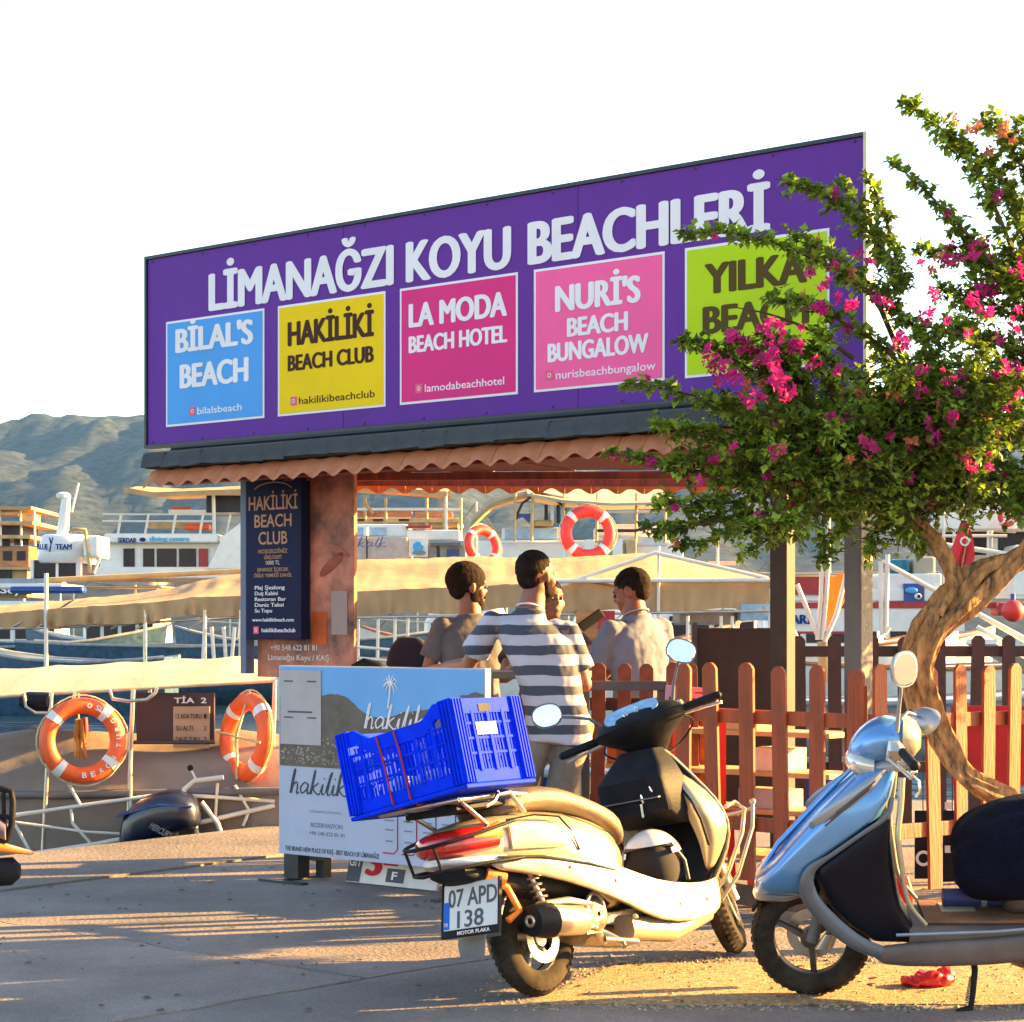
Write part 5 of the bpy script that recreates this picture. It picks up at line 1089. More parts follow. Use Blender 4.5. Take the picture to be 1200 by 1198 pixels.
# branches: from the crown heart to the tips seen in the photograph
BR = []
def br(a, b_, bend=0, dens=1, r=.012, spread=.16):
    BR.append((a, b_, bend, dens, r, spread))
heart = [Q(1080, 600, .1), Q(1020, 560, .1), Q(1130, 560, .2), Q(1180, 520, .1), Q(960, 530, .05), Q(1060, 480, .1)]
def tip(px, py, dy=0): return P(px, py, TY+dy)
for (a, b_, be, de, sp_) in [
    (tip(1200, 330, .1), tip(1062, 122, -.2), .12, 1.1, .07), (tip(1230, 300, .2), tip(1110, 165, -.1), .1, 1.2, .09), (tip(1240, 280), tip(1150, 140, .1), .1, 1.3, .1), (tip(1240, 260), tip(1190, 150), .05, 1.4, .12),
    (tip(1180, 330), tip(1045, 190, -.1), .06, .7, .04), (tip(1150, 360), tip(1110, 250, 0), .05, .8, .07), (tip(1250, 420), tip(1170, 210, 0), .08, 1.2, .12),
    (tip(1060, 330, 0), tip(925, 215, -.2), .1, 1.2, .07), (tip(1040, 360), tip(805, 275, -.3), .1, .9, .05), (tip(1050, 340), tip(985, 215, -.1), .05, .9, .06), (tip(1060, 340), tip(1020, 210, 0), .03, .9, .06),
    (tip(1000, 420), tip(860, 360, -.2), .06, 0.0, .04), (tip(1100, 420), tip(930, 280, -.1), .1, 1.1, .09), (tip(1080, 450), tip(905, 350, -.2), .1, 1.0, .07), (tip(1020, 450, 0), tip(915, 405, -.2), .04, 1.2, .08),
    (tip(960, 520, 0), tip(800, 400, -.3), .1, 1.2, .08), (tip(930, 520), tip(830, 470, -.3), .05, 1.6, .1), (tip(950, 500), tip(860, 400, -.3), .08, 1.8, .1), (tip(970, 500), tip(905, 400, -.3), .06, 2.0, .11), (tip(980, 500), tip(960, 395, -.2), .04, 1.8, .11),
    (tip(930, 510), tip(735, 450, -.3), .05, .8, .045), (tip(900, 530), tip(770, 500, -.3), .02, 1.3, .08), (tip(900, 550), tip(790, 540, -.2), .02, 1.8, .12), (tip(880, 570), tip(715, 530, -.2), .0, .8, .05), (tip(900, 580), tip(770, 590, -.1), -.04, 1.6, .1),
    (tip(880, 600), tip(760, 620, -.1), -.04, 1.1, .06), (tip(900, 600), tip(800, 640, -.1), -.05, 1.0, .06), (tip(930, 600), tip(870, 650, -.1), -.04, 1.0, .07), (tip(1000, 600), tip(960, 655, -.1), -.04, 1.4, .09), (tip(1040, 600), tip(1020, 650, 0), -.04, 1.4, .09),
    (tip(1000, 560), tip(1080, 640, 0), -.03, 1.2, .09), (tip(1130, 600), tip(1090, 560, 0), 0, 1.8, .14), (tip(1240, 560), tip(1110, 590, 0), .03, 1.6, .12), (tip(1240, 500), tip(1120, 520, 0), .03, 2, .15), (tip(1250, 470), tip(1100, 430, .1), .05, 1.8, .14),
    (tip(1250, 400), tip(1110, 340, .1), .05, 1.6, .13), (tip(1250, 360), tip(1080, 290, .1), .06, 1.2, .1), (tip(1230, 580), tip(1160, 560, .1), 0, 2, .13), (tip(1250, 440), tip(1160, 400, .1), 0, 1.6, .14), (tip(1200, 480), tip(1140, 470, 0), 0, 2, .15),
    (tip(1240, 330), tip(1180, 300, .2), .05, 1.3, .12), (tip(1150, 400), tip(1060, 380, 0), .03, 1.2, .1), (tip(1130, 450), tip(1040, 440, 0), .03, 1.3, .1), (tip(1240, 600), tip(1195, 600, -.1), .0, 1.8, .08)]:
    br(a, b_, be, de, .012, sp_)
for (a, b_) in (((1240, 400), (1170, 330)), ((1240, 380), (1130, 300)), ((1230, 440), (1110, 380))):
    br(tip(a[0], a[1], .1), tip(b_[0], b_[1], random.uniform(-.2, .2)), .08, 1.5, .01, .12)
for _ in range(58):                       # dense heart of the crown
    c = random.choice(heart); a = c+Vector((random.uniform(-.25, .25), random.uniform(-.2, .3), random.uniform(-.12, .15)))
    px = random.uniform(840, 1215); py = random.uniform(470, 628) if px < 1020 else random.uniform(400, 605)
    br(a, P(px, py, TY+random.uniform(-.35, .35)), random.uniform(-.05, .1), 1.5, .009, .15)
for _ in range(64):                       # unseen branches at the right, added and shaped to shade the left ground
    a = tip(1260, 560, .1)+Vector((rnd(0, .3), rnd(-.1, .3), rnd(-.1, .1)))
    br(a, Vector((rnd(3.4, 4.9), rnd(9.98, 10.7), rnd(1.85, 2.7))), rnd(.02, .12), 1.15, .012, .22)
tw = MB(); leaves = []; flowers = []
def leaf(b, p, d, s_, up):
    d = d.normalized(); sd_ = d.cross(up); sd_ = sd_.normalized() if sd_.length > 1e-3 else Vector((1, 0, 0)); nn = sd_.cross(d)
    o = len(b.v); w_ = s_*.36; f_ = nn*s_*.12
    b.v += [p, p+d*s_*.45+sd_*w_+f_, p+d*s_-f_*.8, p+d*s_*.45-sd_*w_+f_, p+d*s_*.5]
    b.f += [(o, o+1, o+4), (o+1, o+2, o+4), (o+2, o+3, o+4), (o+3, o, o+4)]
LA, LB = MB(), MB()
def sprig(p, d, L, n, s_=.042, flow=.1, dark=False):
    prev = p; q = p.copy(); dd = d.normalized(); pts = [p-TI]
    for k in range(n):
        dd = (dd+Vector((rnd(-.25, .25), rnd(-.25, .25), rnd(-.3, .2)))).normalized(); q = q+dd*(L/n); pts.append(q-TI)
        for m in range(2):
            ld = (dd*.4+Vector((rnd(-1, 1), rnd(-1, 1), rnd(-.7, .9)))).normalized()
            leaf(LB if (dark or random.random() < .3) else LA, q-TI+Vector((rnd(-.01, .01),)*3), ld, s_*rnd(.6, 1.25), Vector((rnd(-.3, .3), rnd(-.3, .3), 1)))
    tw.tube(pts[::max(1, n//3)]+[pts[-1]], .0022, 3, cap=False)
    if random.random() < flow: flowers.append(q.copy())
for (a, b_, bend, dens, r, spread) in BR:
    L = (b_-a).length; mid = (a+b_)/2+Vector((rnd(-.03, .03), rnd(-.05, .05), bend*L)); ps = smooth_path([a, a.lerp(mid, .5)+Vector((0, 0, bend*L*.3)), mid, mid.lerp(b_, .5)+Vector((0, 0, bend*L*.3)), b_], 8)
    m = len(ps); tw.tube([p-TI for p in ps], [r*(1-.8*i/(m-1)) for i in range(m)], 5)
    cnt = int(L*85*dens)
    for i in range(cnt):
        t = i/max(1, cnt-1); p = ps[min(m-1, int(t*(m-1)+random.random()))]; axis = (ps[-1]-ps[max(0, m-6)]).normalized()
        d = (axis*.5+Vector((rnd(-1, 1), rnd(-1, 1), rnd(-.8, 1)))).normalized()
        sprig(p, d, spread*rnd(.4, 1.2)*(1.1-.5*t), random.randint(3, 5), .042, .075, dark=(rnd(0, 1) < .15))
print('leaves', len(LA.f)//4+len(LB.f)//4, 'flowers', len(flowers))
obj('twigs', tw, mat('twig', (.09, .05, .03), .85, var=.3), tree, 60)['kind'] = 'stuff'
o = obj('leaves', LA, m_leaf, tree, 0); o['kind'] = 'stuff'
o = obj('dark_leaves', LB, m_leaf2, tree, 0); o['kind'] = 'stuff'  # darker leaves, picked at random along the sprigs
# bract clusters: a handful of shapes shared by every cluster
def cluster_mesh(material, n, R_):
    b = MB()
    for k in range(n):
        c = Vector((rnd(-1, 1), rnd(-1, 1), rnd(-1, 1)))*R_*.6; ax = Vector((rnd(-1, 1), rnd(-1, 1), rnd(-1, 1))).normalized()
        for j in range(3):
            d = (Matrix.Rotation(2*math.pi*j/3, 3, ax) @ ax.orthogonal().normalized())+ax*.5; leaf(b, c, d, rnd(.024, .034), ax)
    return b.mesh('flower_cluster', material, 0)
CL = [cluster_mesh(m_flow, 5, .03) for _ in range(4)]+[cluster_mesh(m_flow, 11, .06) for _ in range(3)]; CF = [cluster_mesh(m_flow2, 4, .03) for _ in range(3)]
def put_flower(p, me, s_=1):
    o = link(bpy.data.objects.new('flower_cluster', me), tree); o.location = p-TI; o.rotation_euler = (rnd(0, 6), rnd(0, 6), rnd(0, 6)); o.scale = (s_,)*3
random.shuffle(flowers)
for p in flowers[:340]: put_flower(p+Vector((0, -.03, .01)), random.choice(CL[:4]) if random.random() < .72 else random.choice(CF))
for (px, py, dy, rr) in ((870, 405, -.35, 22), (905, 410, -.35, 26), (925, 400, -.35, 24), (840, 425, -.35, 18), (910, 440, -.4, 22), (945, 415, -.3, 18), (880, 400, -.35, 20), (984, 430, -.3, 8), (1125, 305, -.1, 14), (830, 285, -.35, 9), (972, 345, -.25, 12), (1010, 300, -.2, 12), (965, 360, -.2, 12), (1150, 330, 0, 12),
                         (905, 535, -.3, 10), (975, 492, -.3, 14), (960, 325, -.2, 12), (850, 440, -.4, 16), (930, 455, -.4, 14), (885, 470, -.4, 10), (1000, 360, -.3, 14), (1050, 395, -.3, 10), (1090, 370, -.2, 10), (1150, 290, -.1, 12), (1130, 540, -.3, 9), (820, 560, -.3, 8), (1020, 520, -.35, 10), (860, 520, -.4, 9), (1100, 510, -.2, 8), (1195, 320, -.1, 8), (1190, 430, -.1, 10), (1130, 440, -.1, 10), (760, 450, -.35, 8), (1165, 345, 0, 10)):
    for k in range(max(1, int(rr/5))): put_flower(P(px+rnd(-rr, rr), py+rnd(-rr, rr)*.8, TY+dy+rnd(-.08, .05)), random.choice(CL), rnd(.7, 1.05))
for k in range(26):
    px = rnd(1030, 1200); py = rnd(250, 560); put_flower(P(px, py, TY-.25+rnd(-.1, .1)), random.choice(CL), rnd(.6, .9))
for (px, py) in ((960, 285), (1000, 320), (940, 350), (985, 455), (1005, 460), (1065, 455), (1120, 140), (1140, 150), (1175, 150), (1185, 165), (1160, 175), (1100, 300), (1090, 315), (1110, 500), (1130, 490)):
    put_flower(P(px, py, TY-.1), random.choice(CF), rnd(.8, 1.3))
# ------------------------------------------------ moored boats
m_wht = mat('white_gelcoat', (.68, .66, .62), .3, var=.05, coat=.4, dirt=.12)
m_can = mat('tan_canvas', (.40, .25, .12), .85, var=.14, scale=2, bump=.6, bscale=9, dirt=.25)
m_canw = mat('white_canvas', (.40, .34, .24), .85, var=.06, scale=2, bump=.5, bscale=9, dirt=.1)
m_grayc = mat('grey_tarpaulin', (.21, .165, .135), .8, var=.14, scale=2, bump=.7, bscale=7, dirt=.2)
m_win = mat('dark_window', (.012, .004, .012), .3, var=.3, spec=.3)
m_bluw = mat('blue_window', (.2, .34, .5), .15, var=.2, coat=.5)
m_wood = mat('varnished_wood', (.34, .13, .035), .35, var=.3, scale=3, coat=.4, stretch=(1, 1, 6))
m_woody = mat('pale_wood', (.5, .32, .13), .5, var=.2, scale=3)
m_pole = mat('white_pole', (.66, .6, .52), .35, var=.08)
m_stain = mat('stainless_pole', (.5, .45, .4), .3, .7, var=.15)
m_bred = mat('boat_red', (.35, .01, .015), .4, var=.15)
m_bblue = mat('boat_blue', (.01, .05, .25), .35, var=.2)
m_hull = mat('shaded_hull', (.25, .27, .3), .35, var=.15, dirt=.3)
m_ring = mat('lifebuoy_orange', (.8, .1, .012), .5, var=.1); m_ringr = mat('lifebuoy_red', (.65, .03, .02), .5, var=.1)
m_shade_hull = mat('shade_blue_hull', (.035, .085, .15), .35, var=.3)  # blue-grey of hull sides in shade, put into the paint colour
m_rope = mat('pale_rope', (.55, .42, .24), .9, var=.3, bump=.5)
m_bluetxt = print_mat('navy_text', (.01, .03, .16)); m_cyan = print_mat('cyan_text', (.08, .35, .6))
def Mf(x, y, z=0, rz=0): return T(x, y, z) @ rot(rz, 'Z')
def far_boat(label, cx, Y, L, B, hullm, sheer=1.6, rz=0, cat='boat', bow=-1):
    """root at the waterline amidships; local x along the hull, bow towards bow*x"""
    root = thing('boat', label, cat, M=Mf(cx, Y, WZ, rz)); h = MB(); rs = []
    for t, w_, zt in ((0, .62, sheer*.9), (.12, .85, sheer*.86), (.35, 1, sheer*.82), (.6, .97, sheer*.86), (.8, .75, sheer*.96), (.93, .38, sheer*1.08), (1.0, .03, sheer*1.2)):
        x = bow*(t-.5)*L+bow*(.03*L if t == 1 else 0); b_ = B/2*w_
        rs.append([(x-bow*t*.0, -b_, zt), (x-bow*.02*L*t, -b_*.86, zt*.35), (x-bow*.05*L*t, -b_*.4, -.3), (x-bow*.05*L*t, b_*.4, -.3), (x-bow*.02*L*t, b_*.86, zt*.35), (x, b_, zt)])
    h.rings(rs); obj('hull', h, hullm, root, 50)
    rb = MB()
    for sg in (-1, 1): rb.tube([(q[0].x if hasattr(q[0], 'x') else q[0][0], (q[0] if sg < 0 else q[5])[1], (q[0][2])) for q in rs], .05, 6)
    obj('rubbing_strake', rb, m_hull if hullm != m_wht else m_wood, root, 60)
    return root
class Loc:                                # turn pixels of the photograph into a boat's own frame
    def __init__(s, root, Y): s.r = root; s.i = root.matrix_world.inverted(); s.Y = Y
    def p(s, px, py, dy=0): return s.i @ P(px, py, s.Y+dy)
    def box(s, name, px0, py0, px1, py1, mt, d0=0, d1=1.0, parent=None, bev=.0):
        a, b_ = P(px0, py1, s.Y), P(px1, py0, s.Y)
        return obj(name, MB().span((a.x, s.Y+d0, a.z), (b_.x, s.Y+d1, b_.z)).local(s.i), mt, parent or s.r, 0, bev)
    def pipe(s, name, pts, r, mt, d=0, parent=None):
        return obj(name, MB().tube([s.p(x, y, d) for x, y in pts], r, 8), mt, parent or s.r, 60)
def _local(self, M): self.v = [M @ v for v in self.v]; return self
MB.local = _local
def canopy(root, loc, edge, ridge_, drop, mt, depth=1.5, fold=.03, nx=60, name='canopy', ridge_at=.6, par=None):
    """edge / ridge_: pixel polylines of the near edge and of the ridge behind it"""
    def at(pl, x):
        for (a, ya), (b_, yb) in zip(pl, pl[1:]):
            if x <= b_: return ya+(yb-ya)*max(0, (x-a))/(b_-a)
        return pl[-1][1]
    x0, x1 = edge[0][0], edge[-1][0]; b = MB(); top = []; val = []
    for i in range(nx+1):
        px = x0+(x1-x0)*i/nx; e = P(px, at(edge, px), loc.Y); r_ = P(px, at(ridge_, px), loc.Y+depth*ridge_at); r_.x = e.x
        bk = e+Vector((0, depth, 0)); row = []
        for k in range(7):
            t = k/6; q = e.lerp(r_, t); q.z -= .035*math.sin(math.pi*t)+.012*noise.noise(Vector((px*.06, t*3, 1))); row.append(loc.i @ q)
        for k in range(1, 5):
            t = k/4; q = r_.lerp(bk, t); row.append(loc.i @ q)
        top.append(row)
        vr = []
        for k in range(5):
            t = k/4; fx = math.sin(px*.33+math.sin(px*.11)*2)*fold*t+noise.noise(Vector((px*.09, t, 7)))*fold; d_ = drop*(1+.08*math.sin(px*.05))
            vr.append(loc.i @ (e+Vector((0, -.01+fx, -d_*t))))
        val.append(vr)
    b.rings(top, False, False); c = obj(name, b, mt, par or root, 60)
    v = MB().rings(val, False, False); obj('valance', v, mt, c, 60)
    return c

# 1 wooden gulet at the far left
b1 = far_boat('wooden gulet with pale yellow decks at the far left', (10-600)/FPX*62, 62, 9, 3.4, m_shade_hull, 1.9, R(4), bow=1); l = Loc(b1, 61)
l.box('deck_house', -60, 640, 34, 665, m_wood, 0, 2.4, bev=.02); l.box('window', -40, 668, 14, 679, m_win, -.06, 0); l.box('deck', -70, 665, 38, 668, m_woody, -.3, 2.8); l.box('deck_house', -60, 668, 32, 700, m_woody, .0, 2.2, bev=.02)
l.box('window', 2, 631, 12, 640, m_win, -.04, 0); l.box('deck', -70, 628, 40, 632, m_woody, -.5, 3); l.box('cabin', -60, 617, 26, 628, m_win, 0, 2); l.box('window', 17, 632, 34, 639, m_win, -.05, 0)
l.box('upper_deck', -70, 612, 44, 616, m_woody, -.6, 3); l.box('deck_rail', -70, 602, 26, 605, m_woody, -.5, -.4); l.box('sun_roof', -70, 595, 42, 599, m_can, -.6, 3)
for x in (-30, 0, 24, 40): l.pipe('stanchion', [(x, 597), (x+1, 640)], .035, m_pole, -.4)
for x in (4, 20): l.box('window', x, 646, x+10, 657, m_win, -.05, 0)
l.box('deck_box', 26, 603, 42, 613, m_woody, -.3, .6); l.box('name_board', -40, 684, 40, 697, m_win, -.5, -.3)
lettering('Seyir', P(20, 690, 60.4).x-b1.location.x, (HORIZON-696)/FPX*60.4+CAM_H-WZ, .9, .22, P(0, 0, 60.4).y-.02-b1.location.y-.9, m_white, b1, .02) 
# 2 team boat with the white wheelhouse
b2 = far_boat('white boat with a team name on its rounded wheelhouse top', (75-600)/FPX*52, 52, 5.6, 2.4, m_shade_hull, 1.6, R(-6), bow=-1); l = Loc(b2, 51)
w_ = MB(); a, c_ = P(40, 657, 51), P(98, 628, 51)
w_.rings([sec((( a.x+c_.x)/2, 52, z), ((c_.x-a.x)/2*k, 0, 0), (0, 1.0*k, 0), 4, 24) for z, k in ((a.z-.06, .97), (a.z+.02, 1.04), (a.z+.3, 1.02), (c_.z, .9), (c_.z+.05, .8))]); hd_ = obj('wheelhouse_top', w_.local(b2.matrix_world.inverted()), m_wht, b2, 50)
l.box('wheelhouse', 36, 656, 94, 678, m_win, .2, 1.8, bev=.03); l.box('window_post', 64, 656, 67, 678, m_wht, .12, .2); l.box('window_post', 88, 654, 94, 680, m_wht, .1, .2); l.box('window_post', 34, 656, 38, 680, m_wht, .1, .2)
t0 = P(42, 644, 51); lettering('BLUE', 0, 0, .28, .14, 0, m_bluetxt, b2, .03, 0, 'l').location = b2.matrix_world.inverted() @ (P(43.5, 644, 50.9))
lettering('TEAM', 0, 0, .42, .14, 0, m_bluetxt, b2, .03, 0, 'l').location = b2.matrix_world.inverted() @ (P(65, 644, 50.9))
l.pipe('emblem', [(58, 630), (60, 638), (58, 647)], .02, m_bluetxt, -.12); l.pipe('emblem', [(62, 630), (60, 638)], .02, m_bluetxt, -.12)
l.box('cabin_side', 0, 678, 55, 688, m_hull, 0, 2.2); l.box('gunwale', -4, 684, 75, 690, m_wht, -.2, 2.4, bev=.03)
mm = MB(); mm.rings([sec(P(73+ (k*5), 628-k*47, 51.5), (.15-.05*k, 0, 0), (0, .12, 0), 3, 12) for k in (0, .5, 1)]); obj('mast', mm.local(l.i), m_wht, b2, 50)
mm = MB(); mm.rings([sec(P(74, y, 51.5), (r_, 0, 0), (0, r_, 0), 2, 16) for y, r_ in ((584, .1), (583, .16), (579, .17), (577, .1))]); obj('radar', mm.local(l.i), m_wht, b2, 50)
l.pipe('antenna', [(84, 600), (92, 566)], .03, m_pole, .3); l.box('chute', 100, 628, 120, 655, m_wht, -.3, 1.0, bev=.08)
l.pipe('davit', [(100, 624), (104, 652), (106, 672)], .045, m_woody, -.3); l.pipe('davit', [(118, 652), (110, 672)], .03, m_pole, -.3); l.pipe('rail', [(80, 625), (86, 620), (100, 621), (102, 630)], .04, m_woody, -.1)
l.box('blue_boom', 20, 688, 105, 696, m_bblue, -.8, -.3, bev=.06)
# 3 diving centre boat
b3 = far_boat('long white two-deck diving boat with a canvas roof, left of and behind the banner pillar', (300-600)/FPX*60, 60, 13.5, 4.2, m_shade_hull, 2.0, R(1), bow=1); l = Loc(b3, 58.5)
l.box('saloon', 117, 636, 262, 668, m_wht, 0, 3, bev=.03); l.box('bulwark', 112, 665, 400, 679, m_wht, -.5, 3.4, bev=.05); l.box('rubbing_band', 112, 679, 400, 683, m_wood, -.55, 3.4)
for x0, x1, mt in ((145, 158, m_win), (168, 181, m_win), (184, 207, m_win), (210, 230, m_win), (233, 244, m_bred)): l.box('window', x0, 643, x1, 666, mt, -.05, 0)
l.box('roof_band', 125, 626, 258, 637, m_wht, -.4, 3.3, bev=.05)
lettering('SERDAR', 0, 0, 22/FPX*58, .14, 0, m_bluetxt, b3, .03, 0, 'l').location = b3.matrix_world.inverted() @ P(138, 636, 58.05)
lettering('diving centre', 0, 0, 47/FPX*58, .13, 0, m_cyan, b3, .03, 0, 'l').location = b3.matrix_world.inverted() @ P(175, 634, 58.05)
e_ = MB().ball(P(167, 632.5, 58.07), (.09, .02, .06), 12).local(l.i); obj('emblem', e_, m_bluetxt, b3)
for x0, x1, y in ((120, 250, 603), (120, 250, 611)): l.pipe('deck_rail', [(x0, y), (x1, y)], .03, m_pole, -.3)
for k in range(5): l.pipe('rail_post', [(138+k*32, 627), (142+k*32, 603)], .035, m_pole, -.3)
sw2 = MB(); sw2.prism([(P(242, 668, 58).x, P(242, 668, 58).z), (P(300, 668, 58).x, P(300, 668, 58).z), (P(300, 600, 58).x, P(300, 598, 58).z), (P(283, 615, 58).x, P(283, 612, 58).z), (P(262, 640, 58).x, P(255, 628, 58).z)], -58.4, -57.9, rot(R(90), 'X')).local(l.i); obj('bow_flare', sw2, m_wht, b3, 0, .05)
canopy(b3, Loc(b3, 57.8), [(145, 571), (180, 577), (285, 573), (404, 568), (524, 576)], [(145, 570), (200, 573), (285, 569), (404, 565), (524, 573)], .14, m_can, 3.2, .0)
for x in (250, 410, 522): l.pipe('roof_post', [(x, 575), (x+1, 627)], .05, m_pole, -.3)
l.box('upper_cabin', 240, 580, 284, 600, m_win, .3, 2.2); l.box('bench', 170, 612, 232, 618, m_woody, .2, 1); l.box('bench_back', 196, 597, 240, 602, m_wht, .2, .4); l.box('orange_gear', 216, 614, 245, 621, m_ring, 0, .5, bev=.05); l.box('orange_gear', 198, 593, 220, 600, m_ring, .3, .7, bev=.05)
# stern part seen right of the pillar
l.box('stern_deck', 405, 609, 540, 613, m_woody, -.3, 3); l.box('stern_rail', 405, 596, 540, 599, m_pole, -.3, -.2); l.box('seat_row', 410, 599, 482, 606, m_wood, .1, .8); l.box('seat_row', 486, 600, 530, 606, m_wood, .1, .8)
for x in (405, 428, 452, 500, 520, 540): l.pipe('roof_post', [(x, 584), (x, 628)], .045, m_woody, -.25)
l.box('locker', 484, 607, 537, 619, m_woody, -.1, 1.4, bev=.02); l.pipe('ladder', [(428, 590), (437, 602)], .05, m_woody, -.3)
for x in (416, 438, 468): l.box('window', x, 609, x+12, 611.5, m_win, -.34, -.3)
# 4 white motor boat behind the left tan canopy gap
b4 = far_boat('white cabin cruiser with a blue window band beside the banner pillar', (455-600)/FPX*48, 48, 5.2, 2.4, m_wht, 1.7, R(-3), bow=1); l = Loc(b4, 47)
l.box('cabin', 404, 614, 478, 630, m_wht, .1, 2.2, bev=.05); l.box('window_band', 407, 618, 452, 627, m_bluw, .04, .1); l.box('hull_side', 400, 630, 478, 656, mat('rosy_hull', (.5, .38, .33), .5, dirt=.25), -.2, 2.4, bev=.03)
l.pipe('fender', [(429, 618), (429, 628)], .06, m_wht, -.3); l.pipe('fender_rope', [(430, 628), (430, 655)], .02, m_pickd, -.3)
sl_ = script('kalk', 0, 0, 34/FPX*46.5, .22, 0, m_bluetxt, b4); sl_.location = b4.matrix_world.inverted() @ P(419, 641, 46.6)
l.box('cabin', 476, 621, 540, 634, m_wht, .0, 2, bev=.05); l.box('red_stripe', 476, 616, 505, 619, m_bred, -.02, .4); pc = l.box('picture_panel', 480, 632, 502, 653, m_wht, -.26, -.22)
e_ = MB().ball(P(490, 641, 46.7), (.12, .02, .12), 14).local(l.i); obj('printed_diver', e_, m_cyan, b4); e_ = MB().ball(P(491, 648, 46.7), (.16, .02, .06), 12).local(l.i); obj('printed_diver', e_, mat('grey_print', (.2, .2, .24)), b4)
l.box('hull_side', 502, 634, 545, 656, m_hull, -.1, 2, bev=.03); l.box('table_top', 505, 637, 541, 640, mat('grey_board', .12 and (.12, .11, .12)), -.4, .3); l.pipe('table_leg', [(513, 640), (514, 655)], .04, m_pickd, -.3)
l.box('window', 524, 644, 538, 655, m_bblue, -.14, -.1)
# 5 awning boat in the middle
b5 = far_boat('white excursion boat with arched beige awnings behind the striped man', (660-600)/FPX*46, 46, 7.5, 3, m_wht, 1.9, R(2), bow=1); l = Loc(b5, 45)
l.box('cabin', 588, 618, 660, 634, m_wht, 0, 2.4, bev=.05); l.box('window_band', 592, 620, 652, 632, m_bluw, -.05, 0); l.box('hull_side', 560, 634, 800, 662, m_wht, -.3, 2.6, bev=.04)
l.box('cabin', 700, 614, 775, 628, m_wht, .2, 2.2, bev=.04); l.box('window_band', 728, 630, 780, 640, mat('pale_glass', (.4, .48, .55), .15), -.36, -.3)
canopy(b5, Loc(b5, 44.6), [(552, 612), (575, 590), (600, 582), (630, 576), (660, 582), (690, 588)], [(552, 605), (575, 584), (600, 577), (630, 573), (660, 575), (690, 580)], .10, m_can, 2.4, .0, name='awning')
canopy(b5, Loc(b5, 44.2), [(618, 578), (660, 586), (720, 590), (790, 588)], [(618, 572), (660, 573), (720, 574), (790, 574)], .06, m_canw, 2.4, .0, name='awning')
for x in (604, 624, 661, 700, 746, 780): l.pipe('awning_pole', [(x, 578), (x-1, 636)], .03, m_woody, -.5)
l.pipe('awning_bow', [(603, 610), (612, 590), (630, 577), (650, 584), (664, 598)], .03, m_pickd, -.4)
for k, x in enumerate((638, 645, 652, 658)): l.box('striped_curtain', x, 592, x+4, 614, (m_pickd, m_wht, m_win, m_wht)[k], -.1, .0)
rp = MB(); rp.rings([[l.p(600, 612, -.3), l.p(606, 602, -.3), l.p(622, 602, -.3), l.p(621, 614, -.3), l.p(612, 606, -.3)], [l.p(600, 612, -.2), l.p(606, 602, -.2), l.p(622, 602, -.2), l.p(621, 614, -.2), l.p(612, 606, -.2)]]); obj('blue_flag', rp, m_bblue, b5, 0)
l.box('seat_cushion', 625, 610, 648, 617, m_woody, -.2, .5, bev=.05)
l.pipe('deck_rail', [(580, 636), (660, 636), (660, 660)], .03, m_pole, -.7); l.pipe('deck_rail', [(692, 600), (770, 600)], .025, m_pole, -.5); l.pipe('boom', [(700, 622), (745, 622), (775, 612)], .035, m_pickd, -.6)
for k in range(4): l.box('deck_chest', 684+k*0+k*16, 634, 696+k*16, 652, (m_wht, m_hull, m_wht, m_woody)[k], -.6, -.35, bev=.02)
# 6 far small boats and houses along the shore, in pale haze
hz_m = mat('far_house', (.5, .38, .3), .9, var=.2); ORD = 'first second third fourth fifth sixth seventh eighth ninth tenth eleventh twelfth thirteenth fourteenth'.split()
for i, px in enumerate((22, 60, 108, 128, 146, 160, 196, 226, 262, 420, 470, 520, 700, 760)):
    ii = int((px+400)/2100*NX); jj = (3, 5, 4, 6, 3, 5, 6, 4, 5, 5, 4, 6, 5, 4)[i]; p = hm.v[ii*(NY+1)+jj]; w_, h_ = 8+(i*5) % 6, 5+(i*3) % 4
    ho = thing('house', 'hazy pale house at the foot of the hill, %s from the left' % ORD[i], 'house', (p.x, p.y-6, p.z-1), 0, 'houses at the foot of the hill')
    obj('wall', MB().span((-w_/2, 0, -3), (w_/2, 9, h_)), hz_m, ho, 0)
    obj('roof', MB().add([(-w_/2-.5, -.5, h_), (w_/2+.5, -.5, h_), (w_/2+.5, 9.5, h_), (-w_/2-.5, 9.5, h_), (-w_/2-.5, 4.5, h_+2.2), (w_/2+.5, 4.5, h_+2.2)], [(0, 1, 5, 4), (2, 3, 4, 5), (0, 4, 3), (1, 2, 5), (0, 3, 2, 1)]), m_terra, ho, 0)
    for k in range(3): obj('window', MB().span((-w_/2+1+k*w_/3, -.1, h_-3), (-w_/2+2.4+k*w_/3, 0, h_-1.4)), m_win, ho, 0)

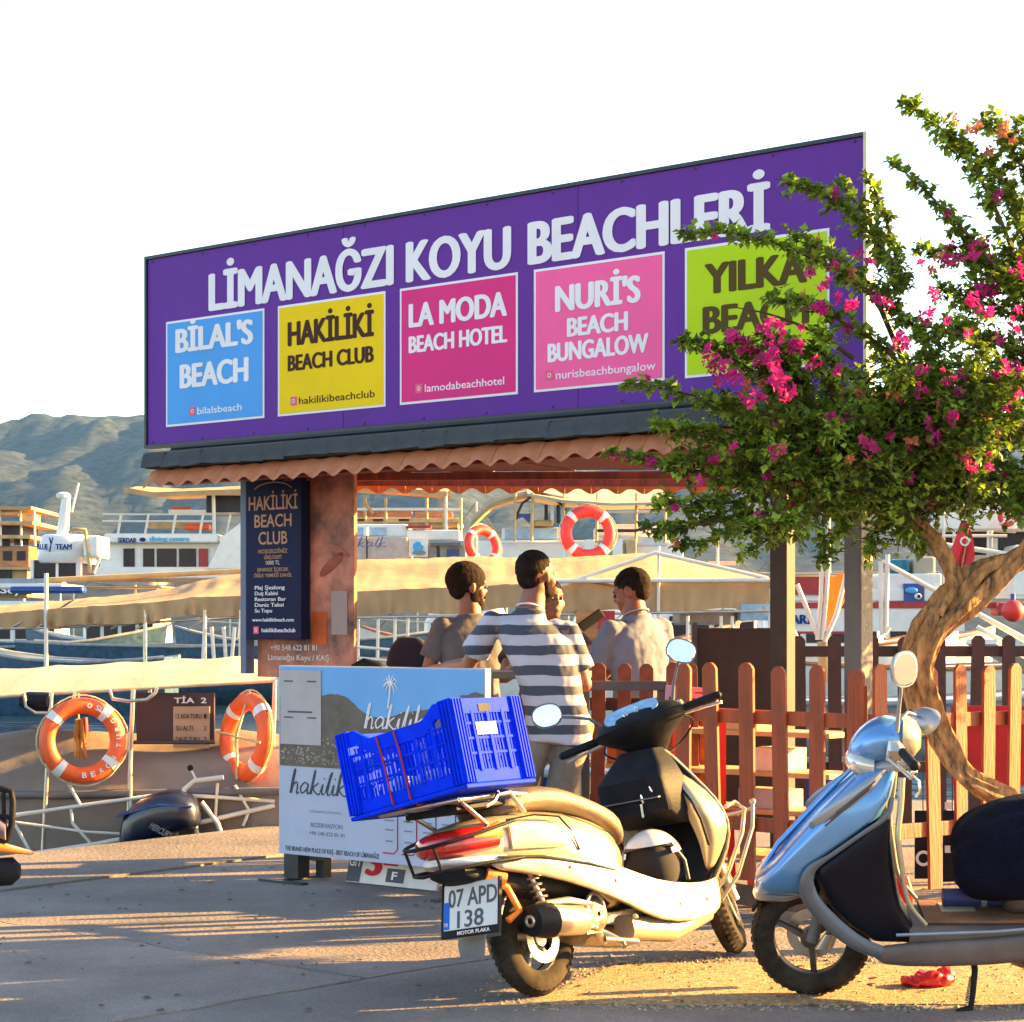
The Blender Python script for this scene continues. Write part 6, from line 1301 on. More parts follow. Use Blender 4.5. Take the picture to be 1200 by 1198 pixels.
# 7 more boats moored further out
m_mast = mat('mast', (.6, .5, .4), .4)
for i, (px, Y, Lb, cw_, ch_, mh, lab) in enumerate(((150, 82, 8, 3.4, 1.5, 6.0, 'small white cruiser beyond the diving boat'), (335, 78, 8, 3.6, 1.5, 0, 'white cruiser hidden behind the banner pillar'), (548, 70, 7, 3.0, 1.3, 6.5, 'white sailing boat with a bare mast left of the striped man'),
        (735, 74, 9, 4.0, 1.5, 5.5, 'white cruiser beyond the man in the pale shirt'), (830, 66, 8, 3.4, 1.6, 5.0, 'white cruiser with a mast half hidden by the bougainvillea'), (960, 60, 8, 3.6, 1.4, 6, 'white motor yacht seen between the kiosk posts'), (1030, 72, 8, 3.6, 1.8, 0, 'white cruiser beyond the striped boat at the right'), (20, 90, 9, 4.5, 1.8, 5.5, 'pale cruiser beyond the wooden gulet'))):
    bx = far_boat(lab, (px-600)/FPX*Y, Y, Lb, 2.8, (m_shade_hull if i in (0, 1, 7) else m_wht), 1.9, R(random.uniform(-8, 8)), bow=random.choice((-1, 1)))
    obj('cabin', MB().ring_list([((0, 0, 1.5), (cw_/2, 0, 0), (0, 1.1, 0), 5), ((0, 0, 1.6+ch_*.6), (cw_/2*.97, 0, 0), (0, 1.05, 0), 5), ((0, 0, 1.6+ch_), (cw_/2*.8, 0, 0), (0, .9, 0), 5)], 20), m_wht, bx, 40)
    for k in range(4): obj('window', MB().span((-cw_*.4+k*cw_*.21, -1.12, 1.75), (-cw_*.4+k*cw_*.21+cw_*.16, -1.04, 1.6+ch_*.6)), m_win, bx, 0)
    obj('canopy', MB().span((-cw_*.6, -1.2, 2.3+ch_), (cw_*.5, 1.2, 2.36+ch_)), (m_can, m_canw)[i % 2], bx, 0, .02)
    for sx in (-cw_*.55, cw_*.45): obj('canopy_post', MB().tube([(sx, -1.1, 1.9), (sx, -1.1, 2.3+ch_)], .035, 6), m_pole, bx)
    if mh:
        obj('mast', MB().tube([(.3, 0, 1.6), (.3, 0, mh)], [.07, .04], 8), m_mast, bx); obj('stay', MB().tube([(.3, 0, mh), (Lb*.45, 0, 2.1)], .012, 4), m_pickd, bx); obj('stay', MB().tube([(.3, 0, mh), (-Lb*.45, 0, 2.0)], .012, 4), m_pickd, bx)
    obj('rail', MB().tube([(-Lb*.45, -1.2, 2.5), (0, -1.4, 2.3), (Lb*.4, -1.1, 2.6)], .025, 6), m_pole, bx)
# ------------------------------------------------ the two tan canopy boats close behind the kiosk
b7 = far_boat('long low boat under a sagging tan canopy behind the left of the kiosk', P(60, 740, 23.5).x, 23.5, 7.2, 2.2, m_bblue, .62, R(3), bow=-1); l = Loc(b7, 22)
canopy(b7, l, [(-120, 730), (0, 719), (52, 714)], [(-120, 715), (0, 707), (52, 703)], .17, m_can, 2.4, .03, 30)
canopy(b7, Loc(b7, 21.9), [(56, 714), (120, 710), (180, 706), (230, 700), (300, 698)], [(56, 702), (120, 697), (180, 688), (215, 680), (240, 675), (300, 668)], .2, m_can, 2.4, .035, 70)
for x in (54, 170, 240, 282): l.pipe('canopy_post', [(x, 672 if x == 54 else 715), (x, 800)], .022, m_stain if x != 54 else m_pole, -.1)
l.pipe('canopy_rail', [(-100, 738), (60, 736), (170, 730), (300, 722)], .016, m_stain, .0)
for k in range(9): l.pipe('canopy_brace', [(k*30-20, 737), (k*30-5, 729)], .01, m_stain, .0)
l.pipe('canopy_beam', [(56, 680), (290, 669)], .03, m_woody, 1.0)
for (xa, xb) in ((240, 237), (248, 252), (262, 266), (275, 270)): l.pipe('deck_support', [(xa, 735), (xb, 790)], .02, m_pole, -.3)
b8 = far_boat('long low boat under a pale tan canopy behind the three men', P(665, 740, 23.5).x, 23.5, 6.6, 2.2, m_bblue, .62, R(-2), bow=-1); l = Loc(b8, 22)
canopy(b8, l, [(400, 694), (470, 691), (560, 687), (640, 683)], [(400, 656), (470, 655), (560, 652), (640, 655)], .27, m_can, 2.6, .02, 60)
canopy(b8, Loc(b8, 22.02), [(640, 683), (760, 682), (905, 680)], [(640, 655), (765, 648), (905, 676)], .32, m_can, 2.6, .018, 60)
l.pipe('gable_beam', [(622, 699), (768, 648), (900, 678)], .022, m_pole, -.06); l.pipe('front_beam', [(640, 681), (905, 680)], .024, m_pole, -.08)
l.pipe('gable_brace', [(690, 681), (740, 690)], .018, m_wood, -.05)
l.pipe('canopy_rail', [(400, 724), (560, 722), (905, 716)], .014, m_stain, -.05)
for x in (420, 443, 463, 478, 655, 772, 806, 845, 858, 902): l.pipe('canopy_post', [(x, 722 if x != 772 else 640), (x-1, 800)], .018, m_pole, -.02)
l.pipe('boat_rail', [(405, 757), (500, 765)], .016, m_pole, -.3); l.pipe('boat_rail', [(405, 770), (500, 778)], .016, m_pole, -.3); l.pipe('rail_post', [(412, 740), (422, 800)], .018, m_pole, -.3)
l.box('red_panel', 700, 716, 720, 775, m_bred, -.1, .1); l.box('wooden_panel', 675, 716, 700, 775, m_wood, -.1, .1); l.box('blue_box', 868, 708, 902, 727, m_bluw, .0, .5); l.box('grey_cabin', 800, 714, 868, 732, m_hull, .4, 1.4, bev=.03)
def ring(label, M, Rr=.27, r=.07, mt=None, band=m_wht, txt=None, rope=True, cat='lifebuoy', n=36, squash=.9, group=None):
    root = thing('lifebuoy', label, cat, M=M, group=group)
    obj('float', MB().torus(Rr, r, None, n, 12, squash), mt or m_ring, root, 60)
    for k in range(4):
        a0 = math.pi/4+k*math.pi/2; b = MB(); b.rings([[((Rr+(r+.003)*math.cos(t))*math.cos(a), (Rr+(r+.003)*math.cos(t))*math.sin(a), (r*squash+.003)*math.sin(t)) for t in [2*math.pi*j/14 for j in range(14)]] for a in [a0-.11+.22*i/4 for i in range(5)]], False); obj('band', b, band, root, 60)
    if rope:
        b = MB(); pts = []
        for i in range(33):
            a = 2*math.pi*i/32; rr = Rr+r+.003+.014*abs(math.sin(2*a+math.pi/2)); pts.append((rr*math.cos(a), rr*math.sin(a), .0))
        b.tube(pts, .006, 5); obj('grab_rope', b, m_rope, root, 60)
    return root
ring('tilted red and white lifebuoy hanging over the tan canopy, left of the striped man', frame(P(566, 640, 24.7), (1, .7, 0), (.5, -.9, .25)), .20, .06, m_ringr)
ring('large orange red lifebuoy propped upright above the tan canopy', frame(P(689, 625, 24.8), (1, .15, 0), (.1, -1, .1)), .27, .072, m_ringr)
# poles that carry them
# ------------------------------------------------ the small boat with the white canopy at the quay edge
bt = thing('tour_boat', 'small tour boat under a white canopy moored at the left quay edge', 'boat', M=T(-3.2, 15.5, WZ))
l = Loc(bt, 14.5)
# hull under grey tarpaulin
h = MB(); rs = []
for t, w_, zt in ((0, .5, .95), (.08, .9, .93), (.3, 1.0, .92), (.6, 1.0, .93), (.8, .95, .96), (1, .6, 1.1)):
    x = 1.7-t*5.4; yb = 1.05*w_; rs.append([(x, -yb, zt), (x, -yb*.9, .1), (x, -yb*.5, -.25), (x, yb*.5, -.25), (x, yb*.9, .1), (x, yb, zt)])
h.rings(rs); obj('hull', h, m_grayc, bt, 50)
tp = MB(); rows = []
for i in range(40):
    x = 1.7-4.9*i/39; row = []
    for j in range(14):
        t = j/13; y = -1.08+2.1*t; z = .93+.40*math.sin(math.pi*min(1, t*1.3))**.6*(1 if t > .02 else 0)+.03*noise.noise(Vector((x*2.2, t*5, 3)))+.02*math.sin(x*5+t*7)
        row.append((x, y, z))
    rows.append(row)
tp.rings(rows, False, False); obj('cover', tp, m_grayc, bt, 60)
sk_ = MB(); rows = []
for i in range(60):
    x = 1.7-4.9*i/59; rows.append([(x, -1.085+.012*math.sin(x*14)*t+.01*noise.noise(Vector((x*5, t*3, 1))), 0.95-.8*t+.02*math.sin(x*3)) for t in [k/5 for k in range(6)]])
sk_.rings(rows, False, False); obj('side_sheet', sk_, m_grayc, bt, 60)
obj('gunwale', MB().tube([(1.6, -1.11, .96), (0, -1.12, .93), (-1.5, -1.12, .95), (-3.2, -1.05, 1.0)], .028, 8), mat('grey_rubber', (.13, .12, .12), .6), bt, 60)
# canopy: crowned white sheet over bowed tubes
cp = MB(); rows = []
e0, e1 = P(-60, 818, 14.2), P(322, 796, 14.8)
for i in range(31):
    t = i/30; e = e0.lerp(e1, t); row = []
    for j in range(13):
        s_ = j/12; y = e.y+2.0*s_; zz = e.z+.185*math.sin(math.pi*s_)**.8*(1-.55*max(0, (t-.78)/.22))+.012*noise.noise(Vector((t*8, s_*4, 2)))-.012*abs(math.sin(t*math.pi*5)) 
        row.append(bt.matrix_world.inverted() @ Vector((e.x+.15*s_, y, zz)))
    rows.append(row)
cp.rings(rows, False, False); co = obj('canopy', cp, m_canw, bt, 60)
bi = bt.matrix_world.inverted()
obj('canopy_hem', MB().tube([bi @ (e0.lerp(e1, k/12)+Vector((0, -.005, -.012))) for k in range(13)], .014, 6), m_canw, co, 60)
for (xa, ya, xb, yb, Y) in ((60, 812, 50, 1000, 14.3), (156, 808, 150, 968, 14.42), (176, 800, 174, 940, 16.2), (322, 797, 318, 975, 14.8)):
    obj('canopy_pole', MB().tube([bi @ P(xa, ya, Y), bi @ P((xa+xb)/2, (ya+yb)/2, Y), bi @ P(xb, yb, Y)], .016, 8), m_stain, bt, 60)
for pts in ([(28, 812), (30, 828), (42, 836), (74, 836), (84, 828), (88, 811)], [(128, 808), (132, 819), (150, 822), (172, 820), (182, 812), (184, 806)]):
    obj('bow_tube', MB().tube([bi @ P(x, y, 14.25) for x, y in pts], .012, 8), m_stain, bt, 60)
# rails along the near side
RL = [([(14, 956), (90, 945), (190, 931), (250, 934), (322, 939)], .014), ([(12, 963), (100, 975), (140, 977)], .010), ([(18, 1004), (110, 990), (200, 972), (322, 944)], .018)]
for pts, r_ in RL: obj('hand_rail', MB().tube([bi @ P(x, y, 14.1+x*.001) for x, y in pts], r_, 8), m_pole, bt, 60)
for pts in ([(80, 918), (95, 945)], [(83, 948), (85, 965), (108, 990)], [(153, 880), (153, 955), (185, 978), (185, 992)], [(14, 960), (35, 998)], [(275, 920), (292, 950), (285, 968)], [(255, 918), (252, 960)]):
    obj('rail_stay', MB().tube([bi @ P(x, y, 14.1+x*.001) for x, y in pts], .011, 8), m_pole, bt, 60)
for k, pts in enumerate(([(205, 985), (212, 940), (216, 925), (228, 915), (262, 911)], [(215, 940), (226, 948), (232, 985)], [(236, 940), (255, 965), (262, 985)])):
    obj('ladder_tube', MB().tube([bi @ P(x, y, 14.25) for x, y in pts], .017, 8), m_pole, bt, 60)
obj('ball_knob', MB().ball(bi @ P(223, 900, 14.25), .022), m_blackp, bt, 60); obj('knob_stem', MB().tube([bi @ P(224, 903, 14.25), bi @ P(230, 914, 14.25)], .008, 6), m_pole, bt, 60)
obj('boat_seat', MB().span(tuple(bi @ P(292, 995, 14.5)), tuple(bi @ P(326, 935, 15.1))), mat('maroon_panel', (.09, .02, .025), .6), bt, 0, .01)
obj('dark_panel', MB().span(tuple(bi @ P(160, 872, 14.75)), tuple(bi @ P(252, 812, 14.8))), mat('maroon_board', (.05, .018, .025), .5, var=.2), bt, 0)
ws_ = obj('paper_notice', MB().span(tuple(bi @ P(203, 877, 14.71)), tuple(bi @ P(246, 828, 14.73))), print_mat('cream_paper', (.45, .3, .2), .1), bt, 0)
def tl_(s_, px, py, w_, cap, Y, mt, bold=.02): 
    o = lettering(s_, 0, 0, w_/FPX*Y, cap/FPX*Y, 0, mt, bt, bold, 0, 'l'); o.location = bi @ P(px, py, Y); return o
tl_('TİA  2', 204, 824, 38, 6.5, 14.69, m_white)
for s_, x, y, w_ in (('12 ADA TURU', 206, 842, 30), ('1', 239, 842, 3), ('SU ALTI', 206, 856, 20), ('2', 239, 856, 3), ('DALIŞ TURU', 206, 869, 28), ('3', 239, 869, 3)): tl_(s_, x, y, w_, 5.5, 14.69, print_mat('brown_print', .1), .015)
obj('cross_tube', MB().tube([bi @ P(150, 870, 14.6), bi @ P(252, 870, 14.65)], .014, 8), m_gm, bt, 60)
obj('dark_lamp', MB().ring_list([(bi @ P(26, 822, 14.4), (0, .1, 0), (0, 0, .04), 2.5), (bi @ P(34, 822, 14.4), (0, .14, 0), (0, 0, .07), 2.5), (bi @ P(60, 822, 14.4), (0, .14, 0), (0, 0, .065), 2.5)], 16), m_blackp, bt, 50)
# lifebuoys on that boat
r1 = ring('orange lifebuoy with white patches hanging left of the dark notice board', frame(P(97, 868, 14.2), (1, .35, .1), (.33, -1, .12)), .242, .057, m_ring, txt=1)
for k, a in enumerate((0.2, -.15, -.5)): pass
for s_, a0 in (('SO', 60), ('TURGUT', -15), ('BEACH', -95)):
    for i, c in enumerate(s_):
        a = R(a0+14*i); o = lettering(c, -.016, -.018, .032, .036, 0, m_wht, r1, .02, 0, 'l'); o.matrix_local = T(.242*math.cos(a), .242*math.sin(a), .0535) @ rot(a+R(90), 'Z') @ rot(R(-90), 'X')
r2_ = ring('sunlit orange lifebuoy turned edgewise beside the pale blue board', frame(P(289, 864, 14.55), (.62, -.78, .0), (-.72, -.6, .1)), .255, .066, m_ring)
gr = MB(); gr.tube([(-.3, .02, .07), (.3, -.03, .07)], .010, 6).tube([(.03, .33, .03), (.0, .0, .085), (.02, -.3, .06)], .010, 6); obj('lashing', gr, m_rope, r2_, 60)
rc = thing('rope_coil', 'orange and tan rope hanks hanging inside the left lifebuoy', 'rope', M=T(*P(92, 866, 14.4)))
b = MB()
for k in range(7):
    x = rnd(-.03, .03); b.tube([(x, rnd(-.02, .02), .14), (x+rnd(-.03, .03), rnd(-.02, .02), .02), (x+rnd(-.02, .03), 0, -.14+rnd(-.02, .05))], .012, 6)
obj('hank', b, mat('orange_rope', (.5, .2, .04), .9, var=.4, bump=.8), rc, 60)
b = MB().tube([(.05, 0, .15), (.055, .0, .05), (.045, 0, -.04)], .014, 6); obj('red_line', b, m_ringr, rc, 60)
hg_ = MB().tube([(0, 0, .13), (-.0, 0, .32)], .006, 6); obj('hanger', hg_, m_rope, rc, 60)
# the outboard motor
om = thing('outboard_motor', 'dark navy outboard motor cowl tilted up behind the white rails', 'motor', M=T(*P(192, 960, 14.22)))
w_ = MB(); w_.ring_list([((-.30, 0, -.16), (.0, .13, 0), (.02, 0, .06), 3), ((-.26, 0, -.09), (0, .17, 0), (-.03, 0, .12), 3), ((-.12, 0, .0), (0, .2, 0), (-.03, 0, .165), 3), ((.06, 0, .06), (0, .2, 0), (-.02, 0, .155), 3), ((.19, 0, .06), (0, .18, 0), (0, 0, .13), 3), ((.26, 0, .02), (0, .12, 0), (0, 0, .07), 3)], 26)
obj('cowl', w_, mat('navy_cowl', (.008, .01, .03), .3, var=.3, coat=.5), om, 60, sub=1)
b = MB().ring_list([((-.30, -.01, .03), (0, .15, 0), (0, 0, .01), 3), ((.0, -.01, .115), (0, .203, 0), (0, 0, .012), 3), ((.22, -.01, .10), (0, .16, 0), (0, 0, .01), 3)], 18); obj('cowl_stripe', b, m_bblue, om, 50)
o = lettering('MERCURY', 0, 0, .17, .045, 0, print_mat('grey_decal', (.2, .2, .22)), om, .02, .2, 'l'); o.matrix_local = T(-.07, -.205, -.04) @ rot(R(28), 'Y')
b = MB().ring_list([((-.16, 0, -.2), (.12, 0, 0), (0, .1, 0), 3), ((-.12, 0, -.38), (.08, 0, 0), (0, .06, 0), 3), ((-.06, 0, -.6), (.09, 0, 0), (0, .05, 0), 3)], 16); obj('drive_leg', b, m_blackp, om, 50)
# things stowed in the boat stern
rb2 = thing('fuel_can', 'red plastic fuel can between the white ladder tubes', 'can', M=T(*P(222, 990, 14.6)))
obj('can_body', MB().ring_list([((0, 0, 0), (.05, 0, 0), (0, .05, 0), 4), ((0, 0, .18), (.05, 0, 0), (0, .05, 0), 4), ((0, 0, .22), (.02, 0, 0), (0, .02, 0), 3)], 16), m_ringr, rb2, 50); obj('cap', MB().ring_list([((0, 0, .22), (.028, 0, 0), (0, .028, 0), 2), ((0, 0, .26), (.028, 0, 0), (0, .028, 0), 2)], 14), m_blackp, rb2, 50)
yb_ = thing('jerrycan', 'pale yellow jerrycan standing in the boat stern near the board', 'can', M=T(*P(293, 980, 14.7)))
obj('can_body', MB().ring_list([((0, 0, 0), (.045, 0, 0), (0, .06, 0), 4), ((0, 0, .1), (.045, 0, 0), (0, .06, 0), 4), ((0, 0, .125), (.03, 0, 0), (0, .04, 0), 3)], 16), mat('yellow_can', (.6, .5, .2), .5), yb_, 50); obj('cap', MB().ring_list([((.01, 0, .125), (.018, 0, 0), (0, .018, 0), 2), ((.01, 0, .145), (.018, 0, 0), (0, .018, 0), 2)], 12), m_redl, yb_, 50)
rc2 = thing('red_cloth', 'crumpled red cloth lying in the stern of the tour boat', 'cloth', M=T(*P(262, 985, 14.7)))
b = MB(); rows = [[(x*.02-.16, y*.03-.1, .05+.04*noise.noise(Vector((x*.4, y*.5, 1)))+.02*math.sin(x*.9)) for y in range(8)] for x in range(17)]; b.rings(rows, False, False); obj('cloth', b, m_ringr, rc2, 60)
# stern deck carrying them
obj('stern_deck', MB().span((.2, -1.0, .60), (1.55, .9, .64)), mat('stern_deck', (.3, .2, .14), .7, dirt=.3), bt, 0, .005)
# ------------------------------------------------ right background: red striped boat, gangway, flag
b9 = far_boat('white boat with red stripes behind the kiosk posts on the right', P(1080, 740, 32).x, 33, 7.0, 2.6, m_hull, 1.15, R(0), bow=1); l = Loc(b9, 31.4)
l.box('hull_side', 900, 690, 1130, 705, m_wht, 0, .3, bev=.02); l.box('red_stripe', 925, 676, 1010, 697, m_bred, -.05, 0); l.box('red_stripe', 900, 706, 1180, 713, m_bred, -.04, .3); l.box('name_band', 925, 713, 1130, 740, m_wht, -.02, .3)
l.box('red_stripe', 925, 740, 1010, 743, m_bred, -.05, .0); l.box('cabin', 1030, 672, 1105, 706, m_wht, .05, 2, bev=.03)
pic = l.box('picture_panel', 1059, 684, 1083, 706, m_bblue, -.02, .05)
for (px, py, a_, c_, mt) in ((1068, 692, .1, .05, m_cyan), (1076, 699, .06, .05, m_wht), (1077, 699, .03, .025, m_win)):
    obj('printed_fish', MB().ball(P(px, py, 31.35-(.03 if mt == m_win else .0)), (a_, .02, c_), 12).local(l.i), mt, b9, 60)
l.box('red_gear', 1165, 706, 1200, 722, m_bred, -.2, .3, bev=.05)
o = lettering('JARİ', 0, 0, 30/FPX*31, 11/FPX*31, 0, m_bluetxt, b9, .03, 0, 'l'); o.location = l.i @ P(922, 731, 31.33)
for (x0, y0, x1, y1, mt) in ((1044, 655, 1068, 672, mat('teal_gear', (.01, .16, .25), .6, var=.4)), (1072, 652, 1098, 674, m_canw)): l.box('deck_gear', x0, y0, x1, y1, mt, .1, .6, bev=.04)
b10 = far_boat('white boat with rounded roof and a red lifebuoy behind the trunk', P(1160, 740, 42).x, 43, 8.0, 3, m_wht, 1.6, R(2), bow=1); l = Loc(b10, 41)
w_ = MB(); 
w_.rings([[P(1089, 620, 41+d) , P(1092, 604, 41+d), P(1110, 596, 41+d), P(1145, 589, 41+d), P(1175, 594, 41+d), P(1194, 604, 41+d), P(1192, 620, 41+d), P(1190, 625, 41+d)] for d in (0, 2.4)]); obj('roof', w_.local(l.i), m_wht, b10, 40)
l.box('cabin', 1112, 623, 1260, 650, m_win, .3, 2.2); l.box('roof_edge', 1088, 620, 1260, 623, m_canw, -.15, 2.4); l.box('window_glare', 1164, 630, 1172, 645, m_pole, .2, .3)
for x in (1106, 1118, 1158, 1162): l.pipe('roof_post', [(x, 600 if x == 1106 else 622), (x, 652)], .03, m_pole, -.2)
l.pipe('deck_rail', [(1104, 628), (1180, 628)], .03, m_pole, -.3); l.pipe('boom', [(1103, 638), (1130, 642), (1200, 652)], .05, m_pole, -.5); l.box('cabin_front', 1180, 640, 1300, 700, m_wht, -.6, 1.5, bev=.05)
ring('small red and white lifebuoy on the roof edge of the boat behind the trunk', frame(P(1181, 605, 40.5), (1, .2, 0), (.15, -1, 0)), .16, .055, m_ringr, rope=False)
# flag
fl = thing('flag', 'hanging red flag with a white crescent and star beside the trunk', 'flag', M=T(*P(1131, 600, 29)))
obj('flag_pole', MB().tube([(.12, 0, .15), (.05, 0, -.2), (-.08, 0, -1.0)], .016, 8), m_wood, fl, 60)
b = MB(); rows = []
for i in range(15):
    t = i/14; w0 = .06+.30*min(1, t*1.6)**.8 if t < .75 else .36-(t-.75)*.7; rows.append([(-.02-w0*.55+w0*s_+.02*math.sin(t*6), .04*math.sin(s_*9+t*4), -.12-.80*t) for s_ in [k/10 for k in range(11)]])
b.rings(rows, False, False); fo = obj('flag_cloth', b, mat('flag_red', (.62, .01, .02), .7, var=.15), fl, 60)
b = MB(); b.torus(.055, .013, T(-.02, -.07, -.42) @ rot(R(90), 'X'), 20, 5, .3); obj('crescent', b, m_wht, fl, 60)
st_ = MB(); st_.prism([(r_*math.cos(math.pi/2+k*math.pi/5), r_*math.sin(math.pi/2+k*math.pi/5)) for k, r_ in enumerate([.035, .014]*5)], 0, .01, T(.045, -.07, -.40) @ rot(R(90), 'X')); obj('star', st_, m_wht, fl, 0)
# gangway rails
gw = thing('gangway', 'white gangway with handrails sloping down behind the trunk', 'gangway', M=T(*P(1120, 780, 19)))
gi = gw.matrix_world.inverted()
for pts, r_ in (([(1034, 658), (1110, 700), (1200, 748), (1260, 780)], .022), ([(1150, 722), (1260, 785)], .02), ([(1145, 735), (1260, 800)], .022)): obj('hand_rail', MB().tube([gi @ P(x, y, 19) for x, y in pts], r_, 8), m_pole, gw, 60)
for pts in ([(1032, 658), (1033, 745)], [(1040, 650), (1038, 742)], [(1108, 660), (1108, 700)], [(1037, 742), (1042, 735)]): obj('stanchion', MB().tube([gi @ P(x, y, 19) for x, y in pts], .022, 8), m_pole, gw, 60)
obj('walkway', MB().beam(gi @ P(1150, 752, 19), gi @ P(1270, 815, 19.4), .5, .05), m_pole, gw, 0)
# orange windsurf sail / umbrella with white spars
us = thing('folded_sail', 'folded orange sail bundled with white spars, left of the kiosk post', 'sail', M=T(*P(967, 780, 16.0))); ui = us.matrix_world.inverted()
b = MB(); b.rings([[ui @ P(970, 678, 16+d), ui @ P(992, 670, 16+d), ui @ P(991, 700, 16+d), ui @ P(968, 755, 16+d)] for d in (0, .06)]); obj('sail_cloth', b, mat('orange_cloth', (.75, .2, .01), .7, var=.15), us, 0, .01)
for pts in ([(964, 640), (962, 700), (958, 750)], [(972, 640), (968, 700), (963, 750)], [(992, 672), (980, 720), (966, 752)], [(912, 705), (936, 752)], [(934, 685), (958, 745)], [(904, 690), (907, 740)]): obj('spar', MB().tube([ui @ P(x, y, 15.9) for x, y in pts], .018, 8), m_pole, us, 60)
obj('spar_foot', MB().tube([ui @ P(965, 752, 15.9), ui @ P(967, 800, 15.9)], .05, 10), m_woody, us, 60)
by = thing('mooring_buoy', 'round orange red buoy hanging beyond the gangway rails', 'buoy', M=T(*P(1187, 716, 24)))
obj('ball', MB().ball((0, 0, 0), .13, 20), m_ringr, by, 60); obj('eye', MB().tube([(0, 0, .12), (0, 0, .2)], .03, 8), m_bblue, by, 60)

# ------------------------------------------------ things at the kiosk
dp = thing('dark_screen', 'plain dark brown windbreak panel behind the fence left of the kiosk back post', 'panel', M=T(*P(812, 790, 12.6)))
di = dp.matrix_world.inverted(); obj('panel', MB().span(tuple(di @ P(813, 960, 12.6)), tuple(di @ P(913, 736, 12.65))), mat('dark_sheet', (.035, .02, .022), .8, var=.2, bump=.3), dp, 0, .003)
obj('post', MB().span(tuple(di @ P(811, 1000, 12.52)), tuple(di @ P(816, 730, 12.58))), m_gm, dp, 0)
ch = thing('dark_chair', 'rounded navy chair back rising just above the pale blue board', 'chair', M=T(*P(480, 790, 12.6)))
b = MB(); b.ring_list([((0, .0, -.25), (.14, 0, 0), (0, .04, 0), 3), ((0, 0, -.1), (.155, 0, 0), (0, .045, 0), 3), ((0, 0, .08), (.15, 0, 0), (0, .045, 0), 3), ((0, 0, .18), (.12, 0, 0), (0, .04, 0), 3), ((0, 0, .235), (.06, 0, 0), (0, .03, 0), 3)], 22); obj('backrest', b, mat('navy_fabric', (.008, .01, .03), .85), ch, 60, sub=1)
zf = -P(480, 790, 12.6).z
obj('seat', MB().ring_list([((0, -.2, -.62), (.2, 0, 0), (0, .2, 0), 4), ((0, -.2, -.55), (.2, 0, 0), (0, .2, 0), 4)], 20), mat('navy_fabric', .01), ch, 50)
obj('column', MB().tube([(0, -.2, zf+.06), (0, -.2, -.62)], .025, 10).tube([(0, .02, -.58), (0, .04, -.2)], .02, 8), m_blackp, ch, 60)
for k in range(5): a = 2*math.pi*k/5; obj('foot', MB().tube([(0, -.2, zf+.07), (.25*math.cos(a), -.2+.25*math.sin(a), zf+.03)], .02, 8), m_blackp, ch, 60)
hp_ = thing('headset', 'small dark objects on the counter left of the striped man', 'bag', M=T(*P(432, 775, 11.9)))
obj('lump', MB().ring_list([((-.1, 0, -.04), (.0, .03, 0), (0, 0, .02), 2.5), ((-.03, 0, -.02), (0, .05, 0), (0, 0, .04), 2.5), ((.06, 0, -.03), (0, .05, 0), (0, 0, .03), 2.5), ((.12, 0, -.045), (0, .02, 0), (0, 0, .012), 2.5)], 14), m_blackp, hp_, 60)
rc_ = thing('plastic_chair', 'bright red plastic chair with arched back behind the champagne scooter', 'chair', M=T(P(820, 740, 10.6).x, 10.6, 0) @ rot(R(8), 'Z'))
m_rp = mat('red_plastic', (.62, .015, .012), .35, var=.08)
def arch_panel(w, z0, z1, y0, y1):
    b = MB(); out = [(-w/2, z0), (w/2, z0), (w/2, z1)]+[(-w/2, z1)]; n_ = 12
    inner = [(-w*.28, z0+.0), (w*.28, z0+.0)]
    b.span((-w/2, y0, z0), (-w*.27, y1, z1)); b.span((w*.27, y0, z0), (w/2, y1, z1)); b.span((-w*.27, y0, z1-.05), (w*.27, y1, z1))
    rs = []
    for k in range(13):
        t = math.pi*k/12; x, z = w*.27*math.cos(t), z1-.17+.12*math.sin(t); rs.append([(x, y0, z), (x, y1, z), (x, y1, z1-.05), (x, y0, z1-.05)])
    b.rings(rs); return b
obj('backrest', arch_panel(.28, .45, .97, 0, .03), m_rp, rc_, 0, .004); obj('seat', MB().span((-.19, -.42, .43), (.19, .03, .455)), m_rp, rc_, 0, .01)
for x in (-.16, .16):
    for y in (-.38, .0): obj('leg', MB().beam((x, y, .43), (x*1.1, y*1.05, 0), .035, .035), m_rp, rc_, 0, .003)
ps = thing('price_sign', 'small pink sign with dark red lettering above the red chair', 'sign', M=T(*P(806, 835, 10.4)) @ rot(R(4), 'Y'))
obj('plate', MB().span((-.12, 0, 0), (.13, .012, .13)), print_mat('pink_sign', (.55, .25, .33)), ps, 0, .002); lettering('K & OTOBÜS', .0, .04, .2, .035, -.001, print_mat('maroon_ink', (.12, .01, .03)), ps, .03); quad(ps, 'text_line', .03, .1, .1, .106, -.0002, print_mat('maroon_ink', .1), .001)
obj('clip', MB().beam((0, .02, -.2), (0, .02, .1), .01, .02), m_gm, ps, 0)
# phone in the hand area: dark tablet held up between the two men
tb_ = thing('tablet', 'dark phone held up between the striped man and the man in the pale shirt', 'phone', M=T(*P(693, 727, 11.3)) @ rot(R(-35), 'Y') @ rot(R(20), 'Z')); obj('case', MB().span((-.08, -.006, -.028), (.08, .006, .028)), m_blackp, tb_, 0, .006)
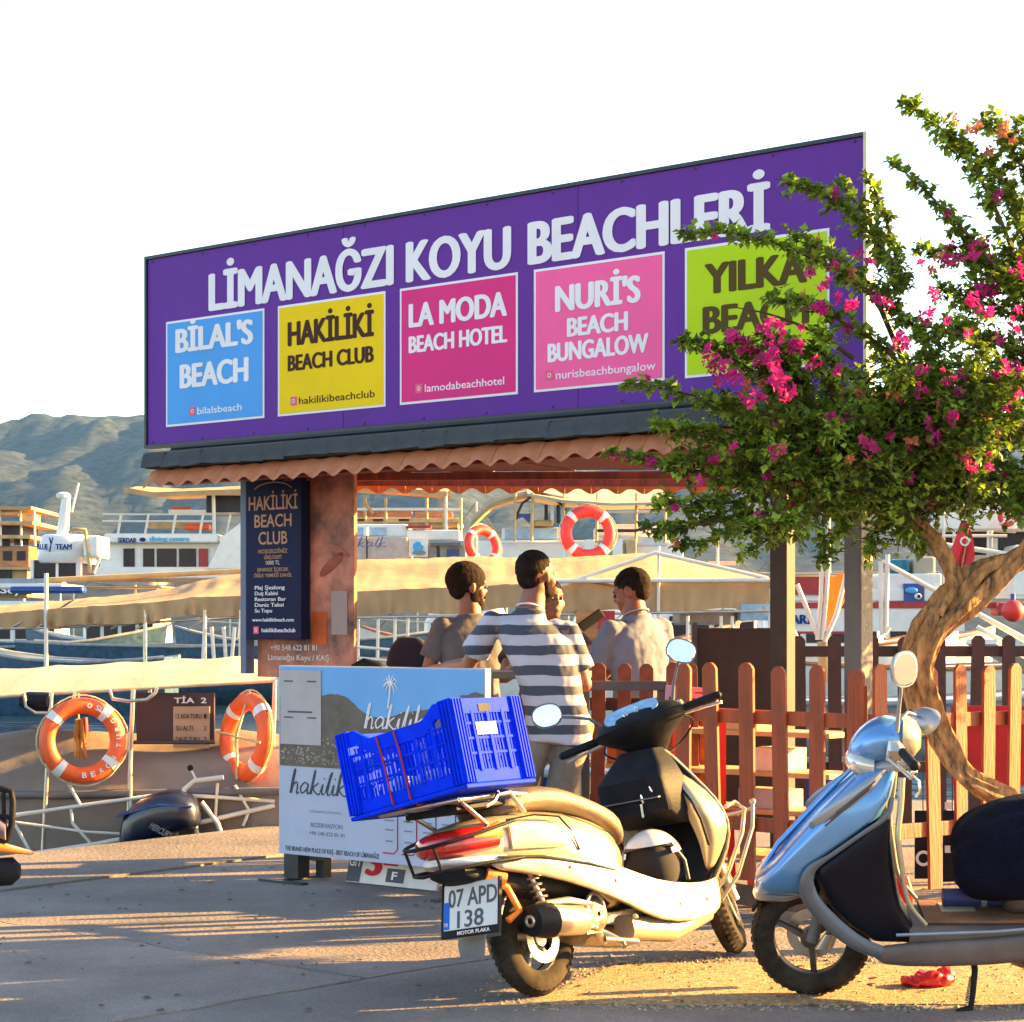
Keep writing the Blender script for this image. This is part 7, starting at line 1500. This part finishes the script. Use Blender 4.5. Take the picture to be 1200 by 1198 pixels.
# shelf and boxes behind the left fence
shf = thing('wooden_shelf', 'low shelf of pale planks seen through the shaded picket fence', 'shelf', M=frame(FC+Vector((-1.0, 1.75, 0)), KU, (0, 0, 1)))
for z in (.18, .42, .62, .83): obj('plank', MB().span((-.55, -.16, z), (1.35, .16, z+.025)), m_woody, shf, 0, .003)
for x in (-.5, .4, 1.3): obj('upright', MB().span((x-.025, -.14, 0), (x+.025, .14, .18)).span((x-.02, .1, .205), (x+.02, .14, 1.0)), m_wood, shf, 0)
for i, (x, z, w_, h_, col, nm) in enumerate(((-.3, .445, .25, .12, (.6, .55, .48), 'white'), (.25, .855, .22, .07, (.6, .2, .04), 'orange'), (.75, .855, .25, .1, (.55, .35, .15), 'tan'), (.0, .645, .22, .13, (.6, .12, .02), 'red'), (.9, .445, .28, .1, (.35, .32, .3), 'grey'), (.45, .205, .3, .14, (.5, .48, .5), 'pale'), (.95, .645, .22, .12, (.65, .55, .4), 'cream'))):
    bx = thing('box', '%s cardboard box on the plank shelf, %s' % (nm, ('left end, second plank up', 'top plank, left of the middle', 'top plank, right of the middle', 'third plank up, near the middle', 'second plank up, right side', 'lowest plank', 'third plank up, right side')[i]), 'box', M=shf.matrix_world @ T(x, 0, z))
    obj('carton', MB().span((-w_/2, -.1, 0), (w_/2, .1, h_)), mat('box_'+nm, col, .8, var=.1), bx, 0, .004); obj('lid_tape', MB().span((-w_/2-.001, -.02, h_), (w_/2+.001, .02, h_+.002)), m_canw, bx, 0)
# sign cloths behind the right fence
for i, (px0, py0, px1, py1, Y, s_) in enumerate(((1072, 950, 1092, 1030, 11.2, 'BC'), (1105, 950, 1128, 1040, 11.3, '')))  :
    p0, p1 = P(px0, py1, Y), P(px1, py0, Y); sg_ = thing('hanging_poster', ('black and white poster marked BC between two sunlit pickets' if i == 0 else 'black and white chequered poster right of the lettered one'), 'poster', M=T(p0.x, Y, p0.z))
    w_, h_ = p1.x-p0.x, p1.z-p0.z; obj('sheet', MB().span((0, 0, 0), (w_, .006, h_)), print_mat('poster_black', (.015, .012, .02)), sg_, 0)
    if s_: lettering(s_, w_*.5, h_*.62, w_*.85, .05, -.001, m_white, sg_, .03); obj('ring_print', MB().torus(.035, .008, T(w_*.5, -.003, h_*.3) @ rot(R(90), 'X'), 18, 4, .3), m_white, sg_)
    else:
        for k in range(5): quad(sg_, 'white_check', .01+(k % 2)*w_*.5, h_*.45+k*.06, .01+(k % 2)*w_*.5+w_*.35, h_*.45+k*.06+.04, -.001, m_white, .002)
    obj('hanger', MB().beam((w_/2, .01, h_), (w_/2, .01, h_+.3), .005, .005), m_gm, sg_, 0)
bn = thing('red_banner', 'plain red cloth banner behind the sunlit pickets', 'banner', M=T(*P(1155, 900, 11.9)))
obj('cloth', MB().span((-.2, 0, -.1), (.5, .01, .36)), mat('banner_red', (.45, .012, .015), .7, var=.2), bn, 0);
obj('pole', MB().beam((.5, .03, -.68), (.5, .03, .62), .03, .03), m_gm, bn, 0)
rg = thing('red_bag', 'red plastic bag on the ground under the silver blue scooter', 'bag', M=T(P(1090, 740, 7.95).x, 7.95, 0))
b = MB(); b.ball((0, 0, .03), (.085, .06, .035), 14); b.ball((.06, .02, .035), (.05, .04, .035), 12); b.ball((-.07, 0, .02), (.05, .05, .02), 12); o = obj('bag', b, m_rp, rg, 0); remesh(o, .006, 2, .04, .04)
rk_ = thing('red_sack', 'red object behind the inner edge of the black leg shield', 'bag', M=T(*P(1060, 1050, 8.1)))
obj('sack', MB().ring_list([((0, 0, -.1), (.03, 0, 0), (0, .03, 0), 3), ((0, 0, 0), (.04, 0, 0), (0, .04, 0), 3), ((-.015, 0, .08), (.03, 0, 0), (0, .03, 0), 3)], 14), m_rp, rk_, 60)
# ------------------------------------------------ a moped cut off by the left edge
m_or = mat('orange_paint', (.75, .2, .01), .3, coat=.6)
mp_ = thing('moped', 'orange and black moped mostly outside the left edge', 'scooter', M=T(P(-150, 740, 7.2).x, 7.2, 0))
mi = mp_.matrix_world.inverted()
wheel(mp_, -.15, .25, .25, .07, m_greyp)
wheel(mp_, -1.35, .25, .25, .07, m_greyp)
q = lambda x, y, Y=7.2: mi @ P(x, y, Y)
obj('engine', MB().ring_list([(q(-120, 1040), (0, .1, 0), (0, 0, .07), 3), (q(-20, 1035), (0, .09, 0), (0, 0, .08), 3)], 14), m_greyp, mp_, 50)
b = MB(); b.ring_list([(q(-60, 985), (0, .06, 0), (0, 0, .03), 3), (q(0, 993), (0, .05, 0), (0, 0, .016), 3), (q(38, 1000), (0, .02, 0), (0, 0, .006), 3)], 14); obj('front_fender', b, m_or, mp_, 50)
b = MB(); b.ring_list([(q(-60, 1020), (0, .05, 0), (0, 0, .04), 3), (q(0, 1022), (0, .045, 0), (0, 0, .05), 3), (q(14, 1021), (0, .04, 0), (0, 0, .05), 2.4), (q(23, 1021), (0, .025, 0), (0, 0, .025), 2.2)], 18); obj('front_lamp', b, m_blackp, mp_, 50)
b = MB(); b.tube([q(-30, 922), q(0, 924), q(13, 927), q(15, 940), q(14, 965), q(8, 985), q(-20, 990)], .012, 8); b.tube([q(4, 924), q(5, 985)], .008, 6); b.tube([q(-20, 955), q(14, 958)], .010, 6); obj('basket', b, m_blackp, mp_, 60)
b = MB(); b.ring_list([(q(-60, 975), (0, .07, 0), (0, 0, .05), 3), (q(-10, 965), (0, .05, 0), (0, 0, .04), 3), (q(8, 975), (0, .03, 0), (0, 0, .03), 2.5)], 16); obj('basket_load', b, mat('grey_violet_cloth', (.09, .07, .11), .8), mp_, 50)
obj('frame_tube', MB().tube([q(-300, 950), q(-200, 1000), q(-60, 990), q(-60, 900)], .03, 8), m_or, mp_, 60); obj('seat', MB().ring_list([(q(-420, 930), (0, .1, 0), (0, 0, .03), 3), (q(-250, 920), (0, .12, 0), (0, 0, .04), 3)], 14), m_blackp, mp_, 50)
# ------------------------------------------------ the air
hz = bpy.data.materials.new('haze'); hz.use_nodes = True; n = hz.node_tree; n.nodes.clear()
pv = n.nodes.new('ShaderNodeVolumePrincipled'); pv.inputs['Color'].default_value = (.2, .45, 1, 1); pv.inputs['Density'].default_value = .0001; pv.inputs['Anisotropy'].default_value = .2
mo = n.nodes.new('ShaderNodeOutputMaterial'); n.links.new(pv.outputs[0], mo.inputs['Volume'])
hb = tag(obj('haze', MB().span((-2900, -450, -4), (2900, 4800, 190)), hz, None, 0), 'thin pale haze over the bay', 'haze', kind='stuff')
